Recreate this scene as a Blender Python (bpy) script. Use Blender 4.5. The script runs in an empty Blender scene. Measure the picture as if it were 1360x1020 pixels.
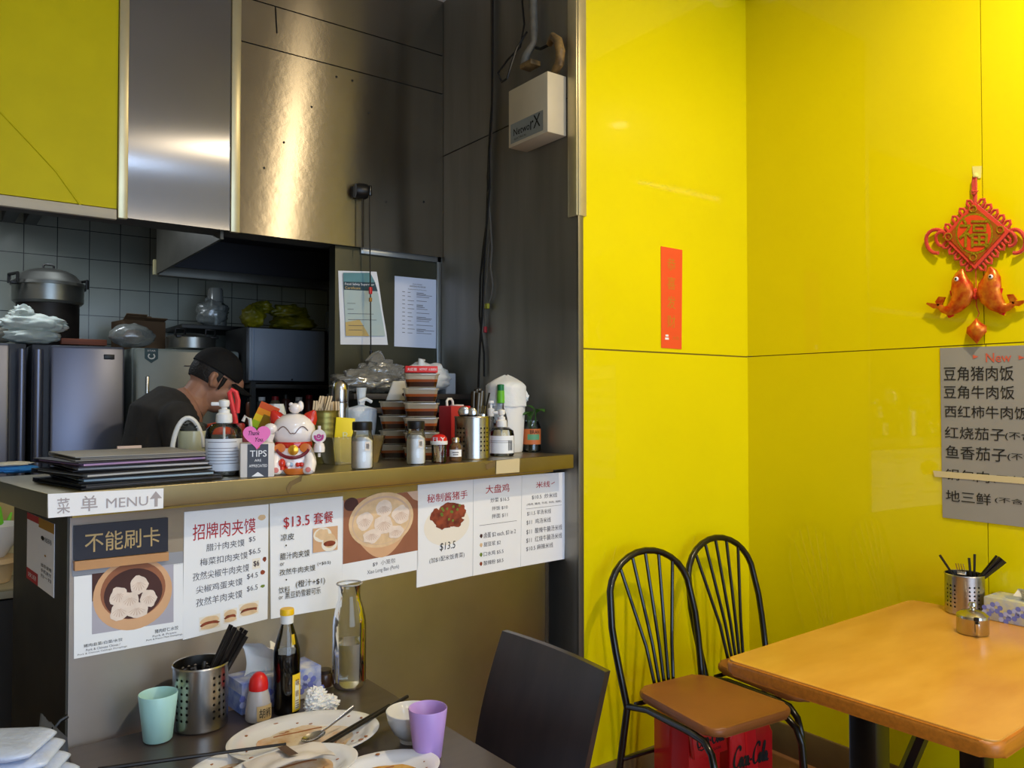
import bpy, bmesh, math, random
from mathutils import Vector, Matrix, noise
random.seed(7)
C = bpy.context.scene.collection
SC = bpy.context.scene
# ---------------------------------------------------------------- camera, world, lights, exposure
FPX = 1060.0
CAMZ = 1.45
YAW = math.radians(36.3); PITCH = math.radians(1.15)
cam_d = bpy.data.cameras.new('camera'); cam = bpy.data.objects.new('camera', cam_d); C.objects.link(cam)
cam.location = (0, 0, CAMZ); cam.rotation_euler = (math.pi/2 + PITCH, 0, -YAW)
cam_d.sensor_width = 36.0; cam_d.lens = 36.0*FPX/1360.0; cam_d.clip_start = 0.02
SC.camera = cam
SC.view_settings.view_transform = 'Standard'; SC.view_settings.look = 'None'
SC.view_settings.gamma = 1.0; SC.view_settings.use_curve_mapping = False
SC.view_settings.exposure = -0.2
SC.cycles.use_denoising = True
SC.cycles.max_bounces = 10; SC.cycles.transparent_max_bounces = 16
SC.cycles.sample_clamp_indirect = 10.0
SC.cycles.blur_glossy = 0.0
W = bpy.data.worlds.new('world'); SC.world = W; W.use_nodes = True
W.node_tree.nodes['Background'].inputs[0].default_value = (0.75, 0.85, 1.0, 1)
W.node_tree.nodes['Background'].inputs[1].default_value = 0.10

def lamp(name, loc, power, col, kind='AREA', size=0.1, rot=(0, 0, 0), size_y=None, spread=None):
    d = bpy.data.lights.new(name, kind); d.energy = power; d.color = col
    if kind == 'AREA':
        d.shape = 'RECTANGLE' if size_y else 'DISK'; d.size = size
        if size_y: d.size_y = size_y
        if spread: d.spread = spread
    o = bpy.data.objects.new(name, d); C.objects.link(o); o.location = loc; o.rotation_euler = rot
    return o
WARM = (1.0, 0.82, 0.55); COOL = (0.53, 0.72, 1.0)
lamp('downlight_corner', (2.11, 0.61, 3.235), 43, WARM, size=0.11)
lamp('downlight_entry', (0.4, -2.7, 3.235), 26, WARM, size=0.11)
lamp('downlight_table', (2.2, -2.7, 3.235), 26, WARM, size=0.11)
lamp('ceiling_tube', (0.62, -0.18, 3.2), 14, COOL, size=1.0, size_y=0.04)
lamp('shop_window_daylight', (0.5, -3.42, 1.5), 160, COOL, size=3.4, size_y=2.6, rot=(math.pi/2, 0, 0))
lamp('kitchen_fill', (0.2, 4.1, 2.36), 9.0, (0.85, 0.93, 1.0), size=0.9, size_y=0.06)  # added fill for the dim kitchen; no lit tube hangs there

# ---------------------------------------------------------------- pixel rays -> points on real planes
_F = Vector((math.sin(YAW)*math.cos(PITCH), math.cos(YAW)*math.cos(PITCH), math.sin(PITCH)))
_R = Vector((math.cos(YAW), -math.sin(YAW), 0)); _U = _R.cross(_F); CP = Vector((0, 0, CAMZ))
def ray(x, y): return _F + _R*((x-680)/FPX) - _U*((y-510)/FPX)
def OZ(x, y, z): d = ray(x, y); return CP + d*((z-CAMZ)/d.z)
def OX(x, y, X): d = ray(x, y); return CP + d*(X/d.x)
def OY(x, y, Y): d = ray(x, y); return CP + d*(Y/d.y)
def OP(x, y, p, n): d = ray(x, y); return CP + d*((p-CP).dot(n)/d.dot(n))
def scl(p): return (p-CP).dot(_F)/FPX
def stand(x, yb, z, r=0.0):
    """centre of a round thing of radius r whose front foot shows at pixel (x, yb) on height z, and metres per pixel there"""
    p = OZ(x, yb, z); h = Vector((p.x, p.y, 0)).normalized()
    q = p + h*r
    return q, scl(q)

# ---------------------------------------------------------------- materials
def lin(c): 
    return tuple(((v/255)/12.92 if v/255 <= .04045 else ((v/255+.055)/1.055)**2.4) for v in c[:3])
MATS = {}
def mat(name, rgb, rough=.5, metal=0.0, spec=.5, coat=0.0, coat_r=.03, coat_ior=1.5, trans=0.0, ior=1.45, var=0.0, vscale=8.0, bump=0.0, bscale=60.0,
        aniso=0.0, tan=None, emit=None, estr=0.0, rgb2=None, stretch=(1, 1, 1), sheen=0.0, sss=0.0, alpha=1.0):
    if name in MATS: return MATS[name]
    m = bpy.data.materials.new(name); m.use_nodes = True; nt = m.node_tree; b = nt.nodes['Principled BSDF']
    c = lin(rgb)
    b.inputs['Base Color'].default_value = (*c, 1)
    b.inputs['Roughness'].default_value = rough; b.inputs['Metallic'].default_value = metal
    b.inputs['Specular IOR Level'].default_value = spec; b.inputs['IOR'].default_value = ior
    b.inputs['Coat Weight'].default_value = coat; b.inputs['Coat Roughness'].default_value = coat_r; b.inputs['Coat IOR'].default_value = coat_ior
    b.inputs['Transmission Weight'].default_value = trans
    b.inputs['Sheen Weight'].default_value = sheen
    if sss: b.inputs['Subsurface Weight'].default_value = sss; b.inputs['Subsurface Radius'].default_value = (.01, .005, .003)
    if alpha < 1: b.inputs['Alpha'].default_value = alpha
    if emit: b.inputs['Emission Color'].default_value = (*lin(emit), 1); b.inputs['Emission Strength'].default_value = estr
    if aniso:
        b.inputs['Anisotropic'].default_value = aniso
        if tan:
            cx = nt.nodes.new('ShaderNodeCombineXYZ')
            for i in range(3): cx.inputs[i].default_value = tan[i]
            nt.links.new(cx.outputs[0], b.inputs['Tangent'])
    if var or bump or rgb2:
        tc = nt.nodes.new('ShaderNodeTexCoord'); mp = nt.nodes.new('ShaderNodeMapping'); mp.inputs['Scale'].default_value = stretch
        nt.links.new(tc.outputs['Object'], mp.inputs['Vector'])
    if var or rgb2:
        n = nt.nodes.new('ShaderNodeTexNoise'); n.inputs['Scale'].default_value = vscale; n.inputs['Detail'].default_value = 6
        nt.links.new(mp.outputs[0], n.inputs['Vector'])
        r = nt.nodes.new('ShaderNodeValToRGB')
        lo = lin(rgb2) if rgb2 else tuple(v*(1-var) for v in c)
        hi = c if rgb2 else tuple(min(1, v*(1+var)) for v in c)
        r.color_ramp.elements[0].position = .32; r.color_ramp.elements[1].position = .68
        r.color_ramp.elements[0].color = (*lo, 1); r.color_ramp.elements[1].color = (*hi, 1)
        nt.links.new(n.outputs['Fac'], r.inputs['Fac']); nt.links.new(r.outputs['Color'], b.inputs['Base Color'])
    if bump:
        n2 = nt.nodes.new('ShaderNodeTexNoise'); n2.inputs['Scale'].default_value = bscale; n2.inputs['Detail'].default_value = 4
        nt.links.new(mp.outputs[0], n2.inputs['Vector'])
        bp = nt.nodes.new('ShaderNodeBump'); bp.inputs['Strength'].default_value = bump; bp.inputs['Distance'].default_value = .01
        nt.links.new(n2.outputs['Fac'], bp.inputs['Height']); nt.links.new(bp.outputs[0], b.inputs['Normal'])
    MATS[name] = m
    return m
def clear(name, tint=(255, 255, 255), fac=.12, rough=.03, body=0.0, body_rgb=(230, 230, 230)):
    """thin clear glass or plastic: mostly passes light, with a fresnel gloss and an optional milky body"""
    if name in MATS: return MATS[name]
    m = bpy.data.materials.new(name); m.use_nodes = True; nt = m.node_tree; nt.nodes.remove(nt.nodes['Principled BSDF'])
    out = nt.nodes['Material Output']
    tr = nt.nodes.new('ShaderNodeBsdfTransparent'); tr.inputs[0].default_value = (*lin(tint), 1)
    gl = nt.nodes.new('ShaderNodeBsdfGlossy'); gl.inputs['Roughness'].default_value = rough
    fr = nt.nodes.new('ShaderNodeFresnel'); fr.inputs['IOR'].default_value = 1.5
    ad = nt.nodes.new('ShaderNodeMath'); ad.operation = 'ADD'; ad.use_clamp = True; ad.inputs[1].default_value = fac*.3
    nt.links.new(fr.outputs[0], ad.inputs[0])
    mx = nt.nodes.new('ShaderNodeMixShader'); nt.links.new(ad.outputs[0], mx.inputs[0])
    src = tr
    if body:
        df = nt.nodes.new('ShaderNodeBsdfDiffuse'); df.inputs[0].default_value = (*lin(body_rgb), 1)
        m2 = nt.nodes.new('ShaderNodeMixShader'); m2.inputs[0].default_value = body
        nt.links.new(tr.outputs[0], m2.inputs[1]); nt.links.new(df.outputs[0], m2.inputs[2]); src = m2
    nt.links.new(src.outputs[0], mx.inputs[1]); nt.links.new(gl.outputs[0], mx.inputs[2])
    nt.links.new(mx.outputs[0], out.inputs['Surface'])
    MATS[name] = m
    return m
def grid_mat(name, rgb, line, size, w, rough=.2, plane='XZ', off=(0, 0), var=.1):
    """square tiles with grout lines, on object coordinates"""
    m = mat(name, rgb, rough=rough, var=var, vscale=3); nt = m.node_tree; b = nt.nodes['Principled BSDF']
    src = b.inputs['Base Color'].links[0].from_socket
    tc = nt.nodes.new('ShaderNodeTexCoord'); sp = nt.nodes.new('ShaderNodeSeparateXYZ'); nt.links.new(tc.outputs['Object'], sp.inputs[0])
    outs = []
    for ax, o in zip(plane, off):
        a = nt.nodes.new('ShaderNodeMath'); a.operation = 'ADD'; a.inputs[1].default_value = 100*size - o
        nt.links.new(sp.outputs['XYZ'.index(ax)], a.inputs[0])
        mo = nt.nodes.new('ShaderNodeMath'); mo.operation = 'MODULO'; mo.inputs[1].default_value = size; nt.links.new(a.outputs[0], mo.inputs[0])
        lt = nt.nodes.new('ShaderNodeMath'); lt.operation = 'LESS_THAN'; lt.inputs[1].default_value = w; nt.links.new(mo.outputs[0], lt.inputs[0])
        outs.append(lt.outputs[0])
    mxm = nt.nodes.new('ShaderNodeMath'); mxm.operation = 'MAXIMUM'; nt.links.new(outs[0], mxm.inputs[0]); nt.links.new(outs[1], mxm.inputs[1])
    mix = nt.nodes.new('ShaderNodeMix'); mix.data_type = 'RGBA'
    nt.links.new(mxm.outputs[0], mix.inputs['Factor']); nt.links.new(src, mix.inputs[6]); mix.inputs[7].default_value = (*lin(line), 1)
    nt.links.new(mix.outputs[2], b.inputs['Base Color'])
    return m

# ---------------------------------------------------------------- text outlines
_TX = {}
def text_geo(s, bold=0.0, shear=0.0):
    k = (s, bold, shear)
    if k in _TX: return _TX[k]
    cu = bpy.data.curves.new('lettering', 'FONT'); cu.body = s; cu.size = 1; cu.resolution_u = 3; cu.offset = bold; cu.shear = shear
    o = bpy.data.objects.new('lettering', cu); C.objects.link(o)
    dg = bpy.context.evaluated_depsgraph_get(); dg.update()
    me = bpy.data.meshes.new_from_object(o.evaluated_get(dg))
    vs = [(v.co.x, v.co.y) for v in me.vertices]; fs = [tuple(p.vertices) for p in me.polygons]
    bpy.data.objects.remove(o); bpy.data.curves.remove(cu); bpy.data.meshes.remove(me)
    if not vs: vs = [(0, 0), (1, 1)]
    x0 = min(v[0] for v in vs); x1 = max(v[0] for v in vs); y0 = min(v[1] for v in vs); y1 = max(v[1] for v in vs)
    g = ([((x-x0)/max(1e-6, x1-x0), (y-y0)/max(1e-6, y1-y0)) for x, y in vs], fs, (x1-x0)/max(1e-6, y1-y0))
    _TX[k] = g
    return g

# ---------------------------------------------------------------- mesh builder
class MB:
    def __init__(s): s.bm = bmesh.new()
    def face(s, pts, mi=0):
        try:
            f = s.bm.faces.new([s.bm.verts.new(p) for p in pts]); f.material_index = mi; return f
        except ValueError: return None
    def box(s, c, d, mi=0, rot=None, bev=0.0, seg=2):
        vs = []
        for sx in (-1, 1):
            for sy in (-1, 1):
                for sz in (-1, 1):
                    p = Vector((sx*d[0]/2, sy*d[1]/2, sz*d[2]/2))
                    if rot is not None: p = rot @ p
                    vs.append(s.bm.verts.new(Vector(c)+p))
        q = [(0, 1, 3, 2), (4, 6, 7, 5), (0, 4, 5, 1), (2, 3, 7, 6), (0, 2, 6, 4), (1, 5, 7, 3)]
        fs = [s.bm.faces.new([vs[i] for i in f]) for f in q]
        for f in fs: f.material_index = mi
        if bev:
            es = list({e for f in fs for e in f.edges})
            r = bmesh.ops.bevel(s.bm, geom=es, offset=bev, segments=seg, profile=.5, affect='EDGES')
            for f in r['faces']: f.material_index = mi
        return s
    def lathe(s, prof, seg=24, c=(0, 0, 0), mi=0, M=None, sx=1.0, sy=1.0, mis=None, a0=0.0):
        c = Vector(c); rings = []
        for r, z in prof:
            if r < 1e-6: ps = [Vector((0, 0, z))]
            else: ps = [Vector((r*sx*math.cos(a0+2*math.pi*i/seg), r*sy*math.sin(a0+2*math.pi*i/seg), z)) for i in range(seg)]
            rings.append([s.bm.verts.new(((M @ p) if M is not None else p) + c) for p in ps])
        for k in range(len(rings)-1):
            a, b = rings[k], rings[k+1]; m_ = mis[k] if mis else mi
            for i in range(seg):
                j = (i+1) % seg
                if len(a) == 1 and len(b) == 1: continue
                if len(a) == 1: v = [a[0], b[j], b[i]][::-1]
                elif len(b) == 1: v = [a[i], a[j], b[0]]
                else: v = [a[i], a[j], b[j], b[i]]
                try: f = s.bm.faces.new(v); f.material_index = m_
                except ValueError: pass
        return s
    def tube(s, pts, r, seg=8, mi=0, caps=True, closed=False, flat=1.0, up=None):
        pts = [Vector(p) for p in pts]; n = len(pts)
        rr = r if isinstance(r, (list, tuple)) else [r]*n
        rings = []; prev = None
        for i, p in enumerate(pts):
            if closed: t = pts[(i+1) % n]-pts[i-1]
            else: t = pts[min(i+1, n-1)]-pts[max(i-1, 0)]
            t = t.normalized() if t.length > 1e-9 else Vector((0, 0, 1))
            if prev is None:
                a = Vector(up) if up else (Vector((0, 0, 1)) if abs(t.z) < .9 else Vector((1, 0, 0)))
                a = (a - t*a.dot(t)).normalized()
            else:
                a = prev - t*prev.dot(t)
                a = a.normalized() if a.length > 1e-6 else t.orthogonal().normalized()
            prev = a; b = t.cross(a)
            rings.append([s.bm.verts.new(p + a*(rr[i]*math.cos(2*math.pi*k/seg)) + b*(rr[i]*flat*math.sin(2*math.pi*k/seg))) for k in range(seg)])
        last = n if closed else n-1
        for i in range(last):
            a, b = rings[i], rings[(i+1) % n]
            for k in range(seg):
                j = (k+1) % seg
                f = s.bm.faces.new([a[k], a[j], b[j], b[k]]); f.material_index = mi
        if caps and not closed:
            f = s.bm.faces.new(rings[0][::-1]); f.material_index = mi
            f = s.bm.faces.new(rings[-1]); f.material_index = mi
        return s
    def prism(s, poly, z0, z1, mi=0, M=None, bev=0.0):
        f_ = (lambda p: M @ Vector(p)) if M is not None else Vector
        a = [s.bm.verts.new(f_((x, y, z0))) for x, y in poly]; b = [s.bm.verts.new(f_((x, y, z1))) for x, y in poly]
        n = len(poly); fs = [s.bm.faces.new(a[::-1]), s.bm.faces.new(b)]
        for i in range(n): fs.append(s.bm.faces.new([a[i], a[(i+1) % n], b[(i+1) % n], b[i]]))
        for f in fs: f.material_index = mi
        if bev:
            es = list({e for f in fs[:2] for e in f.edges})
            r = bmesh.ops.bevel(s.bm, geom=es, offset=bev, segments=3, profile=.5, affect='EDGES')
            for f in r['faces']: f.material_index = mi
        return s
    def grid(s, fn, nu, nv, mi=0, wrap=False):
        vs = [[s.bm.verts.new(fn(u/(nu), v/(nv))) for v in range(nv+1)] for u in range(nu if wrap else nu+1)]
        n = len(vs)
        for u in range(nu):
            for v in range(nv):
                q = [vs[u][v], vs[(u+1) % n][v], vs[(u+1) % n][v+1], vs[u][v+1]]
                f = s.bm.faces.new(q); f.material_index = mi
        return s
    def blob(s, c, rad, amp=.2, freq=3.0, seed=0, mi=0, seg=28, rings=18, flatb=None, M=None, ridge=True):
        c = Vector(c); off = Vector((seed*7.3, seed*3.1, seed*5.7))
        def fn(u, v):
            th = 2*math.pi*u; ph = math.pi*v
            d = Vector((math.sin(ph)*math.cos(th), math.sin(ph)*math.sin(th), -math.cos(ph)))
            q = d*freq + off
            k = (abs(noise.noise(q))*1.6 + .6*abs(noise.noise(q*2.3)) - .5) if ridge else noise.noise(q)
            p = d*(1+amp*k)
            p = Vector((p.x*rad[0], p.y*rad[1], p.z*rad[2]))
            if flatb is not None and p.z < flatb: p.z = flatb + (p.z-flatb)*.05
            if M is not None: p = M @ p
            return c+p
        return s.grid(fn, seg, rings, mi, wrap=True)
    def text(s, t, f, x0, y0, x1, y1, mi=0, bold=0.0, shear=0.0, keep=False, align=0.0):
        """lettering fitted into a box of the flat frame that f maps into space"""
        vs, fs, asp = text_geo(t, min(.005, bold*.25), shear)
        w, h = x1-x0, y1-y0
        if keep:
            w2 = min(abs(w), abs(h)*asp*keep)*(1 if w > 0 else -1); x0 = x0 + (w-w2)*align; w = w2
        V = [s.bm.verts.new(f(x0+u*w, y0+v*h)) for u, v in vs]
        for q in fs:
            try: fc = s.bm.faces.new([V[i] for i in q]); fc.material_index = mi
            except ValueError: pass
        return s
    def build(s, name, mats, parent=None, loc=(0, 0, 0), rotz=0.0, smooth=40, rot=None, recalc=True):
        bm = s.bm
        if recalc: bmesh.ops.recalc_face_normals(bm, faces=bm.faces[:])
        me = bpy.data.meshes.new(name); bm.to_mesh(me); bm.free()
        for m in (mats if isinstance(mats, (list, tuple)) else [mats]): me.materials.append(m)
        if smooth:
            me.shade_smooth(); me.set_sharp_from_angle(angle=math.radians(smooth))
        o = bpy.data.objects.new(name, me); C.objects.link(o)
        if parent is not None: o.parent = parent
        o.location = loc; o.rotation_euler = rot if rot else (0, 0, rotz)
        return o
def tag(o, label=None, cat=None, group=None, kind=None):
    if label: o['label'] = label
    if cat: o['category'] = cat
    if group: o['group'] = group
    if kind: o['kind'] = kind
    return o
def thing(name, label, cat, loc=(0, 0, 0), rotz=0.0, group=None, rot=None):
    o = bpy.data.objects.new(name, None); C.objects.link(o); o.empty_display_size = .05
    o.location = loc; o.rotation_euler = rot if rot else (0, 0, rotz)
    return tag(o, label, cat, group)
def struct(o): o['kind'] = 'structure'; return o
def copy_tree(o, parent=None):
    c = o.copy(); C.objects.link(c)
    if parent is not None: c.parent = parent
    for ch in list(o.children): copy_tree(ch, c)
    return c
def rrect(w, d, r, n=5, cx=0, cy=0):
    ps = []
    for sx, sy, a in ((1, 1, 0), (-1, 1, 90), (-1, -1, 180), (1, -1, 270)):
        for k in range(n+1):
            t = math.radians(a+90*k/n); ps.append((cx+sx*(w/2-r)+r*math.cos(t), cy+sy*(d/2-r)+r*math.sin(t)))
    return ps
def RZ(a): return Matrix.Rotation(a, 3, 'Z')
def RX(a): return Matrix.Rotation(a, 3, 'X')
def RY(a): return Matrix.Rotation(a, 3, 'Y')
def perforated(mb, r, z0, z1, cols, rows_z, hole, seg=48, mi=0, a0=0.0):
    """cylinder wall with real round holes at the angles cols and heights rows_z"""
    def P(a, z, rr=r): return Vector((rr*math.cos(a), rr*math.sin(a), z))
    cell_a = hole*2.0/r; cuts = []
    for a in cols: cuts += [a-cell_a/2, a+cell_a/2]
    A = sorted(set([round(c % (2*math.pi), 5) for c in cuts] + [round(2*math.pi*i/seg, 5) for i in range(seg)
        if all(abs(((2*math.pi*i/seg-a+math.pi) % (2*math.pi))-math.pi) > cell_a*.6 for a in cols)]))
    Z = sorted([z0, z1] + [z+d for z in rows_z for d in (-hole, hole)])
    for i in range(len(A)):
        a, b = A[i], A[(i+1) % len(A)]
        if b < a: b += 2*math.pi
        mid = (a+b)/2
        hc = any(abs(((mid-c+math.pi) % (2*math.pi))-math.pi) < cell_a*.3 for c in cols)
        for k in range(len(Z)-1):
            za, zb = Z[k], Z[k+1]; mz = (za+zb)/2
            if hc and any(abs(mz-q) < hole*.3 for q in rows_z):
                outer = []; inner = []
                for j in range(8):
                    t = math.pi/4*j; cx, cy = math.cos(t), math.sin(t); m_ = max(abs(cx), abs(cy))
                    outer.append(P(mid+cx/m_*(b-a)/2, mz+cy/m_*(zb-za)/2)); inner.append(P(mid+cx*.72*(b-a)/2, mz+cy*.72*(zb-za)/2))
                for j in range(8): mb.face([outer[j], outer[(j+1) % 8], inner[(j+1) % 8], inner[j]], mi)
            else: mb.face([P(a, za), P(b, za), P(b, zb), P(a, zb)], mi)
    bmesh.ops.remove_doubles(mb.bm, verts=mb.bm.verts[:], dist=1e-5)

# ---------------------------------------------------------------- shared materials
M_yel = mat('yellow laminate', (228, 212, 0), rough=.36, spec=.2, coat_ior=1.65, coat=.5, coat_r=.03, var=.03, vscale=2)
M_yel_edge = mat('dirty seam', (120, 100, 10), rough=.7)
M_steel_h = mat('brushed steel streaked upright', (142, 134, 120), rough=.27, metal=1, aniso=1.0, tan=(0, 0, 1), var=.10, vscale=3, bump=.02, bscale=30)
M_steel_v = mat('brushed steel streaked across', (142, 142, 146), rough=.17, metal=1, aniso=1.0, tan=(1, 0, 0), var=.05, vscale=3)
M_steel_w = mat('steel wall sheet', (138, 134, 124), rough=.46, metal=.75, aniso=.6, tan=(0, 0, 1), var=.16, vscale=2.2, stretch=(1, 4, .5))
M_steel_c = mat('steel counter', (160, 148, 118), rough=.34, metal=1, var=.08, vscale=6)
M_steel_f = mat('steel counter front', (170, 168, 170), rough=.38, metal=1, aniso=.85, tan=(0, 0, 1), var=.12, vscale=3)
M_steel = mat('polished steel', (190, 186, 180), rough=.22, metal=1, var=.05, vscale=10)
M_steel_d = mat('dull dark steel', (92, 92, 90), rough=.45, metal=1, var=.15, vscale=4)
M_cream = mat('cream metal strip', (196, 184, 146), rough=.32, metal=.6, var=.08)
M_white = mat('white paint', (232, 230, 224), rough=.6, var=.03)
M_paper = mat('white paper', (236, 237, 240), rough=.75, var=.01)
M_black = mat('black plastic', (16, 15, 15), rough=.4)
M_blackm = mat('black painted metal', (14, 13, 12), rough=.28, coat=.3)
M_ink = mat('grey print ink', (96, 92, 96), rough=.8)
M_inkd = mat('black marker ink', (28, 26, 24), rough=.8)
M_red = mat('red print ink', (178, 42, 52), rough=.8)
M_gold = mat('gold print', (168, 140, 84), rough=.6)
M_wht_pl = mat('white plastic', (230, 230, 228), rough=.38)
M_redpl = mat('red plastic', (206, 30, 28), rough=.35)
M_pet = clear('clear plastic', (250, 251, 250), fac=0.0)
M_bag = mat('white plastic bag film', (226, 228, 228), rough=.45, sss=.2, bump=.3, bscale=40)
M_bagc = clear('thin clear bag film', (230, 230, 226), fac=.35, rough=.15, body=.32, body_rgb=(200, 198, 190))
# ================================================================ SETTING
XR, YB, XS, YF, ZCEIL = 2.859, 2.173, 1.888, 3.102, 3.27
M_floor = grid_mat('terracotta floor tiles', (150, 104, 66), (92, 72, 56), .3, .006, rough=.35, plane='XY', var=.15)
b = MB(); b.box((0, .9, -.05), (6.2, 9.2, .1)); struct(b.build('floor', M_floor, smooth=0))
b = MB(); b.box((0, -.2, ZCEIL+.05), (6.2, 6.75, .1)); struct(b.build('ceiling', M_white, smooth=0))
# yellow back wall of the dining corner, in two panels with a seam
b = MB(); SEAM = 1.637
b.box(((1.912+XR)/2, YB+.06, SEAM/2-.002), (XR-1.912, .12, SEAM-.004)); b.box(((1.912+XR)/2, YB+.06, (SEAM+ZCEIL)/2+.001), (XR-1.912, .12, ZCEIL-SEAM-.002))
b.box(((1.912+XR)/2, YB+.063, SEAM), (XR-1.912, .12, .02), mi=1)
struct(b.build('wall_back', [M_yel, M_yel_edge], smooth=0))
# right wall with a level seam and two upright seams
b = MB(); yu = OX(1303, 100, XR).y; yl = OX(1312, 700, XR).y
for (y0, y1, z0, z1) in ((yu+.0015, YB+.12, SEAM+.002, ZCEIL), (-.7, yu-.0015, SEAM+.002, ZCEIL), (yl+.0015, YB+.12, 0, SEAM-.002), (-.7, yl-.0015, 0, SEAM-.002)):
    b.box((XR+.06, (y0+y1)/2, (z0+z1)/2), (.12, y1-y0, z1-z0))
b.box((XR+.064, .75, ZCEIL/2), (.12, 2.8, ZCEIL-.02), mi=1)
struct(b.build('wall_right', [M_yel, M_yel_edge], smooth=0))
b = MB(); b.box((XR+.06, -2.1, ZCEIL/2), (.12, 2.8, ZCEIL)); struct(b.build('wall_right_street', mat('cream wall', (190, 180, 150), rough=.7), smooth=0))
M_base = mat('brown baseboard', (112, 92, 60), rough=.5, var=.1)
b = MB(); b.box((XR-.006, -.66, .062), (.012, 5.66, .124), bev=.003); struct(b.build('baseboard_right', M_base))
b = MB(); b.box(((1.93+XR-.012)/2, YB-.006, .062), (XR-.012-1.93, .012, .124), bev=.003); struct(b.build('baseboard_back', M_base))
# white plaster cornice lump where the ceiling meets the corner
b = MB(); b.blob((XR-.055, YB-.055, ZCEIL-.03), (.09, .09, .062), amp=.12, freq=2, seed=3, ridge=False); struct(b.build('trim_1', M_white))
# unseen rest of the dining room: left wall, street wall with the shop window
b = MB(); b.box((-3.05, -.2, ZCEIL/2), (.1, 6.7, ZCEIL)); struct(b.build('wall_left', mat('cream wall', (190, 180, 150), rough=.7), smooth=0))
b = MB(); b.box((0, -3.55, .08), (6.1, .1, .16)); b.box((0, -3.55, 3.0), (6.1, .1, .56)); b.box((-2.2, -3.55, 1.6), (1.8, .1, 2.6)); b.box((2.65, -3.55, 1.6), (.7, .1, 2.6))
struct(b.build('wall_front', mat('cream wall', (190, 180, 150)), smooth=0))
# steel side wall between dining corner and kitchen, sheets with one level seam
b = MB(); zs = 2.56
b.box((XS+.012, (YB+YF)/2+.45, zs/2-.001), (.024, YF-YB+.9, zs-.003)); b.box((XS+.012, (YB+YF)/2+.45, (zs+ZCEIL)/2+.001), (.024, YF-YB+.9, ZCEIL-zs-.003))
b.box((XS+.0135, (YB+YF)/2+.45, zs), (.021, YF-YB+.9, .02), mi=1)
struct(b.build('wall_side', [M_steel_w, M_black], smooth=0))
b = MB(); b.box((XS+.06, YB+.45, 1.2), (.08, .75, 2.4)); struct(b.build('wall_core', mat('cream wall', (190, 180, 150)), smooth=0))
# corner strips at the wall end
zt = OY(770, 287, YB).z
b = MB(); b.box((1.9065, YB-.004, (zt+ZCEIL)/2), (.037, .012, ZCEIL-zt), bev=.002); b.box((XS-.003, YB+.02, (zt+ZCEIL)/2), (.008, .05, ZCEIL-zt), bev=.002)
struct(b.build('trim_2', M_cream))
b = MB(); b.box((1.899, YB-.002, zt/2), (.024, .012, zt), bev=.001); struct(b.build('trim_3', mat('grey edge metal', (120, 116, 104), rough=.4, metal=.8)))
# bulkhead over the kitchen opening: yellow panel, strips and steel sheets
x157 = OY(157, 150, YF).x; x170 = OY(170, 150, YF).x; x306 = OY(306, 150, YF).x; x319 = OY(319, 150, YF).x
ZB = 2.10
b = MB(); b.box(((-2.2+XS)/2, YF+.09, (ZB+ZCEIL)/2+.004), (XS+2.2, .16, ZCEIL-ZB-.008)); struct(b.build('wall_bulkhead', mat('grey undercoat', (70, 70, 68), rough=.6), smooth=0))
b = MB(); b.box(((-2.2+x157)/2, YF+.004, (ZB+.028+ZCEIL)/2), (x157+2.2-.004, .012, ZCEIL-ZB-.028))
b.tube([OY(0, 148, YF-.003), OY(40, 190, YF-.003), OY(75, 228, YF-.003), OY(110, 277, YF-.003)], .0035, seg=6)
struct(b.build('wall_yellow_panel', mat('shaded yellow panel', (204, 190, 0), rough=.5, spec=.2, var=.04)))  # shade up here put into the base colour, darker than the wall yellow
b = MB(); b.box(((-2.2+x157)/2, YF, ZB+.006), (x157+2.2-.006, .022, .036), bev=.003); struct(b.build('trim_4', mat('off white strip', (186, 178, 160), rough=.45)))
b = MB(); b.box(((x157+x170)/2, YF-.002, (ZB+ZCEIL)/2-.006), (x170-x157, .022, ZCEIL-ZB), bev=.003)
struct(b.build('trim_5', M_cream))
b = MB(); b.box(((x306+x319)/2, YF-.002, (ZB+ZCEIL)/2-.006), (x319-x306-.002, .022, ZCEIL-ZB), bev=.003)
struct(b.build('trim_6', M_cream))
b = MB(); b.box(((x170+x306)/2, YF+.004, (ZB+ZCEIL)/2), (x306-x170, .012, ZCEIL-ZB)); struct(b.build('wall_steel_panel', M_steel_v, smooth=0))
z1, z2 = 2.845, 3.02
b = MB()
for a0, a1 in ((ZB-.002, z1-.0025), (z1+.0025, z2-.0025), (z2+.0025, ZCEIL)):
    b.box(((x319+XS)/2, YF+.004, (a0+a1)/2), (XS-x319-.003, .012, a1-a0))
for (px_, py_) in ((447, 102), (468, 107), (414, 142), (377, 189), (351, 223), (513, 268), (563, 268), (316, 146), (490, 150)):
    q = OY(px_, py_, YF-.003); b.lathe([(.005, 0), (.004, .002), (0, .0025)], seg=8, c=q, mi=1, M=RX(math.pi/2))
b.tube([OY(366, 8, YF-.004), OY(367, 28, YF-.004), OY(368, 44, YF-.004)], .0025, seg=6, mi=1)
struct(b.build('wall_steel_sheet', [M_steel_h, M_black], smooth=30))
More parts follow.
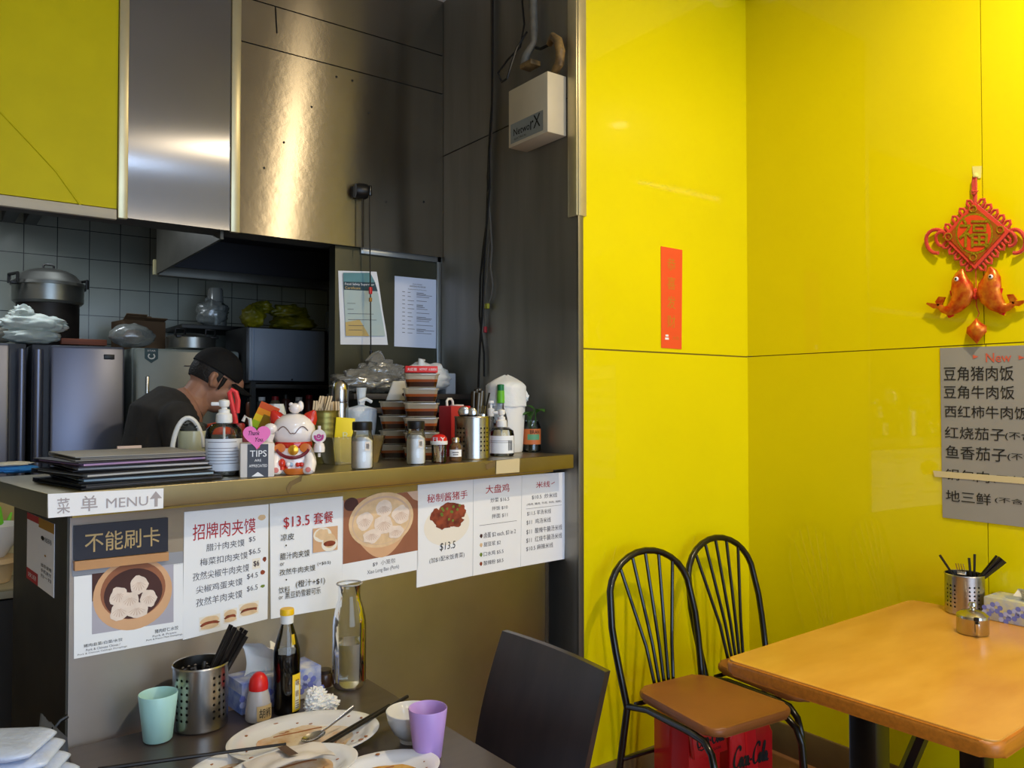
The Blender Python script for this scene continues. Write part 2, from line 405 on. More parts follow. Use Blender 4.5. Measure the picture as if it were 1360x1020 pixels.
# short wall under the bulkhead that carries the notices, with its edging
YN = 3.125
xn0 = OY(445, 400, YN).x
b = MB(); b.box(((xn0+XS)/2, YN+.03, 1.05), (XS-xn0, .06, 2.1)); struct(b.build('wall_notice', mat('dark olive steel sheet', (78, 78, 66), rough=.38, metal=.85, var=.12, vscale=2, aniso=.4, tan=(0, 0, 1)), smooth=0))
b = MB(); xa = OY(478, 330, YN).x
b.box(((xa+XS)/2, YN-.006, ZB-.012), (XS-xa, .014, .026), bev=.002); b.box((XS-.012, YN-.006, 1.66), (.022, .014, .88), bev=.002)
struct(b.build('trim_7', mat('grey aluminium edging', (142, 146, 146), rough=.35, metal=.8)))
# kitchen shell
YK = 4.75
M_tile = grid_mat('grey kitchen wall tiles', (138, 142, 132), (40, 42, 42), .15, .004, rough=.22, plane='XZ', off=(OY(118, 360, YK).x, OY(118, 382, YK).z), var=.08)
b = MB(); b.box((.4, YK+.05, 1.25), (5, .1, 2.5)); struct(b.build('wall_kitchen', M_tile, smooth=0))
b = MB(); b.box((.4, 3.97, 2.50), (5, 1.6, .06)); struct(b.build('ceiling_kitchen', mat('grimy grey ceiling', (84, 84, 78), rough=.7), smooth=0))
b = MB(); b.box((2.45, 4.2, 1.25), (.1, 1.2, 2.5)); struct(b.build('wall_kitchen_right', mat('dark grey wall', (80, 84, 82), rough=.6), smooth=0))
b = MB(); b.box((-2.15, 3.9, 1.25), (.1, 1.7, 2.5)); struct(b.build('wall_kitchen_left', mat('dark grey wall', (80, 84, 82)), smooth=0))

# ================================================================ COUNTER
CA = math.radians(9.33)
E1 = Vector((math.cos(CA), math.sin(CA), 0)); E2 = Vector((-math.sin(CA), math.cos(CA), 0))
CO = Vector((.205, 1.899, 0)); ZC = 1.256
CF = CO + E2*.07
def CB(x, y): return OP(x, y, CF, E2)
ct = thing('serving_counter', 'stainless steel serving counter with papers taped along its front', 'counter', (CO.x, CO.y, 0), CA)
b = MB(); L = 1.69
top = [(0, 0), (L-.005, 0), (L-.1, .60), (0.0, .50)]
b.prism(top, ZC-.05, ZC, bev=.003); b.build('worktop', M_steel_c, ct)
ulx = (CB(93, 690)-CO).dot(E1); depth = .42
b = MB(); b.box(((ulx+1.61)/2, .07+depth/2, .6), (1.61-ulx, depth, 1.2)); b.build('front_panel', M_steel_f, ct, smooth=0)
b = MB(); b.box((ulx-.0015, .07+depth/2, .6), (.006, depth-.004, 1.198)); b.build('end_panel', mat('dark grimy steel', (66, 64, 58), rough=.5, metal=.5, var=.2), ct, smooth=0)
b = MB(); b.box((.83, .045, ZC-.054), (1.55, .04, .008)); b.build('shade_strip', mat('shaded panel strip', (150, 126, 66), rough=.4, metal=.8, var=.15), ct, smooth=0)  # strip coloured as the front panel's shade below the worktop edge
b = MB(); b.box((1.615, .10, .6), (.05, .05, 1.2), bev=.004); b.build('end_post', M_steel, ct)
# worn marks and tape remains on the counter edge
def EDGE(x, y): return OP(x, y, CO - E2*.001, E2)
for poly in (((385, 640), (402, 631), (400, 639), (388, 645), (383, 656), (380, 649)), ((645, 617), (658, 611), (657, 620), (646, 624))):
    b = MB(); b.face([EDGE(*p) for p in poly]); o = b.build('edge_stain', mat('brown stain', (112, 92, 56), rough=.7), smooth=0)
    o.parent = ct; o.matrix_parent_inverse = (Matrix.Translation(ct.location) @ Matrix.Rotation(CA, 4, 'Z')).inverted()

# ================================================================ pale dining table
tb = thing('dining_table', 'pale wood laminate dining table against the yellow right wall', 'table', (2.285, 1.09, 0), math.radians(1.5))
M_lam = mat('pale maple laminate', (222, 164, 74), rough=.28, rgb2=(206, 144, 58), vscale=4, stretch=(1, 3, 1), coat=.2, coat_r=.15)
M_edge = mat('orange wood edging', (190, 116, 34), rough=.35, var=.15, vscale=12, stretch=(1, 8, 8))
b = MB(); b.prism(rrect(1.045, .672, .03), .745, .75, bev=.0015); b.build('tabletop', M_lam, tb)
b = MB(); b.prism(rrect(1.06, .687, .037), .712, .7465, bev=.011); b.build('edge_band', M_edge, tb)
for lx, lz in ((-.305, 0), (.33, 0)):
    b = MB(); b.box((lx, .05, .375), (.075, .075, .67), bev=.008); b.box((lx, .05, .03), (.09, .56, .06), bev=.01); b.box((lx, .05, .70), (.10, .45, .022))
    b.build('leg', M_blackm, tb)
b = MB(); b.tube([(-.3, .05, .28), (.1, .02, .69)], .02, seg=6); b.build('brace', M_blackm, tb)

# ================================================================ dark table
TZ = .70
dt = thing('dark_table', 'dark brown laminate table with dirty dishes below the counter', 'table', (.615, 1.62, 0), math.radians(1.2))
M_dark = mat('dark wenge laminate', (68, 58, 54), rough=.34, var=.14, vscale=5, stretch=(1, 8, 8), coat=.15, coat_r=.2)
b = MB(); b.prism(rrect(.72, .70, .006, n=2), TZ-.028, TZ, bev=.002); b.build('tabletop', M_dark, dt)
for sx in (-1, 1):
    for sy in (-1, 1):
        b = MB(); b.box((sx*.31, sy*.30, (TZ-.028)/2), (.045, .045, TZ-.028), bev=.004); b.build('leg', M_blackm, dt)

# ================================================================ bistro chairs
M_seat = mat('brown vinyl seat', (150, 92, 46), rough=.42, var=.06, bump=.05, bscale=200)
def bistro(label, loc, rz):
    t = thing('bistro_chair', label, 'chair', loc, rz, 'bow-back chairs against the yellow wall')
    # local: faces -Y, seat centre at origin
    b = MB(); sd = rrect(.37, .40, .05, n=6)
    pts = [(x*(1.0 - .16*((y+.2)/.4)), y-.012) for x, y in sd]
    b.prism(pts, .437, .466, bev=.012); b.build('seat', M_seat, t)
    def Y(z): return .20 + max(0, z-.40)*.22 if z > .40 else .20 + (.40-z)*.16
    b = MB(); pts = []
    for s in (-1, 1):
        seq = [(.190, 0.0), (.182, .2), (.176, .40), (.186, .5), (.193, .58), (.196, .66), (.188, .735)]
        col = [(s*x, Y(z), z) for x, z in seq]
        pts.append(col)
    arch = [(.188*math.cos(a), Y(.745+.155*math.sin(a)), .745+.155*math.sin(a)) for a in [math.pi*k/14 for k in range(1, 14)]]
    path = pts[1] + arch + pts[0][::-1]
    b.tube(path, .0125, seg=10); b.build('back_frame', M_blackm, t)
    for k in range(5):
        u = (k-2)/2.0; xt = u*.125; zt_ = .745+.155*math.sqrt(max(0, 1-(xt/.188)**2)); xb = u*.042
        m_ = .62
        b = MB(); b.tube([(xb, Y(.44), .44), (xb+(xt-xb)*.22, Y(.58)-.004, .58), (xt, Y(zt_), zt_-.004)], .0062, seg=8); b.build('back_spindle', M_blackm, t)
    for s in (-1, 1):
        b = MB(); b.tube([(s*.176, Y(.40), .405), (s*.172, .10, .424), (s*.176, -.10, .424), (s*.182, -.17, .420), (s*.188, -.205, .395), (s*.192, -.222, .35), (s*.198, -.235, .18), (s*.204, -.245, .0)], .0115, seg=10)
        b.build('leg', M_blackm, t)
    b = MB(); b.tube([(-.174, .16, .424), (.174, .16, .424)], .008, seg=8); b.build('crossbar', M_blackm, t)
    b = MB(); b.tube([(-.174, -.1, .424), (.174, -.1, .424)], .008, seg=8); b.build('crossbar', M_blackm, t)
    b = MB(); b.tube([(-.182, .22, .22), (.182, .22, .22)], .008, seg=8); b.build('crossbar', M_blackm, t)
    return t
bistro('black bow-back metal chair with brown seat, nearest the steel counter', (2.10, 1.765, 0), math.radians(-5))
bistro('black bow-back metal chair with brown seat, in the corner behind the pale table', (2.54, 1.79, 0), math.radians(-2))

# ================================================================ dark wooden chair
dc = thing('wooden_chair', 'dark brown wooden chair with broad curved back at the dark table', 'chair', (1.02, 1.54, 0))
M_dkw = mat('dark brown wood veneer', (44, 32, 30), rough=.33, var=.3, vscale=6, stretch=(3, 3, .6), coat=.2, coat_r=.2)
b = MB(); HZ0, HZ1 = .40, .835
def bk(u, v):   # u across (0 far, 1 near), v up; bowed shell
    y = (.165+.035*v+.018*math.sin(math.pi*v))*(1-u) - .20*u*(1+.03*math.sin(math.pi*v))
    w = 1.0
    x = .115 + .125*v**1.3 + .014*(1-(2*u-1)**2) - .014
    return Vector((x, y*w, HZ0+(HZ1-HZ0)*v))
N = 14
for off, flip in ((0, 0), (.016, 1)): b.grid(lambda u, v: bk(u, v)+Vector((off, 0, 0)), N, N)
for fn in (lambda t, o: bk(t, 1), lambda t, o: bk(t, 0), lambda t, o: bk(0, t), lambda t, o: bk(1, t)):
    b.grid(lambda u, v: fn(u, 0)+Vector((.016*v, 0, 0)), N, 1)
bmesh.ops.remove_doubles(b.bm, verts=b.bm.verts[:], dist=1e-5)
b.build('backrest', M_dkw, dc)
b = MB(); b.prism(rrect(.40, .40, .04), .425, .445, bev=.006); b.build('seat', M_dkw, dc, loc=(-.11, 0, 0))
for sx, sy in ((-.27, -.16), (-.27, .16), (.07, -.16), (.07, .16)):
    b = MB(); b.box((sx, sy, .2125), (.035, .035, .425), bev=.004); b.build('leg', M_dkw, dc)
for sy in (-.1, .1):
    b = MB(); b.box((.085, sy, .43), (.03, .03, .08)); b.build('back_bracket', M_dkw, dc)
# ================================================================ PAPERS AND SIGNS
class Sheet:
    """a paper sheet: four corner points on its wall, u to the right, v downwards, h off the wall"""
    def __init__(s, tl, tr, br, bl, n): s.q = [Vector(p) for p in (tl, tr, br, bl)]; s.n = n
    def P(s, u, v, h=0.0):
        tl, tr, br, bl = s.q
        return (tl*(1-u)+tr*u)*(1-v) + (bl*(1-u)+br*u)*v + s.n*h
    def paper(s, mb, th=.0012, mi=0, nu=6, nv=6, lift=0.0, seed=0):
        def f(u, v, h): return s.P(u, v, h + lift*max(0, noise.noise(Vector((u*2+seed, v*2, seed)))))
        mb.grid(lambda u, v: f(u, v, th), nu, nv, mi); mb.grid(lambda u, v: f(u, v, .0002), nu, nv, mi)
        for g in (lambda u, v: f(u, 0, .0002+(th-.0002)*v), lambda u, v: f(u, 1, .0002+(th-.0002)*v)): mb.grid(g, nu, 1, mi)
        for g in (lambda u, v: f(0, u, .0002+(th-.0002)*v), lambda u, v: f(1, u, .0002+(th-.0002)*v)): mb.grid(g, nv, 1, mi)
        bmesh.ops.remove_doubles(mb.bm, verts=mb.bm.verts[:], dist=2e-5)
    def text(s, mb, t, u0, v0, u1, v1, mi=0, h=.0020, **k):
        mb.text(t, lambda x, y: s.P(x, y, h), u0, v1, u1, v0, mi, **k)
    def poly(s, mb, pts, mi=0, h=.0016): mb.face([s.P(u, v, h) for u, v in pts], mi)
    def ell(s, mb, cu, cv, ru, rv, mi=0, h=.0016, n=22, wob=0.0, seed=0):
        pts = []
        for k in range(n):
            t = 2*math.pi*k/n; w = 1+wob*noise.noise(Vector((math.cos(t)*1.7+seed, math.sin(t)*1.7, seed*2.1)))
            pts.append((cu+ru*w*math.cos(t), cv+rv*w*math.sin(t)))
        s.poly(mb, pts, mi, h)
    def rect(s, mb, u0, v0, u1, v1, mi=0, h=.0016): s.poly(mb, [(u0, v0), (u1, v0), (u1, v1), (u0, v1)], mi, h)
CN = -E2
def csheet(a, b_, c, d, lift=0.0): return Sheet(CB(*a), CB(*b_), CB(*c), CB(*d), CN)
def sheet_thing(name, label, cat, sh, group=None, paper_mat=None, lift=0.0, seed=0, pname='paper', th=.0012):
    # an Empty at the sheet's foot; parts keep world coordinates through an inverse offset
    base = sh.P(.5, 1.0); t = thing(name, label, cat, base, 0, group)
    b = MB(); sh.paper(b, lift=lift, seed=seed, th=th); kid(b, pname, paper_mat or M_paper, t, smooth=50)
    return t
def kid(b, name, mats, t, smooth=0, recalc=True):
    for v in b.bm.verts: v.co -= t.location
    return b.build(name, mats, t, smooth=smooth, recalc=recalc)
PG = 'menu papers taped along the counter front'
INKS = [M_ink, M_red, M_inkd]
# bamboo steamer dumpling print colours
M_wood1 = mat('print tan bamboo', (214, 168, 128), rough=.8, var=.08); M_wood2 = mat('print brown bamboo', (150, 96, 70), rough=.8, var=.12)
M_dmp = mat('print dumpling cream', (232, 214, 200), rough=.8, var=.06, vscale=60); M_dmps = mat('print dumpling fold', (206, 176, 156), rough=.8)
M_dkp = mat('print dark brown', (74, 46, 44), rough=.8, var=.2); M_pgrey = mat('print grey cloth', (176, 172, 184), rough=.8, var=.05)
M_meat = mat('print braised meat', (156, 74, 46), rough=.8, rgb2=(96, 40, 26), vscale=40); M_grn = mat('print green herb', (110, 130, 50), rough=.8)
M_plate_p = mat('print plate cream', (236, 228, 214), rough=.8); M_bun = mat('print bun crust', (222, 190, 150), rough=.8, var=.1, vscale=40)
FOOD = [M_pgrey, M_wood1, M_wood2, M_dkp, M_dmp, M_dmps, M_meat, M_grn, M_plate_p, M_bun]
def dumpling(sh, b, cu, cv, ru, rv, h, seed, folds=7):
    sh.ell(b, cu, cv, ru, rv, 4, h, n=20, wob=.25, seed=seed)
    for k in range(folds):
        a = math.pi*(.1+.8*k/(folds-1)) ; du, dv = math.cos(a), math.sin(a)
        p0 = (cu+du*ru*.12, cv-rv*.35+dv*rv*.1); p1 = (cu+du*ru*.78, cv-rv*.1+dv*rv*.72)
        sh.poly(b, [(p0[0]-ru*.02, p0[1]), (p0[0]+ru*.02, p0[1]), (p1[0]+ru*.045, p1[1]), (p1[0]-ru*.045, p1[1])], 5, h+.00012)

# ---- dumpling poster under the black sign
sh = csheet((98, 765), (243, 747.5), (243, 848), (98, 875))
t = sheet_thing('menu_poster', 'white paper with bowl of dumplings, leftmost on the counter front', 'poster', sh, PG)
b = MB(); U = lambda x: (x-98)/145.0
sh.poly(b, [(U(120), .0), (U(229), .0), (U(229), .76), (U(120), .74)], 0, .0015)
sh.poly(b, [(U(120), .0), (U(145), .0), (U(128), .30), (U(120), .34)], 3, .0016)
sh.ell(b, U(174), .315, .365, .455, 1, .0017, n=36); sh.ell(b, U(174), .27, .30, .36, 2, .0018, n=36); sh.ell(b, U(174), .31, .27, .315, 3, .0019, n=36)
for i, (du, dv, r1, r2) in enumerate(((-.12, .02, .085, .12), (.06, -.09, .085, .12), (.15, .10, .075, .11), (-.02, .09, .085, .11), (-.12, .21, .085, .11), (.04, .23, .10, .10))):
    dumpling(sh, b, U(172)+du, .30+dv, r1, r2, .0021+.0001*i, i+2)
kid(b, 'photo', FOOD, t)
b = MB()
sh.text(b, '猪肉韭菜/白菜/水饺', .08, .845, .42, .885, 2, keep=3); sh.text(b, '猪肉虾仁水饺', .72, .815, .95, .865, 2, keep=3)
sh.text(b, 'Pork & Chinese Chives /', .10, .905, .40, .935, 0); sh.text(b, 'Pork & Chinese Cabbage Dumplings', .03, .95, .46, .975, 0); sh.text(b, 'Pork & Prawn', .70, .885, .93, .91, 0); sh.text(b, 'Pork & Prawn Meat Dumplings', .64, .925, .99, .95, 2)
kid(b, 'lettering', INKS, t)
# ---- black payment sign above it
sg = csheet((97, 698), (221.5, 687), (221.5, 742.5), (97, 757.5))
t = thing('payment_sign', 'dark navy sign with gold writing and tan base strip, above the dumpling paper', 'sign', sg.P(.5, 1))
b = MB(); s2 = csheet((97.5, 698), (221.5, 687), (221.5, 731.5), (97.5, 744)); s2.paper(b, th=.008); kid(b, 'board', mat('navy board', (34, 36, 50), rough=.5), t)
b = MB(); s3 = csheet((97, 745), (221.5, 732.5), (221.5, 743.5), (97, 757.5)); s3.paper(b, th=.012); kid(b, 'base_strip', mat('tan wood strip', (190, 142, 96), rough=.55, var=.08), t)
b = MB(); s2.text(b, '不能刷卡', .10, .24, .905, .80, 0, h=.0088, bold=.02); kid(b, 'lettering', mat('gold lettering', (188, 160, 110), rough=.5), t)
sg2 = csheet((96, 748), (243, 732), (243, 749), (96, 766))
t = sheet_thing('backing_sheet', 'grey strip of film showing between the navy sign and dumpling paper', 'sheet', Sheet(*[p + CN*-.0 for p in sg2.q], CN), None, mat('grey film', (150, 152, 160), rough=.4))
# ---- 招牌肉夹馍
sh = csheet((244.5, 680), (356.5, 669.5), (355, 822), (242.5, 850))
t = sheet_thing('menu_poster', 'white menu paper with three stuffed buns printed along its foot', 'poster', sh, PG)
b = MB(); sh.text(b, '招牌肉夹馍', .095, .105, .835, .235, 1, bold=.015); kid(b, 'heading', INKS, t)
b = MB()
for (s_, u0, v0, u1, v1) in (('腊汁肉夹馍', .25, .275, .70, .335), ('$5', .755, .265, .835, .31), ('梅菜扣肉夹馍', .18, .385, .74, .445), ('$6.5', .755, .37, .90, .42),
    ('孜然尖椒牛肉夹馍', .10, .49, .76, .555), ('$6', .81, .475, .885, .52), ('尖椒鸡蛋夹馍', .14, .60, .68, .66), ('$4.5', .735, .575, .87, .625), ('孜然羊肉夹馍', .14, .70, .68, .765), ('$6.5', .735, .68, .87, .73)):
    sh.text(b, s_, u0, v0, u1, v1, 0)
kid(b, 'lettering', INKS, t)
b = MB()
for i, (u0, u1, vv) in enumerate(((.18, .42, .86), (.46, .62, .845), (.64, .885, .825))):
    sh.rect(b, u0, vv-.005, u1, vv+.105, 8, .0015); c_ = (u0+u1)/2; w = (u1-u0)/2
    sh.ell(b, c_, vv+.035, w*.92, .034, 9, .0017, wob=.1, seed=i); sh.ell(b, c_, vv+.062, w*.88, .022, 6, .0018, wob=.2, seed=i+4); sh.ell(b, c_, vv+.082, w*.85, .02, 9, .0019, wob=.1, seed=i+8)
kid(b, 'photo', FOOD, t)
b = MB(); sh.ell(b, .915, .11, .05, .024, 9, .0016, wob=.1); sh.rect(b, .80, .455, .90, .545, 8, .0016); sh.ell(b, .955, .475, .025, .02, 6, .0016, wob=.3); sh.ell(b, .93, .585, .03, .02, 6, .0016, wob=.3, seed=3); sh.ell(b, .935, .705, .03, .012, 7, .0016, wob=.3)
sh.text(b, '$6', .82, .475, .885, .53, 3, bold=.02); kid(b, 'print_icon', FOOD, t)
# ---- $13.5 套餐
sh = csheet((358, 669), (455, 659), (453.5, 806), (359.5, 822))
t = sheet_thing('menu_poster', 'white set meal paper headed $13.5, behind the soy sauce bottle', 'poster', sh, PG, lift=.004, seed=3)
b = MB(); sh.text(b, '$13.5', .17, .13, .52, .235, 1, bold=.012, h=.0045); sh.text(b, '套餐', .575, .12, .855, .225, 1, bold=.012, h=.0045); kid(b, 'heading', INKS, t)
b = MB()
for (s_, u0, v0, u1, v1) in (('凉皮', .13, .275, .31, .335), ('腊汁肉夹馍', .12, .44, .52, .50), ('or', .12, .525, .175, .55), ('孜然牛肉夹馍', .11, .58, .60, .635), ('(+$0.5)', .63, .565, .82, .60), ('饮料', .10, .735, .25, .79), ('(橙汁+$1)', .33, .70, .74, .77), ('or', .10, .815, .155, .84), ('黑豆奶雪碧可乐', .185, .785, .68, .845), ('.', .19, .37, .21, .385), ('.', .19, .67, .21, .685)):
    sh.text(b, s_, u0, v0, u1, v1, 2, h=.0045)
kid(b, 'lettering', INKS, t)
b = MB(); sh.rect(b, .565, .26, .92, .475, 1, .0045); sh.ell(b, .70, .325, .13, .065, 8, .0047); sh.ell(b, .70, .32, .10, .045, 9, .0048, wob=.3); sh.ell(b, .80, .415, .115, .065, 8, .0049); sh.ell(b, .80, .385, .09, .065, 9, .0050); sh.ell(b, .80, .41, .088, .025, 6, .0051)
kid(b, 'photo', FOOD, t)
# ---- soup dumpling photo
sh = csheet((455.5, 664.5), (555, 651.5), (555, 756.5), (454, 777))
t = sheet_thing('menu_poster', 'paper with large photo of soup dumplings in a bamboo steamer', 'poster', sh, PG)
b = MB(); sh.rect(b, 0.004, 0, .996, .755, 2, .0014); sh.ell(b, .10, .06, .09, .08, 3, .0015); sh.poly(b, [(.84, 0), (.996, 0), (.996, .13), (.93, .10)], 5, .0015)
sh.poly(b, [(.085+.84*k/20, .30+.40*math.sin(math.pi*k/20)+.06) for k in range(21)] + [(.925, .25), (.085, .30)], 1, .0016)
sh.poly(b, [(.15, .755), (.30, .70), (.75, .62), (.86, .55), (.90, .755)], 2, .00155)
sh.ell(b, .50, .30, .43, .335, 9, .0018, n=40); sh.ell(b, .50, .305, .39, .295, 5, .0019, n=40); sh.ell(b, .50, .315, .375, .28, 9, .0020, n=40)
for i, (cu, cv, r1, r2) in enumerate(((.52, .165, .11, .105), (.27, .285, .105, .105), (.75, .27, .12, .115), (.52, .36, .125, .12), (.36, .475, .11, .085), (.68, .475, .11, .08))):
    dumpling(sh, b, cu, cv, r1, r2, .0022+.0002*i, i+11, folds=9)
kid(b, 'photo', FOOD, t)
b = MB(); sh.text(b, '$9  小笼包', .38, .795, .68, .855, 0, h=.0018); sh.text(b, 'Xiao Long Bao (Pork)', .31, .885, .73, .945, 0, h=.0018); kid(b, 'lettering', INKS, t)
# ---- 秘制酱猪手
sh = csheet((554.7, 644), (628.2, 636.5), (627.3, 764.7), (553, 780.5))
t = sheet_thing('menu_poster', 'white paper with photo of braised pork on an oval plate', 'poster', sh, PG)
b = MB(); sh.text(b, '秘制酱猪手', .16, .105, .89, .19, 1, bold=.015); kid(b, 'heading', INKS, t)
b = MB(); sh.ell(b, .52, .435, .41, .20, 8, .0015, n=36)
for i, (cu, cv, r1, r2) in enumerate(((.35, .335, .13, .075), (.55, .285, .16, .075), (.74, .31, .13, .08), (.45, .40, .16, .07), (.66, .405, .14, .06), (.56, .34, .12, .06))): sh.ell(b, cu, cv, r1, r2, 6, .0017+.00008*i, wob=.45, seed=i)
for i in range(12): sh.ell(b, .40+.35*random.random(), .245+.16*random.random(), .022, .014, 7, .0024, n=8, wob=.4, seed=i)
kid(b, 'photo', FOOD, t)
b = MB(); sh.text(b, '$13.5', .39, .605, .67, .69, 2, shear=.1); sh.text(b, '(加$1配米饭青菜)', .21, .735, .84, .795, 0); kid(b, 'lettering', INKS, t)
# ---- 大盘鸡
sh = csheet((628.6, 636.3), (692.6, 631.4), (691, 752.7), (627.8, 764.8))
t = sheet_thing('menu_poster', 'white price list with red heading beside the pork photo paper', 'poster', sh, PG)
b = MB(); sh.text(b, '大盘鸡', .24, .075, .73, .165, 1, bold=.015); kid(b, 'heading', INKS, t)
b = MB()
for (s_, u0, v0, u1, v1) in (('炒菜 $16.5', .34, .215, .73, .265), ('拌饭 $10', .37, .305, .70, .35), ('拌面 $11', .37, .385, .70, .435), ('卤蛋 $2 each, $3 in 2', .21, .57, .88, .63), ('甜豆浆 $2', .21, .67, .56, .72), ('口水鸡 $5.5', .21, .77, .62, .82), ('酸辣粉 $8.5', .21, .865, .62, .915)):
    sh.text(b, s_, u0, v0, u1, v1, 0)
sh.rect(b, .12, .487, .90, .491, 0, .0018); kid(b, 'lettering', INKS, t)
b = MB()
for cv, mi in ((.60, 3), (.695, 9), (.795, 7), (.89, 6)): sh.ell(b, .16, cv, .03, .02, mi, .0016, wob=.3)
kid(b, 'print_icon', FOOD, t)
# ---- 米线
sh = csheet((693, 631.2), (750.8, 627), (749.3, 742.3), (691.3, 752.6))
t = sheet_thing('menu_poster', 'white noodle price list with red heading, rightmost on the counter front', 'poster', sh, PG)
b = MB(); sh.text(b, '米线', .31, .085, .63, .155, 1, bold=.015); sh.poly(b, [(.66, .12), (.74, .10), (.74, .108), (.66, .128)], 1, .0018); kid(b, 'heading', INKS, t)
b = MB()
for (s_, u0, v0, u1, v1) in (('$10.5  炒米线', .22, .225, .80, .28), ('(鸡肉, 猪肉, 牛肉, 羊肉, 海鲜)', .11, .315, .90, .345), ('$11.5 羊汤米线', .12, .40, .66, .455), ('$11  鸡汤米线', .11, .495, .66, .555), ('$11  酸辣牛腩汤米线', .11, .595, .93, .66), ('$11  红烧牛腩汤米线', .11, .69, .93, .755), ('$10.5 麻辣米线', .11, .785, .72, .845)):
    sh.text(b, s_, u0, v0, u1, v1, 0)
sh.rect(b, .10, .373, .92, .376, 0, .0018); kid(b, 'lettering', INKS, t)
# ---- MENU strip taped on the counter edge
CE = CO - E2*.0012
def EB(x, y): return OP(x, y, CE, E2)
sh = Sheet(EB(63.3, 656), EB(217, 648.5), EB(216.5, 675), EB(63.8, 688), CN)
t = sheet_thing('menu_label', 'white strip reading MENU with an arrow, on the counter edge', 'sign', sh)
b = MB(); mk = mat('faded brown marker', (168, 160, 162), rough=.8)
sh.text(b, '菜', .07, .20, .175, .86, bold=.02); sh.text(b, '单', .265, .16, .405, .84, bold=.02); sh.text(b, 'MENU', .48, .34, .855, .78)
sh.poly(b, [(.925, .12), (.985, .48), (.945, .48), (.945, .88), (.915, .88), (.915, .48), (.87, .50)], 0, .002); kid(b, 'lettering', [mk], t)
# ---- beige tape patch
sh = Sheet(EB(659, 612), EB(690, 608.5), EB(689.5, 627), EB(658.5, 629.5), CN)
t = sheet_thing('tape_patch', 'beige masking tape patch on the counter edge above the noodle prices', 'tape', sh, paper_mat=mat('masking tape', (206, 190, 150), rough=.7, var=.05))
# ---- sticker on the end panel
EPp = CF + E1*(ulx-.0046); 
def EP(x, y): return OP(x, y, EPp, E1)
sh = Sheet(EP(37, 680), EP(73, 696), EP(72, 794), EP(36, 767), -E1)
t = sheet_thing('payment_notice', 'red and white notice stuck on the dark counter end', 'notice', sh)
b = MB(); sh.rect(b, 0, 0, .45, .10, 1, .0016); sh.rect(b, .45, 0, 1, .14, 3, .0016); sh.rect(b, 0, .83, .44, 1.0, 1, .0016)
sh.text(b, '收钱码', .55, .24, .92, .31, 2); sh.ell(b, .60, .27, .06, .03, 2, .0018); sh.ell(b, .70, .50, .03, .015, 3, .0018)
for k in range(3): sh.text(b, ('推荐使用', '微信支付', '扫一扫'), .55, .63+.08*k, .90, .67+.08*k, 2) if False else sh.text(b, ('推荐使用', '手机支付', '扫一扫')[k], .55, .63+.075*k, .92, .68+.075*k, 2)
sh.text(b, '欢迎', .07, .88, .38, .95, 4); kid(b, 'lettering', [M_ink, mat('print red', (176, 56, 58), rough=.7), M_inkd, mat('print ochre', (170, 128, 50), rough=.7), M_paper], t)

# ---- notices under the bulkhead
NN = Vector((0, -1, 0)); YNF = YN - .001
def NB(x, y): return OY(x, y, YNF)
sh = Sheet(NB(449, 359.5), NB(500, 361), NB(515, 458), NB(452, 457.5), NN)
t = sheet_thing('certificate', 'curling food safety certificate printed in teal and gold', 'certificate', sh, lift=.01, seed=5)
b = MB(); H_ = .010
sh.poly(b, [(.10, .03), (.80, .02), (.93, .30), (.95, .88), (.10, .885)], 0, H_); sh.poly(b, [(.10, .03), (.80, .02), (.90, .16), (.10, .15)], 1, H_+.0004); sh.poly(b, [(.10, .15), (.89, .15), (.925, .27), (.10, .26)], 2, H_+.0008)
sh.poly(b, [(.10, .70), (.42, .66), (.60, .885), (.10, .885)], 3, H_+.0004)
sh.text(b, 'Food Safety Supervisor', .13, .165, .86, .205, 4, h=H_+.0014, bold=.015); sh.text(b, 'Certificate', .13, .215, .50, .25, 3, h=H_+.0014, bold=.015)
for v, u in ((.44, .35), (.52, .30), (.58, .75), (.66, .80), (.74, .5), (.80, .45)): sh.rect(b, .16, v, u, v+.006, 5, H_+.0014)
kid(b, 'print', [mat('print pale teal', (172, 196, 200), rough=.7, rgb2=(196, 204, 190), vscale=5), mat('print teal', (96, 142, 148), rough=.7, var=.2), mat('print deep teal', (50, 74, 84), rough=.7), mat('print gold', (204, 176, 110), rough=.7), M_paper, M_ink], t)
sh = Sheet(NB(524, 366.5), NB(582, 372), NB(582.5, 463), NB(523.5, 460), NN)
t = sheet_thing('notice', 'white typed notice sheet beside the food safety certificate', 'notice', sh, paper_mat=mat('cool white paper', (206, 214, 232), rough=.75))
b = MB(); sh.text(b, 'FOOD PREMISES', .40, .085, .62, .10); sh.text(b, 'SANITISING PROCEDURE', .33, .115, .70, .135, bold=.02); sh.text(b, 'Registered food business', .30, .16, .72, .18)
for k in range(11):
    v = .21+.058*k; sh.rect(b, .17, v, .23, v+.008, 0, .0018); sh.rect(b, .29, v+.004, .29+.16*random.random()+.04, v+.011, 0, .0018)
    for j in range(1+(k % 3 == 0)*2): sh.rect(b, .49, v+.016*j, .62+.28*random.random(), v+.016*j+.007, 0, .0018)
kid(b, 'lettering', [M_ink], t)

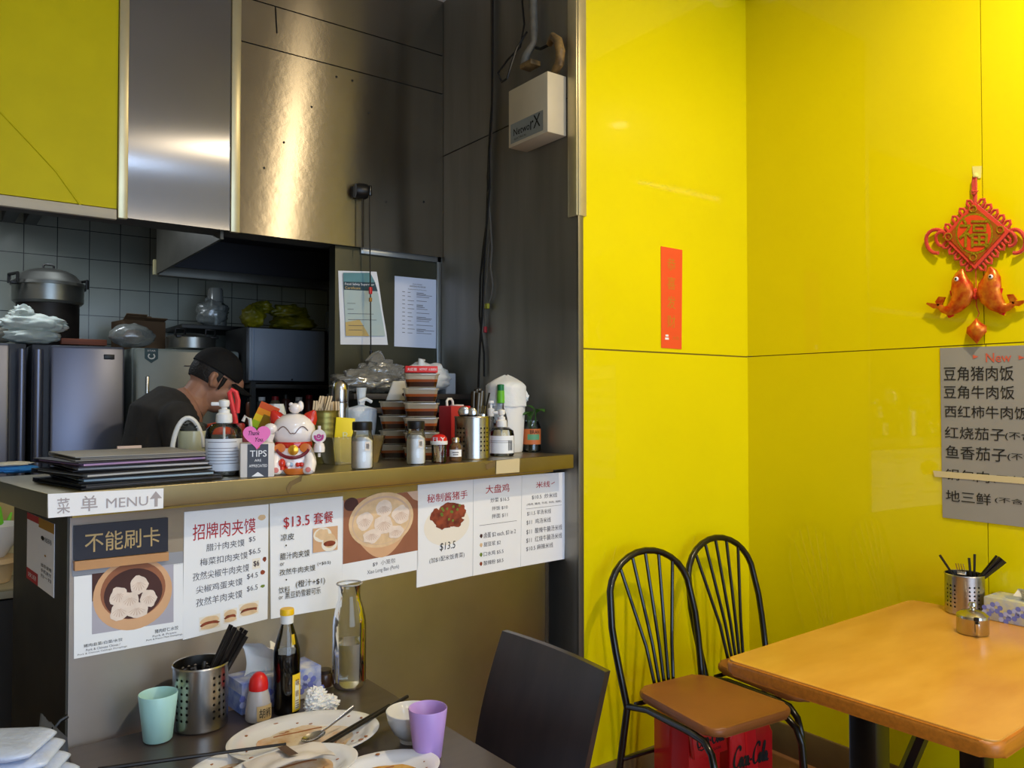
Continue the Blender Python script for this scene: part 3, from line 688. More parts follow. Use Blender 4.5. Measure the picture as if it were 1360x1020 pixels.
# ---- red banner on the yellow back wall
def BB(x, y): return OY(x, y, YB-.001)
sh = Sheet(BB(877.5, 327), BB(906, 332), BB(905, 464), BB(878, 462), Vector((0, -1, 0)))
t = sheet_thing('wall_banner', 'narrow red paper banner with gold writing on the yellow wall', 'banner', sh, paper_mat=mat('vermilion paper', (236, 84, 34), rough=.6))
b = MB()
for k, c_ in enumerate('恭喜发财'): sh.text(b, c_, .28, .10+.19*k, .68, .225+.19*k, 0, bold=.02)
sh.text(b, '大吉', .54, .875, .86, .91, 0); sh.rect(b, .20, .865, .34, .885, 1, .0018); sh.rect(b, .18, .895, .36, .915, 1, .0018); kid(b, 'lettering', [mat('dull gold print', (208, 124, 30), rough=.6), M_paper], t)

# ---- grey menu board on the right wall
def RB(x, y): return OX(x, y, XR-.001)
RN = Vector((-1, 0, 0))
ytl = RB(1249, 462.3); ybl = RB(1252.5, 687)
wbd = .62
sh = Sheet(ytl, ytl+Vector((0, -wbd, -.012)), ybl+Vector((0, -wbd, -.004)), ybl, RN)
t = sheet_thing('menu_board', 'grey handwritten menu sheet on the yellow right wall', 'sign', sh, paper_mat=mat('grey card', (150, 148, 142), rough=.55, var=.03), th=.003, pname='board')
def SU(x, y):   # pixel -> u, v on the board
    p = RB(x, y); return ((ytl.y-p.y)/wbd, (ytl.z-p.z)/(ytl.z-ybl.z))
b = MB()
def wr(s_, px0, py0, px1, py1, mi, bold=.012, u1x=None):
    u0, v0 = SU(px0, py0); u1, v1 = SU(px1, py1)
    sh.text(b, s_, u0, v0, u1, v1, mi, h=.0045, bold=bold)
LN = [('豆角猪肉饭', 1254, 487, 1347, 504), ('豆角牛肉饭', 1254, 512, 1348, 529), ('西红柿牛肉饭', 1255, 538, 1367, 556), ('红烧茄子', 1255, 566, 1335, 585), ('鱼香茄子', 1256, 591, 1337, 613), ('锅包肉', 1256, 622, 1314, 641), ('地三鲜', 1256, 650, 1316, 671)]
for L_ in LN: wr(*L_, 0)
for (x0, y0, x1, y1) in ((1335, 572, 1395, 586), (1338, 600, 1398, 614), (1318, 629, 1378, 645), (1321, 659, 1382, 673)): wr('(不含饭)', x0, y0, x1, y1, 0)
wr('New', 1310, 468, 1344, 479, 1, bold=.03); u0, v0 = SU(1290, 473); u1, v1 = SU(1298, 473)
for (px_) in (1296, 1357):
    u0, v0 = SU(px_, 473); sh.poly(b, [(u0-.012, v0-.012), (u0+.016, v0), (u0-.012, v0+.012)], 1, .0045)
kid(b, 'lettering', [M_inkd, mat('red marker', (206, 96, 70), rough=.8)], t)
p0 = RB(1240, 625); p1 = RB(1242, 633); tl_ = Sheet(p0+RN*.0035, p0+RN*.0035+Vector((0, -.66, -.004)), p1+RN*.0035+Vector((0, -.65, -.004)), p1+RN*.0035, RN)
t = sheet_thing('masking_tape', 'strip of cream masking tape covering one line of the grey menu', 'tape', tl_, paper_mat=mat('cream tape', (208, 194, 150), rough=.7))
# ================================================================ WALL FITTINGS
# ---- junction box on the steel wall
def SB(x, y, h=0.0): p = OX(x, y, XS); return p + Vector((-h, 0, 0))
M_boxp = mat('beige powder coat', (196, 184, 158), rough=.45, var=.05)
t = thing('junction_box', 'beige metal electrical box high on the steel side wall', 'box', (XS-.0005, 2.349, 2.418))
b = MB(); b.box((-.046, 0, .111), (.09, .24, .222), bev=.004); b.build('housing', M_boxp, t)
b = MB()
fr = lambda x, y: Vector((-.0915, .105-x*.20, .012+y*.075+ (0)))
b.face([fr(0, 0), fr(1, 0), fr(1, 1), fr(0, 1)]); b.text('Netwo', lambda x, y: Vector((-.0921, .105-x*.20, .012+y*.075)), .10, .34, .60, .70, 1, bold=.04); b.text('rX', lambda x, y: Vector((-.0921, .105-x*.20, .012+y*.075)), .62, .28, .92, .92, 1, bold=.05)
b.text('ELECTRICAL', lambda x, y: Vector((-.0921, .105-x*.20, .012+y*.075)), .12, .12, .50, .22, 1)
b.build('label_plate', [mat('silver label', (150, 156, 156), rough=.4, metal=.4), M_inkd], t, smooth=0)
# ---- conduit above the box
t = thing('conduit', 'grey conduit pipe with a dirty bent elbow, above the beige box', 'pipe', SB(716, 60, .03))
o_ = t.location.copy(); lc = lambda x, y, h: SB(x, y, h)-o_
b = MB(); b.tube([lc(716, -60, .03), lc(716, 0, .03), lc(717, 45, .03), lc(718, 60, .034), lc(712, 78, .05), lc(709, 92, .05)], [.016, .016, .016, .013, .016, .018], seg=10); b.build('pipe', mat('grimy grey pipe', (98, 94, 84), rough=.6, var=.25, vscale=30), t)
b = MB(); b.tube([lc(737, 62, .028), lc(744, 52, .034), lc(752, 58, .04), lc(757, 72, .045), lc(754, 88, .04), lc(744, 100, .03)], [.011, .016, .018, .018, .017, .015], seg=10); b.build('elbow', mat('dirty cream pipe', (140, 112, 66), rough=.55, rgb2=(70, 54, 34), vscale=30), t)
b = MB(); b.tube([lc(720, 66, .03), lc(728, 68, .035), lc(738, 62, .03)], .006, seg=6); b.build('cable', M_black, t)
b = MB(); b.box(lc(718, 91, .05), (.05, .07, .02), bev=.004); b.build('gland', mat('dirty cream pipe', (140, 112, 66)), t)
# ---- loose cables over the box and long cable run
t = thing('hanging_cable', 'thin dark cable looping down onto the beige electrical box', 'cable', SB(700, 60, .02)); o_ = t.location.copy()
b = MB(); b.tube([lc(701, -40, .02), lc(699, 5, .02), lc(703, 35, .025), lc(699, 65, .03), lc(690, 85, .06), lc(687, 105, .095), lc(694, 117, .10), lc(701, 112, .10), lc(704, 100, .098), lc(702, 70, .06), lc(708, 45, .03)], .0042, seg=6); b.build('cable_loop', M_black, t)
t = thing('cable_run', 'bundle of black cables hanging down the steel side wall', 'cable', SB(650, 250, .012)); o_ = t.location.copy()
for k, pts in enumerate((((658, -60), (657, 60), (656, 160), (652, 205), (651, 250), (649, 300), (645, 330), (641, 370), (640, 420), (642, 440), (646, 470), (646, 500)),
          ((659, -60), (659, 60), (658, 140), (654, 200), (655, 250), (651, 300), (648, 340), (646, 380), (645, 420), (643, 445), (641, 480), (640, 515)),
          ((655, -60), (656, 80), (657, 160), (654, 210), (650, 235), (652, 270), (655, 300), (652, 330), (649, 370), (647, 410), (648, 440)))):
    b = MB(); b.tube([lc(x, y, .012+.006*(k % 2)) for x, y in pts], (.0048, .0052, .0036)[k], seg=6); b.build('cable', [M_black, M_black, mat('grey braided cord', (88, 84, 76), rough=.8)][k], t)
b = MB(); b.tube([lc(655, 300, .014), lc(657, 330, .014), lc(655, 355, .014), lc(658, 380, .014), lc(656, 395, .014), lc(652, 403, .014)], .004, seg=6); b.build('frayed_cord', mat('grey braided cord', (88, 84, 76)), t)
b = MB(); b.box(lc(651, 407, .016), (.014, .022, .022), bev=.003); b.build('tape_wrap', mat('yellow green tape', (150, 146, 30), rough=.5), t)
b = MB(); b.box(lc(648, 438, .014), (.014, .012, .026), bev=.003); b.build('tape_wrap', mat('red tape', (150, 30, 36), rough=.5), t)
# ---- cord pulley on the steel sheet
pc = OY(480, 254, YF-.03)
t = thing('cord_pulley', 'black cord pulley on the steel sheet with two hanging cords', 'pulley', pc)
b = MB(); b.lathe([(.0, -.028), (.030, -.026), (.033, -.015), (.033, .016), (.028, .026), (0, .028)], seg=14, M=RY(math.radians(90)) @ RX(.2)); b.box((0, .018, 0), (.05, .036, .05), bev=.006); b.build('wheel_housing', M_black, t)
b = MB(); b.box((.036, -.006, .006), (.012, .02, .045), bev=.004); b.build('bracket', M_blackm, t)
def pcl(x, y, dy=-.0): return OY(x, y, YF-.035)-pc
b = MB(); b.tube([pcl(481, 262), pcl(481, 300), pcl(481, 332)], .0022, seg=6); b.build('cord', M_black, t)
b = MB(); b.tube([pcl(491, 258), pcl(491, 300), pcl(492, 390), pcl(492.5, 460), pcl(493, 500)], .003, seg=6); b.build('cord', M_black, t)
b = MB(); b.box(pcl(492, 386), (.014, .012, .03), bev=.003); b.build('cord_tag', M_redpl, t)
b = MB(); b.box(pcl(492, 398), (.012, .012, .018), bev=.003); b.build('cord_tag', mat('ochre tag', (170, 120, 30), rough=.5), t)
b = MB(); b.lathe([(0, -.014), (.007, -.01), (.007, .01), (0, .014)], seg=8, c=pcl(492.8, 469)); b.build('cord_knob', M_black, t)

# ---- red knot ornament with two fish on the right wall
def KN(zx, zy, h): return RB(1180+zx/3.78, 200+zy/3.78) + RN*h
ko = KN(447, 428, .0); UPK = (-1, 0, 0)
M_cord = mat('red silk cord', (196, 48, 20), rough=.7, var=.15, vscale=90, sheen=.3); M_velv = mat('red velvet', (214, 52, 22), rough=.8, sheen=.4)
M_glit = mat('gold glitter print', (150, 108, 18), rough=.45, rgb2=(186, 60, 16), vscale=110, metal=.2); M_gchar = mat('gold glitter', (176, 150, 26), rough=.35, metal=.5, var=.35, vscale=200)
M_fish = mat('gilded red fish', (222, 134, 30), rough=.32, metal=.45, rgb2=(190, 50, 16), vscale=45)
t = thing('knot_ornament', 'red Chinese knot hanging with gold character and two padded fish', 'ornament', ko)
kl = lambda zx, zy, h: KN(zx, zy, h)-ko
b = MB(); b.face([kl(422, 80, .002), kl(470, 78, .002), kl(466, 138, .002), kl(426, 140, .002)]); b.box(kl(446, 128, .012), (.02, .012, .014), bev=.003); b.build('wall_hook', mat('cream hook', (226, 218, 130), rough=.4), t, smooth=30)
b = MB()
for dx in (-10, -2, 6): b.tube([kl(442+dx*.6, 132, .013), kl(442+dx, 175, .013), kl(443+dx*.7, 212, .013), kl(445+dx*.3, 268, .013)], .0042, seg=6)
b.tube([kl(430, 206, .016), kl(444, 212, .021), kl(457, 206, .016), kl(445, 222, .02), kl(431, 218, .016)], .0045, seg=6); b.build('hanging_cord', M_cord, t)
b = MB(); dm = [(445, 262), (622, 408), (447, 597), (285, 436)]
for h0, h1, k, mi in ((.006, .020, 1.0, 0), (.020, .0225, .86, 1)):
    q = [(447+(x-447)*k, 426+(y-426)*k) for x, y in dm]
    A = [b.bm.verts.new(kl(x, y, h0)) for x, y in q]; B = [b.bm.verts.new(kl(x, y, h1)) for x, y in q]
    b.bm.faces.new(A[::-1]).material_index = mi; b.bm.faces.new(B).material_index = mi
    for i in range(4): b.bm.faces.new([A[i], A[(i+1) % 4], B[(i+1) % 4], B[i]]).material_index = mi
b.build('diamond_panel', [M_velv, M_glit], t, smooth=0)
b = MB()
for rr, h, mi in ((102, .0232, 1), (92, .0242, 0)):
    b.face([kl(447+rr*.92*math.cos(a), 420+rr*math.sin(a), h) for a in [2*math.pi*k/36 for k in range(36)]], mi)
for (x, y) in ((440, 298), (576, 402), (440, 540), (316, 436)): b.tube([kl(x+17*math.cos(a), y+17*math.sin(a), .0235) for a in [2*math.pi*k/12 for k in range(12)]], .002, seg=5, mi=1, closed=True)
b.build('medallion', [mat('orange red satin', (226, 70, 26), rough=.5), M_gchar], t, smooth=30)
b = MB()
for dh in (.0255, .027): b.text('福', lambda x, y: kl(372+x*145, 490-y*142, dh), 0, 0, 1, 1, 0, bold=.05)
b.build('gold_character', M_gchar, t)
def loops(p0, p1, n, out):
    for k in range(n):
        u = (k+.5)/n; x = p0[0]+(p1[0]-p0[0])*u; y = p0[1]+(p1[1]-p0[1])*u; dx, dy = out
        b = MB(); w = 13; px_, py_ = -dy, dx
        pts = [(x-px_*w, y-py_*w), (x-px_*w+dx*24, y-py_*w+dy*24), (x+dx*36, y+dy*36), (x+px_*w+dx*24, y+py_*w+dy*24), (x+px_*w, y+py_*w)]
        b.tube([kl(a, c, .012) for a, c in pts], .0048, seg=7); b.build('cord_loop', M_cord, t)
loops((445, 262), (300, 420), 4, (-.62, -.78)); loops((452, 262), (612, 396), 5, (.60, -.80)); loops((295, 450), (440, 592), 5, (-.62, .78)); loops((455, 592), (612, 420), 5, (.62, .78))
for s in (-1, 1):
    cx = 447
    for (ax, ay, c0, c1, r_) in ((70, 66, 200, 458, .0065), (42, 40, 172, 446, .0055)):
        b = MB(); pts = []
        for k in range(15):
            a = math.radians(-100+260*k/14)
            pts.append(kl(cx+s*(c0+ax*.75*math.cos(a)-4)*1.0, c1-ay*math.sin(a)*.9+(0), .013+.004*math.sin(a*2)))
        b.tube(pts, r_, seg=7); b.build('side_loop', M_cord, t)
b = MB(); b.tube([kl(446, 597, .012), kl(447, 640, .012), kl(448, 700, .012), kl(450, 780, .012), kl(458, 805, .012), kl(464, 818, .012), kl(456, 836, .012)], .0016, seg=5); b.build('hanging_thread', M_cord, t)
b = MB(); b.blob(kl(447, 722, .016), (.010, .010, .018), amp=.3, freq=3, seed=4); b.build('thread_knot', M_velv, t)
for s in (-1, 1):
    f0 = (lambda x, y, h: kl(447+s*(447-x), y, h)) if s > 0 else (lambda x, y, h: kl(447-(447-x), y, h))
    def f0(x, y, h, s=s): return kl(447 - s*(447-x) if s > 0 else 447 + (447-x)+14, y - (12 if s < 0 else 0), h)
    path = [(384, 598), (378, 622), (374, 650), (384, 690), (392, 720), (378, 752), (350, 785), (318, 806), (290, 800), (268, 784)]
    rad = [.004, .018, .027, .036, .038, .034, .027, .019, .012, .009]
    b = MB(); b.tube([f0(x, y, .022) for x, y in path], rad, seg=14, flat=1.0, up=UPK)
    c0_ = f0(380, 700, .022)
    for v in b.bm.verts: v.co.x = c0_.x + (v.co.x-c0_.x)*.55
    fb = b.build('fish', M_fish, t)
    b = MB()
    for q in (((268, 790), (250, 762), (268, 735), (300, 738), (288, 765), (280, 790)), ((272, 792), (240, 795), (205, 772), (210, 765), (245, 770), (285, 775))):
        A = [f0(x, y, .015) for x, y in q]; B = [f0(x, y, .024) for x, y in q]; va = [b.bm.verts.new(p) for p in A]; vb = [b.bm.verts.new(p) for p in B]
        b.bm.faces.new(va[::-1]); b.bm.faces.new(vb); n = len(q)
        for i in range(n): b.bm.faces.new([va[i], va[(i+1) % n], vb[(i+1) % n], vb[i]])
    b.build('tail_fin', M_fish, fb, smooth=30)
    b = MB()
    for q in (((350, 702), (322, 706), (328, 735), (344, 738)), ((300, 808), (316, 842), (340, 832), (345, 800))):
        A = [f0(x, y, .015) for x, y in q]; B = [f0(x, y, .022) for x, y in q]; va = [b.bm.verts.new(p) for p in A]; vb = [b.bm.verts.new(p) for p in B]
        b.bm.faces.new(va[::-1]); b.bm.faces.new(vb)
        for i in range(4): b.bm.faces.new([va[i], va[(i+1) % 4], vb[(i+1) % 4], vb[i]])
    b.build('side_fin', M_redpl, fb, smooth=30)
    b = MB(); b.lathe([(0, -.004), (.007, -.001), (.0075, .002), (.004, .006), (0, .007)], seg=12, c=f0(368, 650, .038), M=RY(math.radians(-90)), mis=[0, 0, 0, 1]); b.build('eye', [M_wht_pl, M_black], fb)
b = MB()
pts = [(450, 838), (470, 862), (500, 882), (500, 912), (478, 935), (450, 972), (420, 940), (398, 920), (402, 888), (428, 866)]
A = [b.bm.verts.new(kl(x, y, .010)) for x, y in pts]; ctr1 = b.bm.verts.new(kl(450, 905, .034)); B = [b.bm.verts.new(kl(450+(x-450)*.8, 905+(y-905)*.8, .026)) for x, y in pts]
n = len(pts); b.bm.faces.new(A[::-1])
for i in range(n): b.bm.faces.new([A[i], A[(i+1) % n], B[(i+1) % n], B[i]]); b.bm.faces.new([B[i], B[(i+1) % n], ctr1])
b.build('pendant', M_fish, t, smooth=60)

# ================================================================ COUNTER THINGS
def facing(p): return math.atan2(-p.x, p.y)
def back(x, ytop, d):
    """a thing standing on the counter at depth d from its front edge: foot, height of the top seen at ytop, metres per pixel"""
    p = OP(x, ytop, CO+E2*d, E2); q = Vector((p.x, p.y, ZC)); return q, p.z-ZC, scl(q)
def cloc(u, d, z=0): return CO + E1*u + E2*d + Vector((0, 0, ZC+z))
def wedge_label(b, r, a0, a1, z0, z1, mi, n=10, dr=.0006):
    b.grid(lambda u, v: Vector(((r+dr)*math.cos(a0+(a1-a0)*u), (r+dr)*math.sin(a0+(a1-a0)*u), z0+(z1-z0)*v)), n, 1, mi)
def cyl_text(b, t, r, am, half, z0, z1, mi, dr=.0011, **k):
    b.text(t, lambda x, y: Vector(((r+dr)*math.cos(am-half+2*half*x), (r+dr)*math.sin(am-half+2*half*x), z0+(z1-z0)*y)), 0, 0, 1, 1, mi, **k)
FR = -math.pi/2
# menus
zz = .001
specs = [('black menu folder, lowest of the counter stack', .225, .17, .33, .28, 4, (22, 22, 26), None), ('black menu folder with pale blue inner sheet, second from the stack bottom', .23, .165, .30, .25, -3, (24, 24, 28), (150, 170, 184)),
         ('black menu folder with light grey pages, third from the stack bottom', .215, .18, .31, .26, 7, (20, 20, 24), (176, 176, 176)), ('dark menu folder with pale pages, third from the stack top', .235, .20, .30, .25, -5, (30, 28, 34), (190, 186, 186)),
         ('menu folder with lilac page edges, second from the stack top', .215, .20, .30, .26, 5, (40, 32, 46), (168, 136, 178)), ('menu folder with grey paper cover, topmost of the counter stack', .235, .215, .29, .26, -4, (150, 146, 140), (120, 116, 112))]
for i, (lab, u, d, w, dd, a, c1, c2) in enumerate(specs):
    p = cloc(u, d, zz); t = thing('menu_folder', lab, 'menu', p, CA+math.radians(a), 'menu folders stacked on the counter end')
    mcov = mat('menu cover %d' % i, c1, rough=.5, var=.06); h = .0105
    b = MB()
    def sheet(b, z, w, dd, th, s, mi=0):
        b.grid(lambda u_, v_: Vector(((u_-.5)*w, (v_-.5)*dd, z+th/2+.0018*noise.noise(Vector((u_*3+s, v_*3, s))))), 10, 8, mi); b.grid(lambda u_, v_: Vector(((u_-.5)*w, (v_-.5)*dd, z-th/2+.0018*noise.noise(Vector((u_*3+s, v_*3, s))))), 10, 8, mi)
    b.box((0, 0, .0012), (w, dd, .0022), bev=.0006); b.box((0, 0, h-.0014), (w, dd, .0022), bev=.0006); b.box((0, dd/2-.002, h/2), (w, .003, h-.002)); b.build('cover', mcov, t)
    b = MB(); b.box((.004, -.004, h/2), (w-.014, dd-.012, h-.0062)); b.build('pages', mat('menu pages %d' % i, c2 or (60, 60, 66), rough=.8), t)
    zz += h+.0007
# blue cleaning cloth
p = OZ(22, 628, ZC)
t = thing('cleaning_cloth', 'bright blue folded cloth with white top at the counter left end', 'cloth', p, CA+.2)
b = MB(); b.blob((0, 0, .010), (.055, .04, .012), amp=.15, freq=3, seed=1, flatb=-.009); b.build('blue_layer', mat('blue sponge cloth', (40, 120, 200), rough=.9, bump=.4), t)
b = MB(); b.blob((-.006, .006, .024), (.048, .034, .006), amp=.2, freq=3, seed=2); b.build('white_layer', mat('white scourer', (210, 208, 196), rough=.9, bump=.4), t)
# pump bottles
def pump_bottle(label, p, s, r, hb, htot, lab_rgb, liquid=None, txt=(), barcode=False):
    t = thing('pump_bottle', label, 'bottle', p, facing(p))
    zs = hb*.72
    b = MB(); b.lathe([(0, .001), (r*.94, .001), (r, .006), (r, zs), (r*.93, zs+.16*hb), (r*.62, hb-.02*hb), (r*.34, hb), (r*.30, hb+.012)], seg=32); b.build('bottle', M_pet, t)
    b = MB(); b.lathe([(0, .003), (r*.93, .003), (r*.965, .008), (r*.965, zs*.9), (0, zs*.9)], seg=28); b.build('gel', liquid or clear('clear gel', (236, 240, 238), body=.10), t)
    b = MB(); wedge_label(b, r, FR-1.25, FR+1.25, hb*.10, zs*.98, 0, 16); n = 9
    for k in range(n): 
        if k in txt: wedge_label(b, r, FR-.95, FR+(.85 if k % 2 else .7), hb*.18+k*(zs*.72/n), hb*.18+k*(zs*.72/n)+.0013, 1, 10, .0010)
    if barcode:
        for k in range(9): wedge_label(b, r, FR+.55+.05*k, FR+.55+.05*k+(.02 if k % 3 else .035), hb*.2, hb*.55, 2, 1, .0010)
    b.build('label', [mat('bottle label', lab_rgb, rough=.5), M_ink, M_inkd], t)
    pr = r*.42
    b = MB(); z0 = hb; b.lathe([(pr, z0), (pr*1.05, z0+.004), (pr*1.0, z0+.022), (pr*.72, z0+.026), (pr*.72, z0+.034), (pr*.40, z0+.036), (pr*.36, htot-.022), (pr*.62, htot-.020), (pr*.72, htot-.012), (pr*.66, htot-.004), (0, htot)], seg=24)
    b.box((-pr*.9, 0, htot-.013), (pr*1.5, .012, .010), bev=.003); b.build('pump', M_wht_pl, t)
    b = MB(); b.tube([(0, 0, hb), (.001, 0, hb*.5), (.004, 0, .01)], .0032, seg=8); b.build('dip_tube', M_wht_pl, t)
    return t
p, s = stand(297, 633, ZC, .045)
pump_bottle('large clear hand sanitiser pump bottle beside the menu folders', p, s, .0465, .135, .197, (226, 230, 238), txt=(1, 2, 3, 4, 5, 6, 8))
p, s = stand(666, 606, ZC, .035)
pump_bottle('small clear pump bottle with barcode label beside the large cutlery canister', p, s, .0445, .10, .163, (222, 224, 224), txt=(5, 6), barcode=True)
# dark red carton
p, h, s = back(325, 578, .16)
t = thing('carton', 'slim dark red carton between the sanitiser and the TIPS box', 'box', p, CA); b = MB(); b.box((0, 0, h/2), (.036, .05, h), bev=.002); b.build('box', mat('dark red card', (124, 34, 44), rough=.5), t); b = MB(); b.box((0, -.0262, h*.45), (.02, .0012, h*.5)); b.build('print', mat('pinkish print', (150, 64, 74), rough=.5), t)
# TIPS box
p = OZ(350, 634, ZC) + E2*.035; s = scl(p)
t = thing('tip_box', 'white tip box with dark TIPS label and pink heart', 'box', p, facing(p)+.05)
w, h = .082, .086
b = MB(); b.box((0, 0, h/2), (w, .062, h), bev=.003); b.build('box', mat('ivory card', (222, 214, 206), rough=.5), t)
b = MB(); b.face([(-.024, -.0316, .001), (.026, -.0316, .001), (.026, -.0316, h*.97), (-.024, -.0316, h*.97)])
tf = lambda z0, z1: (lambda x, y: Vector((-.024+.05*x, -.0322, z0+(z1-z0)*y)))
b.text('TIPS', tf(.052, .068), .12, 0, .92, 1, 1, bold=.06); b.text('ARE', tf(.040, .046), .34, 0, .66, 1, 1, bold=.05); b.text('APPRECIATED', tf(.026, .033), .08, 0, .95, 1, 1, bold=.04)
b.face([(-.014, -.0322, .003), (.016, -.0322, .003), (.001, -.0322, .014)], 1)
hp = lambda cx, cz, sc, y: [(cx+sc*(16*math.sin(a)**3)/16, y, cz+sc*(13*math.cos(a)-5*math.cos(2*a)-2*math.cos(3*a)-math.cos(4*a))/16) for a in [2*math.pi*k/40 for k in range(40)]]
b.face(hp(.001, .0765, .005, -.0322), 2)
b.build('label', [mat('slate label', (70, 74, 84), rough=.6), M_paper, mat('coral print', (226, 90, 90), rough=.6)], t, smooth=0)
b = MB()
A = [b.bm.verts.new(q) for q in hp(-.002, h+.018, .033, -.036)]; B = [b.bm.verts.new(q) for q in hp(-.002, h+.018, .033, -.034)]
b.bm.faces.new(A); b.bm.faces.new(B[::-1])
for i in range(40): b.bm.faces.new([A[i], B[i], B[(i+1) % 40], A[(i+1) % 40]])
b.text('Thank', lambda x, y: Vector((-.022+.027*x, -.0366, h+.020+.011*y)), 0, 0, 1, 1, 1, bold=.05, shear=.3); b.text('You.', lambda x, y: Vector((-.006+.020*x, -.0366, h+.004+.011*y)), 0, 0, 1, 1, 1, bold=.05, shear=.3)
b.build('heart_card', [mat('pink card', (240, 120, 190), rough=.6), M_inkd], t, smooth=0)
# lucky cat
p = OZ(403, 630, ZC) + E2*.05; s = scl(p)
t = thing('lucky_cat', 'white porcelain lucky cat figurine with red ears on the counter', 'figurine', p, facing(p)-.05)
M_porc = mat('white porcelain', (236, 228, 224), rough=.12, coat=.6); M_cred = mat('red glaze', (196, 38, 24), rough=.15, coat=.5); M_cor = mat('orange glaze', (206, 112, 44), rough=.2, coat=.4); M_mar = mat('maroon ribbon', (110, 24, 34), rough=.3)
b = MB(); b.lathe([(0, 0), (.046, 0), (.055, .006), (.060, .022), (.058, .042), (.050, .062), (.044, .075), (.040, .085)], seg=32, sy=.82)
b.lathe([(.030, .074), (.046, .083), (.054, .097), (.0565, .112), (.054, .128), (.045, .143), (.030, .153), (.014, .158), (0, .159)], seg=32, sy=.85); b.build('body', M_porc, t)
def catf(x, z): return (x, -.85*math.sqrt(max(1e-6, .0566**2-x*x-.35*(z-.112)**2))-.0006, z)
for sx in (-1, 1):
    b = MB(); A = [Vector((sx*.024, 0, .146)), Vector((sx*.052, 0, .130)), Vector((sx*.055, -.002, .166))]
    b.tube([((A[0]+A[1])/2), ((A[0]+A[1])/2+A[2])/2*1.0, A[2]], [.022, .017, .004], seg=12, flat=.6); b.build('ear', M_cred, t)
    b = MB(); b.tube([catf(sx*(.011+.027*k/10), .114+.011*math.sin(math.pi*k/10)) for k in range(11)], .0012, seg=6); b.build('eye', M_black if False else mat('grey brown line', (110, 84, 76), rough=.4), t)
    b = MB(); b.tube([catf(sx*.011*k/6, .108+.006*k/6-.004*math.sin(math.pi*k/6)) for k in range(7)], .0012, seg=6); b.build('mouth', mat('grey brown line', (110, 84, 76)), t)
    b = MB(); b.tube([(sx*.040, -.030, .050), (sx*.045, -.044, .030), (sx*.040, -.050, .010)], [.012, .016, .017], seg=12); b.blob((sx*.040, -.050, .012), (.017, .015, .012), amp=0, ridge=False, seg=14, rings=8, flatb=-.011); b.build('foot', M_porc, t)
    b = MB(); b.lathe([(0, 0), (.007, .0), (.006, .0015), (0, .002)], seg=12, c=(sx*.040, -.0655, .014), M=RX(math.pi/2)); b.build('paw_pad', mat('pink glaze', (206, 120, 112), rough=.3), t)
b = MB(); b.tube([(-.05, -.018, .065), (-.058, -.03, .072), (-.062, -.036, .088), (-.058, -.040, .108)], [.012, .012, .012, .014], seg=12); b.blob((-.056, -.043, .120), (.017, .013, .014), amp=0, ridge=False, seg=16, rings=10); b.build('raised_arm', M_porc, t)
b = MB(); b.blob((.004, -.012, .172), (.016, .015, .014), amp=0, ridge=False, seg=16, rings=10); b.blob((-.006, -.014, .182), (.006, .005, .006), amp=0, ridge=False, seg=10, rings=6); b.blob((.018, -.010, .178), (.008, .005, .014), amp=0, ridge=False, seg=10, rings=6); b.build('small_kitten', M_porc, t)
b = MB(); b.lathe([(.0465, .068), (.0495, .078), (.046, .086)], seg=32, sy=.84); b.build('bib', M_cred, t)
b = MB(); b.tube([(.030*math.sin(a)*1.35, -.052+.012*abs(math.sin(a)), .072-.028*math.cos(a)) for a in [-1.35+2.7*k/14 for k in range(15)]], .0045, seg=8); b.build('ribbon', M_mar, t)
b = MB(); b.lathe([(0, 0), (.0135, 0), (.0135, .002), (.009, .004), (0, .005)], seg=18, c=(.002, -.048, .064), M=RX(math.pi/2)); b.build('gold_coin', mat('gold glaze', (216, 160, 50), rough=.2, metal=.7), t)
b = MB(); b.lathe([(0, 0), (.022, 0), (.029, .008), (.030, .016), (0, .017)], seg=20, c=(.006, -.046, .001), sy=.6); b.build('basket', M_cor, t)
b = MB()
for k in range(10): b.blob((-.016+.044*random.random(), -.054+.014*random.random(), .018+.012*random.random()), (.006, .005, .006), amp=.1, seg=8, rings=6, mi=k % 3)
b.build('basket_treat', [M_porc, mat('pale blue glaze', (150, 178, 206), rough=.3), M_cred], t)
b = MB(); b.lathe([(0, 0), (.008, .002), (.006, .010), (.009, .014), (.009, .024), (.004, .030), (0, .031)], seg=12, c=(-.026, -.055, .012)); b.build('gourd', M_cred, t)
b = MB(); b.lathe([(0, -.004), (.018, -.004), (.019, 0), (.018, .004), (0, .004)], seg=24, c=(.066, -.030, .098), M=RX(math.pi/2)); b.lathe([(0, 0), (.014, .001), (.015, .012), (.012, .024), (0, .028)], seg=20, c=(.067, -.030, .056)); b.tube([(.067, -.03, .116), (.067, -.03, .126)], .004, seg=8); b.tube([(.067, -.03, .054), (.067, -.03, .044)], .0035, seg=8); b.build('dangling_charm', M_porc, t)
b = MB(); b.tube([(.066+.010*math.cos(a), -.0348, .098+.010*math.sin(a)) for a in [math.pi*.9+math.pi*1.25*k/12 for k in range(13)]], .003, seg=6); b.tube([(.066+.004*math.cos(a), -.0348, .099+.004*math.sin(a)) for a in [2*math.pi*k/8 for k in range(8)]], .002, seg=6, closed=True); b.build('charm_swirl', mat('magenta glaze', (186, 60, 140), rough=.3), t)
b = MB()
for c_ in ((-.032, -.041, .069), (.032, -.041, .069)): b.lathe([(0, 0), (.012, 0), (.012, .002), (0, .003)], seg=14, c=c_, M=RX(math.pi/2), sx=1.2)
b.build('bib_coin', M_cor, t)
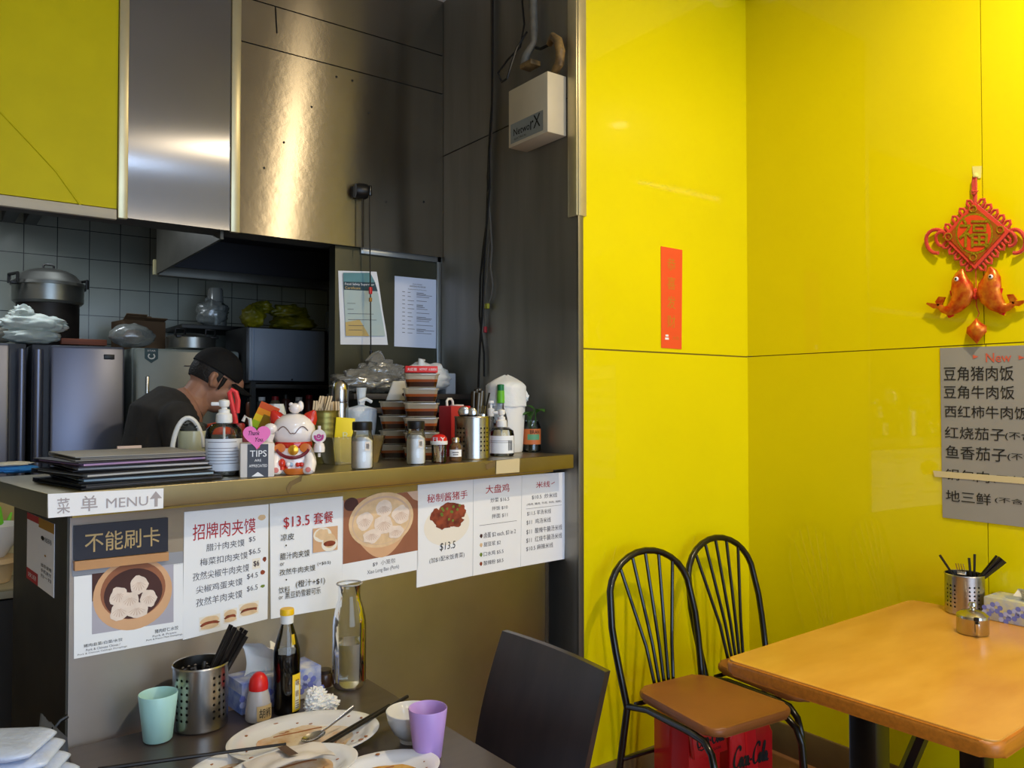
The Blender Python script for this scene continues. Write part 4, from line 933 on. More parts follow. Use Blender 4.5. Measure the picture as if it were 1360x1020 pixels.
# clear tub with yellow card
p = OZ(478, 616, ZC) + E2*.05; s = scl(p)
t = thing('plastic_tub', 'frosted clear tub behind the powder jar beside the cat', 'tub', p, CA+.05)
b = MB(); a0, a1 = rrect(.165, .09, .015), rrect(.20, .115, .018)
n = len(a0); zt_ = .083
def ring(b, P, z): return [b.bm.verts.new((x, y, z)) for x, y in P]
r0 = ring(b, a0, .001); r1 = ring(b, a1, zt_); r2 = ring(b, [(x*1.03, y*1.04) for x, y in a1], zt_+.001); b.bm.faces.new(r0[::-1])
for A, B in ((r0, r1), (r1, r2)):
    for i in range(n): b.bm.faces.new([A[i], A[(i+1) % n], B[(i+1) % n], B[i]])
b.build('tub', clear('frosted tub plastic', (226, 226, 214), body=.34, body_rgb=(206, 204, 180), rough=.2), t, smooth=30)
q = p + E1*-.025 + Vector((0, 0, .004))
t = thing('yellow_card', 'bright yellow folded card standing in the frosted tub', 'card', q, facing(q)+.1)
b = MB(); b.box((0, 0, .068), (.058, .012, .136), rot=RY(.08), bev=.002); b.build('card', mat('bright yellow card', (246, 220, 20), rough=.5), t)
b = MB(); b.text('R', lambda x, y: Vector((-.004+.02*x, -.0072, .070+.022*y)), 0, 0, 1, 1, 0, bold=.05); b.build('print', mat('pale print', (240, 238, 170), rough=.6), t)
# shaker jars
def powder_jar(label, p, r, h, rz):
    t = thing('powder_jar', label, 'jar', p, rz, 'powder jars with black lids')
    b = MB(); b.lathe([(0, .001), (r*.92, .001), (r, .006), (r, h*.33), (r*.97, h*.35), (r, h*.38), (r, h*.66), (r*.86, h*.76), (r*.84, h*.84)], seg=28); b.build('jar', clear('jar plastic', (250, 250, 248), fac=0.0), t)
    b = MB(); b.lathe([(0, .004), (r*.90, .004), (r*.95, .008), (r*.95, h*.60), (r*.5, h*.67), (0, h*.69)], seg=24); b.build('white_powder', mat('white powder', (246, 245, 243), rough=.9), t)
    b = MB(); b.lathe([(r*.9, h*.82), (r*.92, h*.83), (r*.92, h*.985), (r*.86, h), (0, h)], seg=28); b.build('lid', M_black, t)
    b = MB(); wedge_label(b, r, FR+.25, FR+.75, h*.40, h*.58, 0, 4, .0008); cyl_text(b, '糖', r, FR+.5, .16, h*.43, h*.55, 1, dr=.0014); b.build('label', [mat('ivory tag', (226, 216, 206), rough=.6), M_inkd], t)
p, s = stand(481, 624, ZC, .031); powder_jar('white powder jar with black lid in front of the frosted tub', p, .0305, .133, facing(p))
p, s = stand(552.5, 618, ZC, .029); powder_jar('white powder jar with black lid in front of the stacked sauce tubs', p, .0285, .131, facing(p))
# toothpick jar
p, s = stand(583, 615.5, ZC, .024)
t = thing('toothpick_jar', 'clear toothpick jar with red and white lid', 'jar', p, facing(p))
b = MB(); b.lathe([(0, .001), (.021, .001), (.0235, .004), (.0225, .02), (.0235, .036), (.0235, .058)], seg=24); b.build('jar', M_pet, t)
for k in range(14):
    b = MB(); x, y = random.uniform(-.012, .012), random.uniform(-.012, .012); x2, y2 = random.uniform(-.013, .013), random.uniform(-.013, .013); b.tube([(x, y, .004), (x2, y2, .052)], .0011, seg=5); tag(b.build('toothpick', mat('pale toothpick', (206, 176, 130), rough=.7), None, loc=p), 'pale wooden toothpick inside the jar with red and white lid', 'toothpick', 'toothpicks in the red lidded jar')
b = MB(); b.lathe([(.026, .057), (.0265, .058), (.0265, .067), (.0255, .068)], seg=24, mi=1); b.lathe([(.0255, .068), (.0245, .076), (.019, .084), (.010, .088), (0, .089)], seg=24); b.build('lid', [M_redpl, M_wht_pl], t)
b = MB(); cyl_text(b, 'FLY', .0247, FR, .8, .068, .080, 0, dr=.0012, bold=.03); b.build('lid_print', M_paper, t)
# small spice bottle
p, s = stand(605, 613.5, ZC, .02)
t = thing('spice_bottle', 'small spice bottle with steel cap and white label', 'bottle', p, facing(p))
b = MB(); b.lathe([(0, .001), (.018, .001), (.02, .004), (.02, .045), (.017, .053), (.012, .058), (.0115, .062)], seg=24); b.build('bottle', clear('spice glass', (214, 190, 160), body=.35, body_rgb=(150, 110, 76)), t)
b = MB(); wedge_label(b, .02, FR-1.1, FR+1.1, .016, .038, 0, 10); wedge_label(b, .02, FR-.5, FR+.5, .028, .031, 1, 6, .001); wedge_label(b, .02, FR-.4, FR+.4, .021, .024, 1, 6, .001); b.build('label', [M_paper, M_ink], t)
b = MB(); b.lathe([(.0125, .061), (.0125, .072), (.010, .076), (0, .077)], seg=20); b.build('cap', M_steel, t)
# perforated cutlery canister builder
M_can = mat('canister steel', (176, 172, 166), rough=.26, metal=1, var=.04)
def canister(label, p, r, h, rz, cat='cutlery holder', cols=None, nrow=6):
    t = thing('cutlery_canister', label, cat, p, rz)
    b = MB(); cols = cols or [FR+d for d in (-.95, -.72, -.49, .49, .72, .95)] + [FR+math.pi+d for d in (-.7, -.45, -.2, .2, .45, .7)]
    rows = [h*.22+k*h*.105 for k in range(nrow)]
    perforated(b, r, .004, h, cols, rows, .0042*r/.055)
    b.lathe([(r, .004), (r*.96, .0005), (0, .0005)], seg=48); b.lathe([(r, h-.001), (r+.0022, h), (r+.0008, h+.0035), (r-.0015, h+.002), (r-.0015, h-.004)], seg=48)
    b.build('canister', M_can, t, smooth=50)
    b = MB(); b.lathe([(r*.93, .006), (r*.93, h*.86)], seg=32); b.lathe([(0, .006), (r*.93, .006)], seg=32); b.build('inner_shade', mat('canister inner shade', (30, 28, 26), rough=.5, metal=.5), t)  # added dark sleeve, puts the canister's inner shade behind the holes
    return t
p, s = stand(627.5, 611, ZC, .06); rc_, hc_ = .0590, .137
canister('large perforated steel cutlery canister on the counter', p, rc_, hc_, facing(p))
can_p = p.copy()
def stick(name, label, cat, grp, P, Q, r=.004, m=None, flat=1.0):
    """a straight thin thing from P (low end) to Q"""
    P, Q = Vector(P), Vector(Q); t = thing(name, label, cat, P, 0, grp); return t, Q-P
M_ck = mat('black chopstick', (24, 20, 19), rough=.4); M_hand = mat('dark steel handle', (84, 76, 66), rough=.3, metal=1)
hd = Vector((can_p.x, can_p.y, 0)).normalized(); rt = Vector((hd.y, -hd.x, 0))
for k, (dx, dy, tx, top, kind) in enumerate(((-.012, .02, .010, .235, 'handle'), (-.004, .0, .004, .243, 'handle'), (.006, .02, .014, .250, 'handle'), (.012, -.01, .020, .238, 'handle'), (.018, .02, .022, .252, 'handle'), (.024, .0, .030, .245, 'handle'), (.010, .03, .012, .228, 'handle'), (.022, .01, .056, .238, 'chopstick'))):
    P = can_p + rt*(dx*.5) + hd*dy*.6 + Vector((0, 0, .010)); Q = can_p + rt*tx + hd*dy + Vector((0, 0, top-.02))
    nm = 'steel spoon standing handle up in the large counter canister' if kind == 'handle' else 'dark chopstick leaning right in the large counter canister'
    if kind == 'handle':
        t = thing('table_spoon', nm, 'spoon', P, 0, 'spoons handle up in the counter canister'); b = MB(); b.tube([(0, 0, 0), (Q-P)*.5, (Q-P)*.9, Q-P], [.004, .006, .0095, .0085], seg=8, flat=.45, up=tuple(rt)); b.build('handle', M_hand, t)
        b = MB(); b.blob((0, 0, .014), (.010, .005, .014), amp=0, ridge=False, seg=12, rings=8); b.build('bowl', M_steel, t)
    else:
        t = thing('chopstick', nm, 'chopstick', P); b = MB(); b.tube([(0, 0, 0), Q-P], [.002, .0035], seg=6); b.build('stick', M_ck, t)
for k, (dx, hh, w, lab) in enumerate(((-.028, .146, .020, 'large steel spoon bowl up at the left rim of the counter canister'), (-.002, .142, .017, 'steel spoon bowl up at the middle of the counter canister'))):
    P = can_p + rt*(dx*.6) - hd*.012 + Vector((0, 0, .012)); t = thing('serving_spoon', lab, 'spoon', P, facing(P))
    v = rt*(dx*.4) - hd*.012; v = RZ(-facing(P)) @ v
    b = MB(); b.tube([(0, 0, 0), v*.7+Vector((0, 0, hh*.6)), v+Vector((0, 0, hh-.015))], .003, seg=8); b.build('handle', M_steel, t)
    b = MB(); b.blob(v+Vector((0, 0, hh-.003)), (w, .006, .019), amp=0, ridge=False, seg=18, rings=10); b.build('bowl', M_steel, t)
P = can_p + rt*.022 - hd*.010 + Vector((0, 0, .012)); t = thing('fork', 'steel fork tines up at the right rim of the counter canister', 'fork', P, facing(P))
b = MB(); b.tube([(0, 0, 0), (.006, 0, .12)], .003, seg=8); b.build('handle', M_steel, t)
b = MB(); b.box((.008, 0, .128), (.022, .003, .018), bev=.001)
for k in range(4): b.tube([(-.0005+.0058*k, 0, .135), (.002+.0062*k, -.004, .162)], .0014, seg=5)
b.build('tines', M_steel, t)
# red box behind canister with white hook
p, h, s = back(604, 539, .26)
t = thing('red_box', 'tall red box behind the large cutlery canister', 'box', p, CA-.05)
b = MB(); b.box((0, 0, h/2), (.088, .07, h), bev=.003); b.build('box', mat('matt red card', (184, 28, 38), rough=.5), t)
b = MB(); b.lathe([(0, h-.001), (.024, h-.001), (.024, h+.004), (0, h+.005)], seg=20, c=(.01, 0, 0)); b.build('top_seal', M_wht_pl, t)
b = MB(); b.tube([(-.034, .0, h-.002), (-.036, 0, h+.016), (-.030, 0, h+.024), (-.016, 0, h+.024), (-.010, 0, h+.016), (-.009, 0, h)], .0045, seg=8); b.build('handle', M_wht_pl, t)
# green capped bottle
p, h, s = back(665, 510, .22)
t = thing('sauce_bottle', 'clear bottle with green cap behind the small pump bottle', 'bottle', p, facing(p))
b = MB(); b.lathe([(0, .001), (.024, .001), (.026, .006), (.026, .12), (.020, .145), (.012, .165), (.012, h-.066)], seg=24); b.build('bottle', M_pet, t)
b = MB(); wedge_label(b, .026, FR-1.2, FR+1.2, .03, .10, 0, 10); b.build('label', mat('pale label', (214, 206, 180), rough=.6), t)
b = MB(); b.lathe([(.012, h-.07), (.0145, h-.068), (.0135, h-.026), (.0125, h-.024)], seg=20); b.build('neck_sleeve', mat('bright green sleeve', (96, 176, 40), rough=.4), t)
b = MB(); b.lathe([(.0125, h-.026), (.0125, h-.002), (0, h)], seg=20); b.build('cap', mat('dark green cap', (20, 110, 60), rough=.4), t)
p, h, s = back(652, 532, .25)
t = thing('lotion_bottle', 'white pump bottle half hidden behind the green capped bottle', 'bottle', p, facing(p)); b = MB(); b.lathe([(0, .001), (.026, .001), (.027, h*.55), (.012, h*.68), (.011, h*.72)], seg=20); b.build('bottle', M_pet, t)
b = MB(); b.lathe([(.013, h*.7), (.013, h*.84), (.005, h*.86), (.005, h*.94), (.012, h*.95), (.012, h), (0, h)], seg=16); b.build('pump', M_wht_pl, t)
# white bin with bag
p, s = stand(672, 602, ZC, .07); hbn = (602-500)*s
t = thing('waste_bin', 'white bin lined with a plastic bag in the counter corner', 'bin', p, 0)
b = MB(); R_ = 26.5*s
b.lathe([(0, .001), (R_*.80, .001), (R_*.84, .006), (R_*.97, hbn*.62), (R_*1.0, hbn*.70), (R_*.95, hbn*.70), (R_*.80, .01), (0, .01)], seg=36); b.build('bin', M_wht_pl, t)
b = MB(); b.grid(lambda u, v: Vector(((R_*(1.03-.10*v**3 if v < .6 else (1.03*math.cos((v-.6)/.4*1.5)))*math.cos(2*math.pi*u)*(1+.03*math.sin(u*40)*(1-v))), (R_*(1.03 if v < .6 else 1.03*math.cos((v-.6)/.4*1.5))*math.sin(2*math.pi*u)*(1+.03*math.sin(u*46)*(1-v))), hbn*.60+hbn*.40*v+.005*noise.noise(Vector((u*9, v*5, 2))))), 48, 14, wrap=True); b.build('bag_liner', mat('white plastic bag film', (226, 228, 228)), t, smooth=80)
b = MB(); b.blob((R_*1.02, -.02, hbn*.72), (.012, .012, .018), amp=.4, freq=3, seed=2); b.build('bag_knot', M_bag, t)
# plant jar
p = OX(706.5, 598, 1.845); p.z = ZC
t = thing('plant_jar', 'glass sauce jar holding a small green cutting by the steel wall', 'plant', p, facing(p))
b = MB(); b.lathe([(0, .001), (.030, .001), (.034, .005), (.034, .09), (.029, .104), (.027, .110), (.028, .118), (.024, .118)], seg=28); b.build('jar', clear('jar glass', (226, 234, 226)), t)
b = MB(); b.lathe([(0, .004), (.031, .004), (.031, .03), (0, .03)], seg=24); b.build('soil_water', mat('dark water', (50, 42, 30), rough=.2), t)
b = MB(); wedge_label(b, .034, FR-1.3, FR+1.3, .028, .086, 0, 12); wedge_label(b, .034, FR-.5, FR+.9, .045, .066, 1, 8, .0010); cyl_text(b, 'BRAN', .034, FR+.35, .55, .068, .082, 2, dr=.0014, bold=.03); b.build('label', [mat('orange label', (196, 106, 52), rough=.5), mat('green print', (92, 150, 110), rough=.5), M_inkd], t)
for k, (a, rr, hz) in enumerate(((.3, .040, .150), (1.9, .045, .142), (3.2, .040, .150), (4.3, .050, .140), (5.3, .055, .152), (2.6, .016, .165))):
    b = MB(); c_ = Vector((rr*math.cos(a), rr*math.sin(a), hz)); d_ = Vector((math.cos(a), math.sin(a), .1)); sd_ = Vector((-math.sin(a), math.cos(a), 0))
    for hh in (0, .0012): b.grid(lambda u, v: c_ + d_*((u-.5)*.056) + sd_*((v-.5)*.034*math.sin(math.pi*min(max(u, .02), .98))) + Vector((0, 0, .008*math.sin(math.pi*u)-.02*(u-.5)**2+hh)), 8, 4)
    b.tube([(0, 0, .03), (c_.x*.4, c_.y*.4, .12), tuple(c_ - d_*.028)], .0016, seg=5); b.build('leaf', mat('leaf green', (58, 104, 36), rough=.4, var=.15), t)
# tin of clothes pegs
p, h, s = back(431, 545, .30)
t = thing('peg_tin', 'ribbed green tin can behind the lucky cat', 'tin', p, facing(p)); rT = 20*s
b = MB(); pr = [(0, .001), (rT, .001)]
for k in range(9): pr += [(rT, h*(k+.2)/9), (rT*.975, h*(k+.5)/9), (rT, h*(k+.8)/9)]
pr += [(rT*1.03, h), (rT*.96, h), (rT*.95, .01), (0, .01)]; b.lathe(pr, seg=32); b.build('can', mat('olive tin', (140, 130, 70), rough=.35, metal=.8), t)
for k, (dx, hh, a) in enumerate(((-.030, .030, -.1), (-.018, .046, -.25), (-.006, .044, -.2), (.008, .046, -.25), (.018, .026, 0), (.030, .028, 0), (.040, .028, .05), (-.010, .020, .1), (.022, .024, .1))):
    q = p + RZ(facing(p)) @ Vector((dx, -.012+.012*(k % 3), h-.036)); pg = thing('clothes_peg', 'pale wooden clothes peg sticking out of the green tin', 'peg', q, facing(p), 'wooden pegs in the green tin')
    for sx in (-1, 1):
        b = MB(); b.box((sx*.0036, 0, (hh+.036)/2), (.0055, .010, hh+.036), rot=RY(-a), bev=.001); b.build('peg_half', mat('pale peg wood', (214, 190, 152), rough=.7), pg)
# thermos
p, h, s = back(452, 504, .42)
t = thing('thermos_flask', 'steel thermos flask behind the green peg tin', 'flask', p, facing(p)); r_ = 11.2*s
b = MB(); b.lathe([(0, .001), (r_*.97, .001), (r_, .006), (r_, h*.70), (0, h*.70)], seg=32); b.build('body', M_steel, t)
b = MB(); b.lathe([(r_*.96, h*.70), (r_, h*.715), (r_, h*.86), (r_*.86, h*.94), (r_*.5, h*.985), (0, h)], seg=32); b.build('cup_lid', M_steel, t)
# knotted bag
p, h, s = back(480, 515, .40)
t = thing('knotted_bag', 'small knotted white plastic bag between thermos and sauce tubs', 'bag', p, 0)
b = MB(); b.grid(lambda u, v: Vector(((.055*(math.sin(math.pi*min(v*.62+.12, 1))**.8 if v < .75 else .20+.5*(v-.75))*1.0)*math.cos(2*math.pi*u)*(1+.18*noise.noise(Vector((math.cos(6.28*u)*2, math.sin(6.28*u)*2, v*3)))), .045*(math.sin(math.pi*min(v*.62+.12, 1)) if v < .75 else .2+.5*(v-.75))*math.sin(2*math.pi*u)*(1+.2*noise.noise(Vector((math.cos(6.28*u)*2, math.sin(6.28*u)*2, v*3+5)))), h*v)), 32, 20, wrap=True); b.build('bag', mat('thin white bag', (206, 212, 216), rough=.35, sss=.2, bump=.3), t, smooth=80)
b = MB(); b.tube([(-.022, -.03, h*.80), (0, -.036, h*.84), (.022, -.03, h*.80)], .006, seg=8); b.build('knot', M_bag, t)
# sauce tubs
M_tubp = clear('takeaway tub plastic', (236, 232, 222), body=.36, body_rgb=(232, 216, 186), rough=.12); M_sauce = mat('dark soy marinade', (46, 22, 10), rough=.2); M_oil = mat('orange chilli oil', (136, 66, 26), rough=.15)
def sauce_tub(label, p, rz, w0, d0, h, grp):
    t = thing('sauce_tub', label, 'tub', p, rz, grp); w1, d1 = w0*1.18, d0*1.12
    def shell(b, z0, z1, f0, f1, mi=0):
        A = rrect(w0*f0, d0*f0, .012); B = rrect(w0+(w1-w0)*z1/h if f1 is None else w0*f1, d0+(d1-d0)*z1/h if f1 is None else d0*f1, .014)
        a = ring(b, A, z0); c = ring(b, B, z1); n = len(a); b.bm.faces.new(a[::-1])
        for i in range(n): b.bm.faces.new([a[i], a[(i+1) % n], c[(i+1) % n], c[i]]).material_index = mi
        return c
    b = MB(); c = shell(b, 0.0005, h*.9, 1.0, 1.18); b.build('tub', M_tubp, t, smooth=30)
    b = MB(); c = shell(b, .002, h*.40, 1.006, 1.088); b.bm.faces.new(c); b.build('sauce', M_sauce, t, smooth=30)
    b = MB(); z0, z1 = h*.402, h*.58; A = ring(b, rrect(w0*1.089, d0*1.089, .0135), z0); B = ring(b, rrect(w0*1.124, d0*1.124, .014), z1); n = len(A); b.bm.faces.new(A[::-1]); b.bm.faces.new(B)
    for i in range(n): b.bm.faces.new([A[i], A[(i+1) % n], B[(i+1) % n], B[i]])
    b.build('chilli_oil', M_oil, t, smooth=30)
    b = MB(); b.prism(rrect(w0*1.24, d0*1.22, .016), h*.89, h*.97); b.build('lid', M_tubp, t, smooth=30)
base = OZ(558, 613, ZC); hdT = Vector((base.x, base.y, 0)).normalized(); rtT = Vector((hdT.y, -hdT.x, 0)); base = base + hdT*.06; s = scl(base); hT = .0462; rzT = facing(base)+.06; gT = 'dark sauce tubs stacked on the counter'
ords = ['lowest', 'second from the bottom', 'third from the bottom', 'third from the top', 'second from the top', 'topmost']
for k in range(6): sauce_tub('clear tub of dark sauce, %s of the taller stack' % ords[k], base+Vector((0, 0, k*(hT+.0004)))+E1*(.002*(k % 2)), rzT, .092, .100, hT, gT)
base2 = base - rtT*.080 + hdT*.125; hT2 = .0475
ords2 = ['lowest', 'second from the bottom', 'second from the top', 'topmost']
for k in range(4): sauce_tub('clear tub of dark sauce, %s of the shorter left stack' % ords2[k], base2+Vector((0, 0, k*(hT2+.0004))), rzT, .095, .095, hT2, gT)
q = base + Vector((0, 0, 6*(hT+.0004)))
t = thing('red_carton', 'flat red carton lying on the taller stack of sauce tubs', 'box', q, rzT)
b = MB(); b.box((0, -.02, .0115), (.102, .085, .021), bev=.0015); b.build('box', mat('bright red card', (206, 36, 36), rough=.5), t)
b = MB(); b.text('大红袍', lambda x, y: Vector((-.045+.03*x, -.0633, .006+.010*y)), 0, 0, 1, 1); b.text('HOTPOT', lambda x, y: Vector((-.006+.024*x, -.0633, .008+.007*y)), 0, 0, 1, 1); b.text('火锅底料', lambda x, y: Vector((.022+.026*x, -.0633, .007+.008*y)), 0, 0, 1, 1); b.build('print', M_paper, t, smooth=0)
# back of the counter, left: pot with loop handle, small things
p, h, s = back(257, 572, .34)
t = thing('beige_pot', 'beige pot with white loop handle behind the menu folders', 'pot', p, facing(p)); r_ = 19*s
b = MB(); b.lathe([(0, .001), (r_*.94, .001), (r_, .006), (r_*1.02, h*.9), (r_, h), (r_*.93, h), (r_*.92, .01), (0, .01)], seg=32); b.build('pot', mat('beige enamel', (196, 196, 164), rough=.25, coat=.3), t)
b = MB(); b.lathe([(r_*1.005, .004), (r_*1.03, .006), (r_*1.03, h*.38), (r_*1.01, h*.39)], seg=32); b.build('white_base', M_wht_pl, t)
b = MB(); b.tube([(-r_*.35-r_*1.02*math.cos(a), -r_*.75, h*.35+(h*.65+.036)*math.sin(a)) for a in [math.pi*.92*k/16 for k in range(17)]], .0065, seg=8); b.build('loop_handle', M_wht_pl, t)
b = MB(); b.blob((0, 0, h+.006), (r_*.85, r_*.85, .02), amp=.3, freq=2.5, seed=8); b.build('lid', mat('dark grey lid', (60, 62, 58), rough=.5), t)
p, h, s = back(268, 590, .22)
t = thing('plush_toy', 'tiny blue and white toy between the beige pot and the sanitiser', 'toy', p, facing(p))
b = MB(); b.blob((-.004, 0, .012), (.016, .013, .014), amp=.2, freq=2, seed=5, flatb=-.012); b.build('blue_body', mat('deep blue', (46, 40, 96), rough=.6), t)
b = MB(); b.blob((.004, -.006, .032), (.012, .011, .013), amp=.2, freq=3, seed=6); b.blob((.010, -.010, .016), (.007, .007, .009), amp=.1, seed=3); b.blob((-.004, -.006, .048), (.006, .006, .007), amp=.1, seed=2); b.build('white_head', M_wht_pl, t)
p, h, s = back(291, 560, .33)
t = thing('orange_jar', 'jar with orange lid behind the large sanitiser bottle', 'jar', p, facing(p)); b = MB(); b.lathe([(0, .001), (.034, .001), (.036, h*.7), (.033, h*.78)], seg=24); b.build('jar', M_pet, t)
b = MB(); b.lathe([(.037, h*.74), (.038, h*.78), (.034, h*.95), (0, h)], seg=24); b.build('lid', mat('orange lid', (226, 84, 44), rough=.4), t)
p, h, s = back(316, 562, .25)
t = thing('red_lid_jar', 'small jar with dark red lid beside the large sanitiser bottle', 'jar', p, facing(p)); b = MB(); b.lathe([(0, .001), (.017, .001), (.018, h*.75), (.016, h*.8)], seg=20); b.build('jar', mat('tan spice', (170, 140, 112), rough=.4), t); b = MB(); b.lathe([(.019, h*.76), (.019, h*.97), (.016, h), (0, h)], seg=20); b.build('lid', mat('dark red lid', (150, 34, 40), rough=.4), t)
# organiser with cards, bag and scissors
p, h, s = back(345, 584, .22)
t = thing('desk_caddy', 'dark grey caddy hidden behind the TIPS box', 'caddy', p, CA)
b = MB(); ww, dd_, hh = .165, .09, .098
for c_, d_ in (((0, 0, .003), (ww, dd_, .005)), ((-ww/2, 0, hh/2), (.004, dd_, hh)), ((ww/2, 0, hh/2), (.004, dd_, hh)), ((0, -dd_/2, hh/2), (ww, .004, hh)), ((0, dd_/2, hh/2), (ww, .004, hh)), ((0, 0, hh/2), (.003, dd_, hh))): b.box(c_, d_)
b.build('caddy', mat('grey caddy plastic', (74, 74, 76), rough=.5), t, smooth=0)
def incad(u, v, z=.008): return p + E1*u + E2*v + Vector((0, 0, z))
q = incad(-.050, .015); t = thing('rainbow_packet', 'glossy rainbow packet leaning in the caddy behind the TIPS box', 'packet', q, facing(q)-.1)
rb = [(220, 90, 40), (238, 150, 30), (242, 214, 40), (170, 206, 40), (90, 170, 60)]
b = MB(); Mt = RY(.42)
for k in range(5):
    for yy in (-.003, .003): b.face([Mt @ Vector((x, yy, z)) for x, z in ((-.024, .190-.018*k), (.030, .190-.018*k), (.030, .172-.018*k), (-.024, .172-.018*k))], k)
b.box(Mt @ Vector((.003, 0, .052)), (.054, .006, .060), rot=Mt, mi=4)
b.box(Mt @ Vector((.010, -.0035, .135)), (.026, .001, .05), rot=Mt, mi=5); b.build('packet', [mat('rainbow %d' % i, c_, rough=.25, coat=.4) for i, c_ in enumerate(rb)] + [mat('gold foil', (150, 120, 40), rough=.3, metal=.8)], t, smooth=0)
q = incad(-.002, -.015); t = thing('price_card', 'pale price card with barcode in the caddy behind the TIPS box', 'card', q, facing(q))
b = MB(); Mt = RY(.16); b.box(Mt @ Vector((0, 0, .076)), (.046, .003, .15), rot=Mt, bev=.001); b.build('card', mat('ivory price card', (222, 210, 190), rough=.6), t)
b = MB(); f_ = lambda x, y: Mt @ Vector((-.016+.034*x, -.0024, .06+.08*y)); b.text('¥9.80', f_, .15, .62, .9, .80, 0, bold=.05)
for k in range(10): b.face([f_(.2+.06*k, .12), f_(.2+.06*k+(.02 if k % 2 else .035), .12), f_(.2+.06*k+(.02 if k % 2 else .035), .40), f_(.2+.06*k, .40)])
b.build('print', M_inkd, t, smooth=0)
q = incad(.071, .02); t = thing('utensil_bag', 'crumpled clear white bag standing behind the price card', 'bag', q, 0)
b = MB(); b.grid(lambda u, v: Vector((.030*(.75+.35*math.sin(2.6*v)-.55*max(0, v-.6))*math.cos(2*math.pi*u)*(1+.3*noise.noise(Vector((math.cos(6.28*u)*1.5, math.sin(6.28*u)*1.5, v*3))))-.010*v, .022*math.sin(2*math.pi*u)*(1+.3*noise.noise(Vector((math.cos(6.28*u)*2, math.sin(6.28*u)*2, v*3)))), .175*v)), 28, 18, wrap=True); b.build('bag', mat('thin white bag', (206, 212, 216)), t, smooth=80)
q = incad(-.048, .03); t = thing('scissors', 'scissors with coral red handles upright beside the rainbow packet', 'scissors', q, facing(q))
b = MB(); b.tube([(0, 0, 0), (-.004, 0, .10)], [.002, .006], seg=6, flat=.4); b.build('blade', M_steel, t)
b = MB(); b.tube([(-.004, 0, .10), (-.010, 0, .14), (-.020, 0, .185), (-.024, 0, .206), (-.018, 0, .214), (-.008, 0, .208), (-.002, 0, .185), (-.004, 0, .15)], .007, seg=8); b.build('handle', mat('coral red rubber', (226, 60, 64), rough=.4), t)
q = incad(-.040, -.028); t = thing('nozzle_bottle', 'white spray nozzle bottle behind the dark red carton', 'bottle', q, facing(q))
b = MB(); b.lathe([(0, 0), (.014, 0), (.014, .07), (.006, .085), (.006, .10)], seg=16); b.tube([(0, 0, .095), (-.004, 0, .135), (-.016, 0, .142), (-.022, 0, .128)], .005, seg=8); b.build('body', M_wht_pl, t)
p = OZ(200, 598, ZC+.03) ; p = cloc(.30, .38)
t = thing('paper_slip', 'pinkish paper slip standing behind the menu folders', 'paper', p, CA); b = MB(); b.box((0, 0, .036), (.062, .006, .072), bev=.001); b.build('slip', mat('pinkish paper', (220, 196, 184), rough=.7), t)

# ================================================================ BACK SHELF behind the counter
t = thing('back_shelf', 'dark wooden shelf at the back of the counter below the notices', 'shelf', (1.60, 2.97, 0))
M_shelf = mat('dark shelf board', (48, 42, 38), rough=.5, var=.15)
for z in (1.475, 1.42): 
    b = MB(); b.box((0, 0, z-.011), (.54, .26, .022), bev=.002); b.build('board', M_shelf, t)
for sx in (-1, 1):
    b = MB(); b.box((sx*.255, 0, .712), (.03, .24, 1.376), bev=.002); b.build('upright', M_shelf, t)
SH = 1.476
p = Vector((1.535, 2.965, SH)); t = thing('plastic_bags', 'heap of crumpled clear plastic bags on the back shelf', 'bags', p)
t['label'] = 'crumpled clear plastic bag spilling over the back shelf left end'; t['category'] = 'bag'
b = MB(); b.blob((-.10, -.03, .045), (.15, .09, .046), amp=.30, freq=2.6, seed=3, flatb=-.044, seg=48, rings=28); b.blob((-.03, 0, .085), (.10, .07, .05), amp=.35, freq=2.2, seed=9, seg=40, rings=24); b.tube([(-.05, 0, .12), (-.04, 0, .155), (-.03, 0, .175)], [.05, .03, .006], seg=10); b.build('crumpled_film', M_bagc, t, smooth=80); t.name = 'clear_bag'
p = Vector((1.725, 2.965, SH)); t = thing('white_bag', 'full white plastic bag resting on the back shelf', 'bag', p)
b = MB(); b.blob((-.01, 0, .066), (.115, .09, .066), amp=.16, freq=2.4, seed=12, flatb=-.065, seg=48, rings=28); b.tube([(-.04, -.03, .115), (-.048, -.035, .145), (-.03, -.035, .14)], [.02, .012, .006], seg=8); b.build('bag', M_bag, t, smooth=80)
p = Vector((1.835, 2.99, SH)); t = thing('foam_box', 'pale foam box at the back shelf right end', 'box', p)
b = MB(); b.box((0, 0, .045), (.05, .09, .09), bev=.004); b.build('box', mat('grey white foam', (176, 180, 186), rough=.8), t)
q = base2+Vector((0, 0, 4*(hT2+.0004)+.001)); t = thing('tape_dispenser', 'white wedge shaped dispenser on the shorter stack of sauce tubs', 'dispenser', q, rzT)
b = MB(); M_ = Matrix(((1, 0, 0), (0, 0, 1), (0, 1, 0)))
b.prism([(-.035, 0), (.038, 0), (.038, .062), (.020, .066), (-.012, .064)], -.022, .022, M=M_, bev=.004); b.build('body', M_wht_pl, t)
b = MB(); b.lathe([(0, 0), (.006, 0), (.006, .003), (0, .003)], seg=12, c=(.024, -.0225, .02), M=RX(math.pi/2)); b.build('button', M_black, t)
# ================================================================ DARK TABLE THINGS
ZT = TZ + .0006
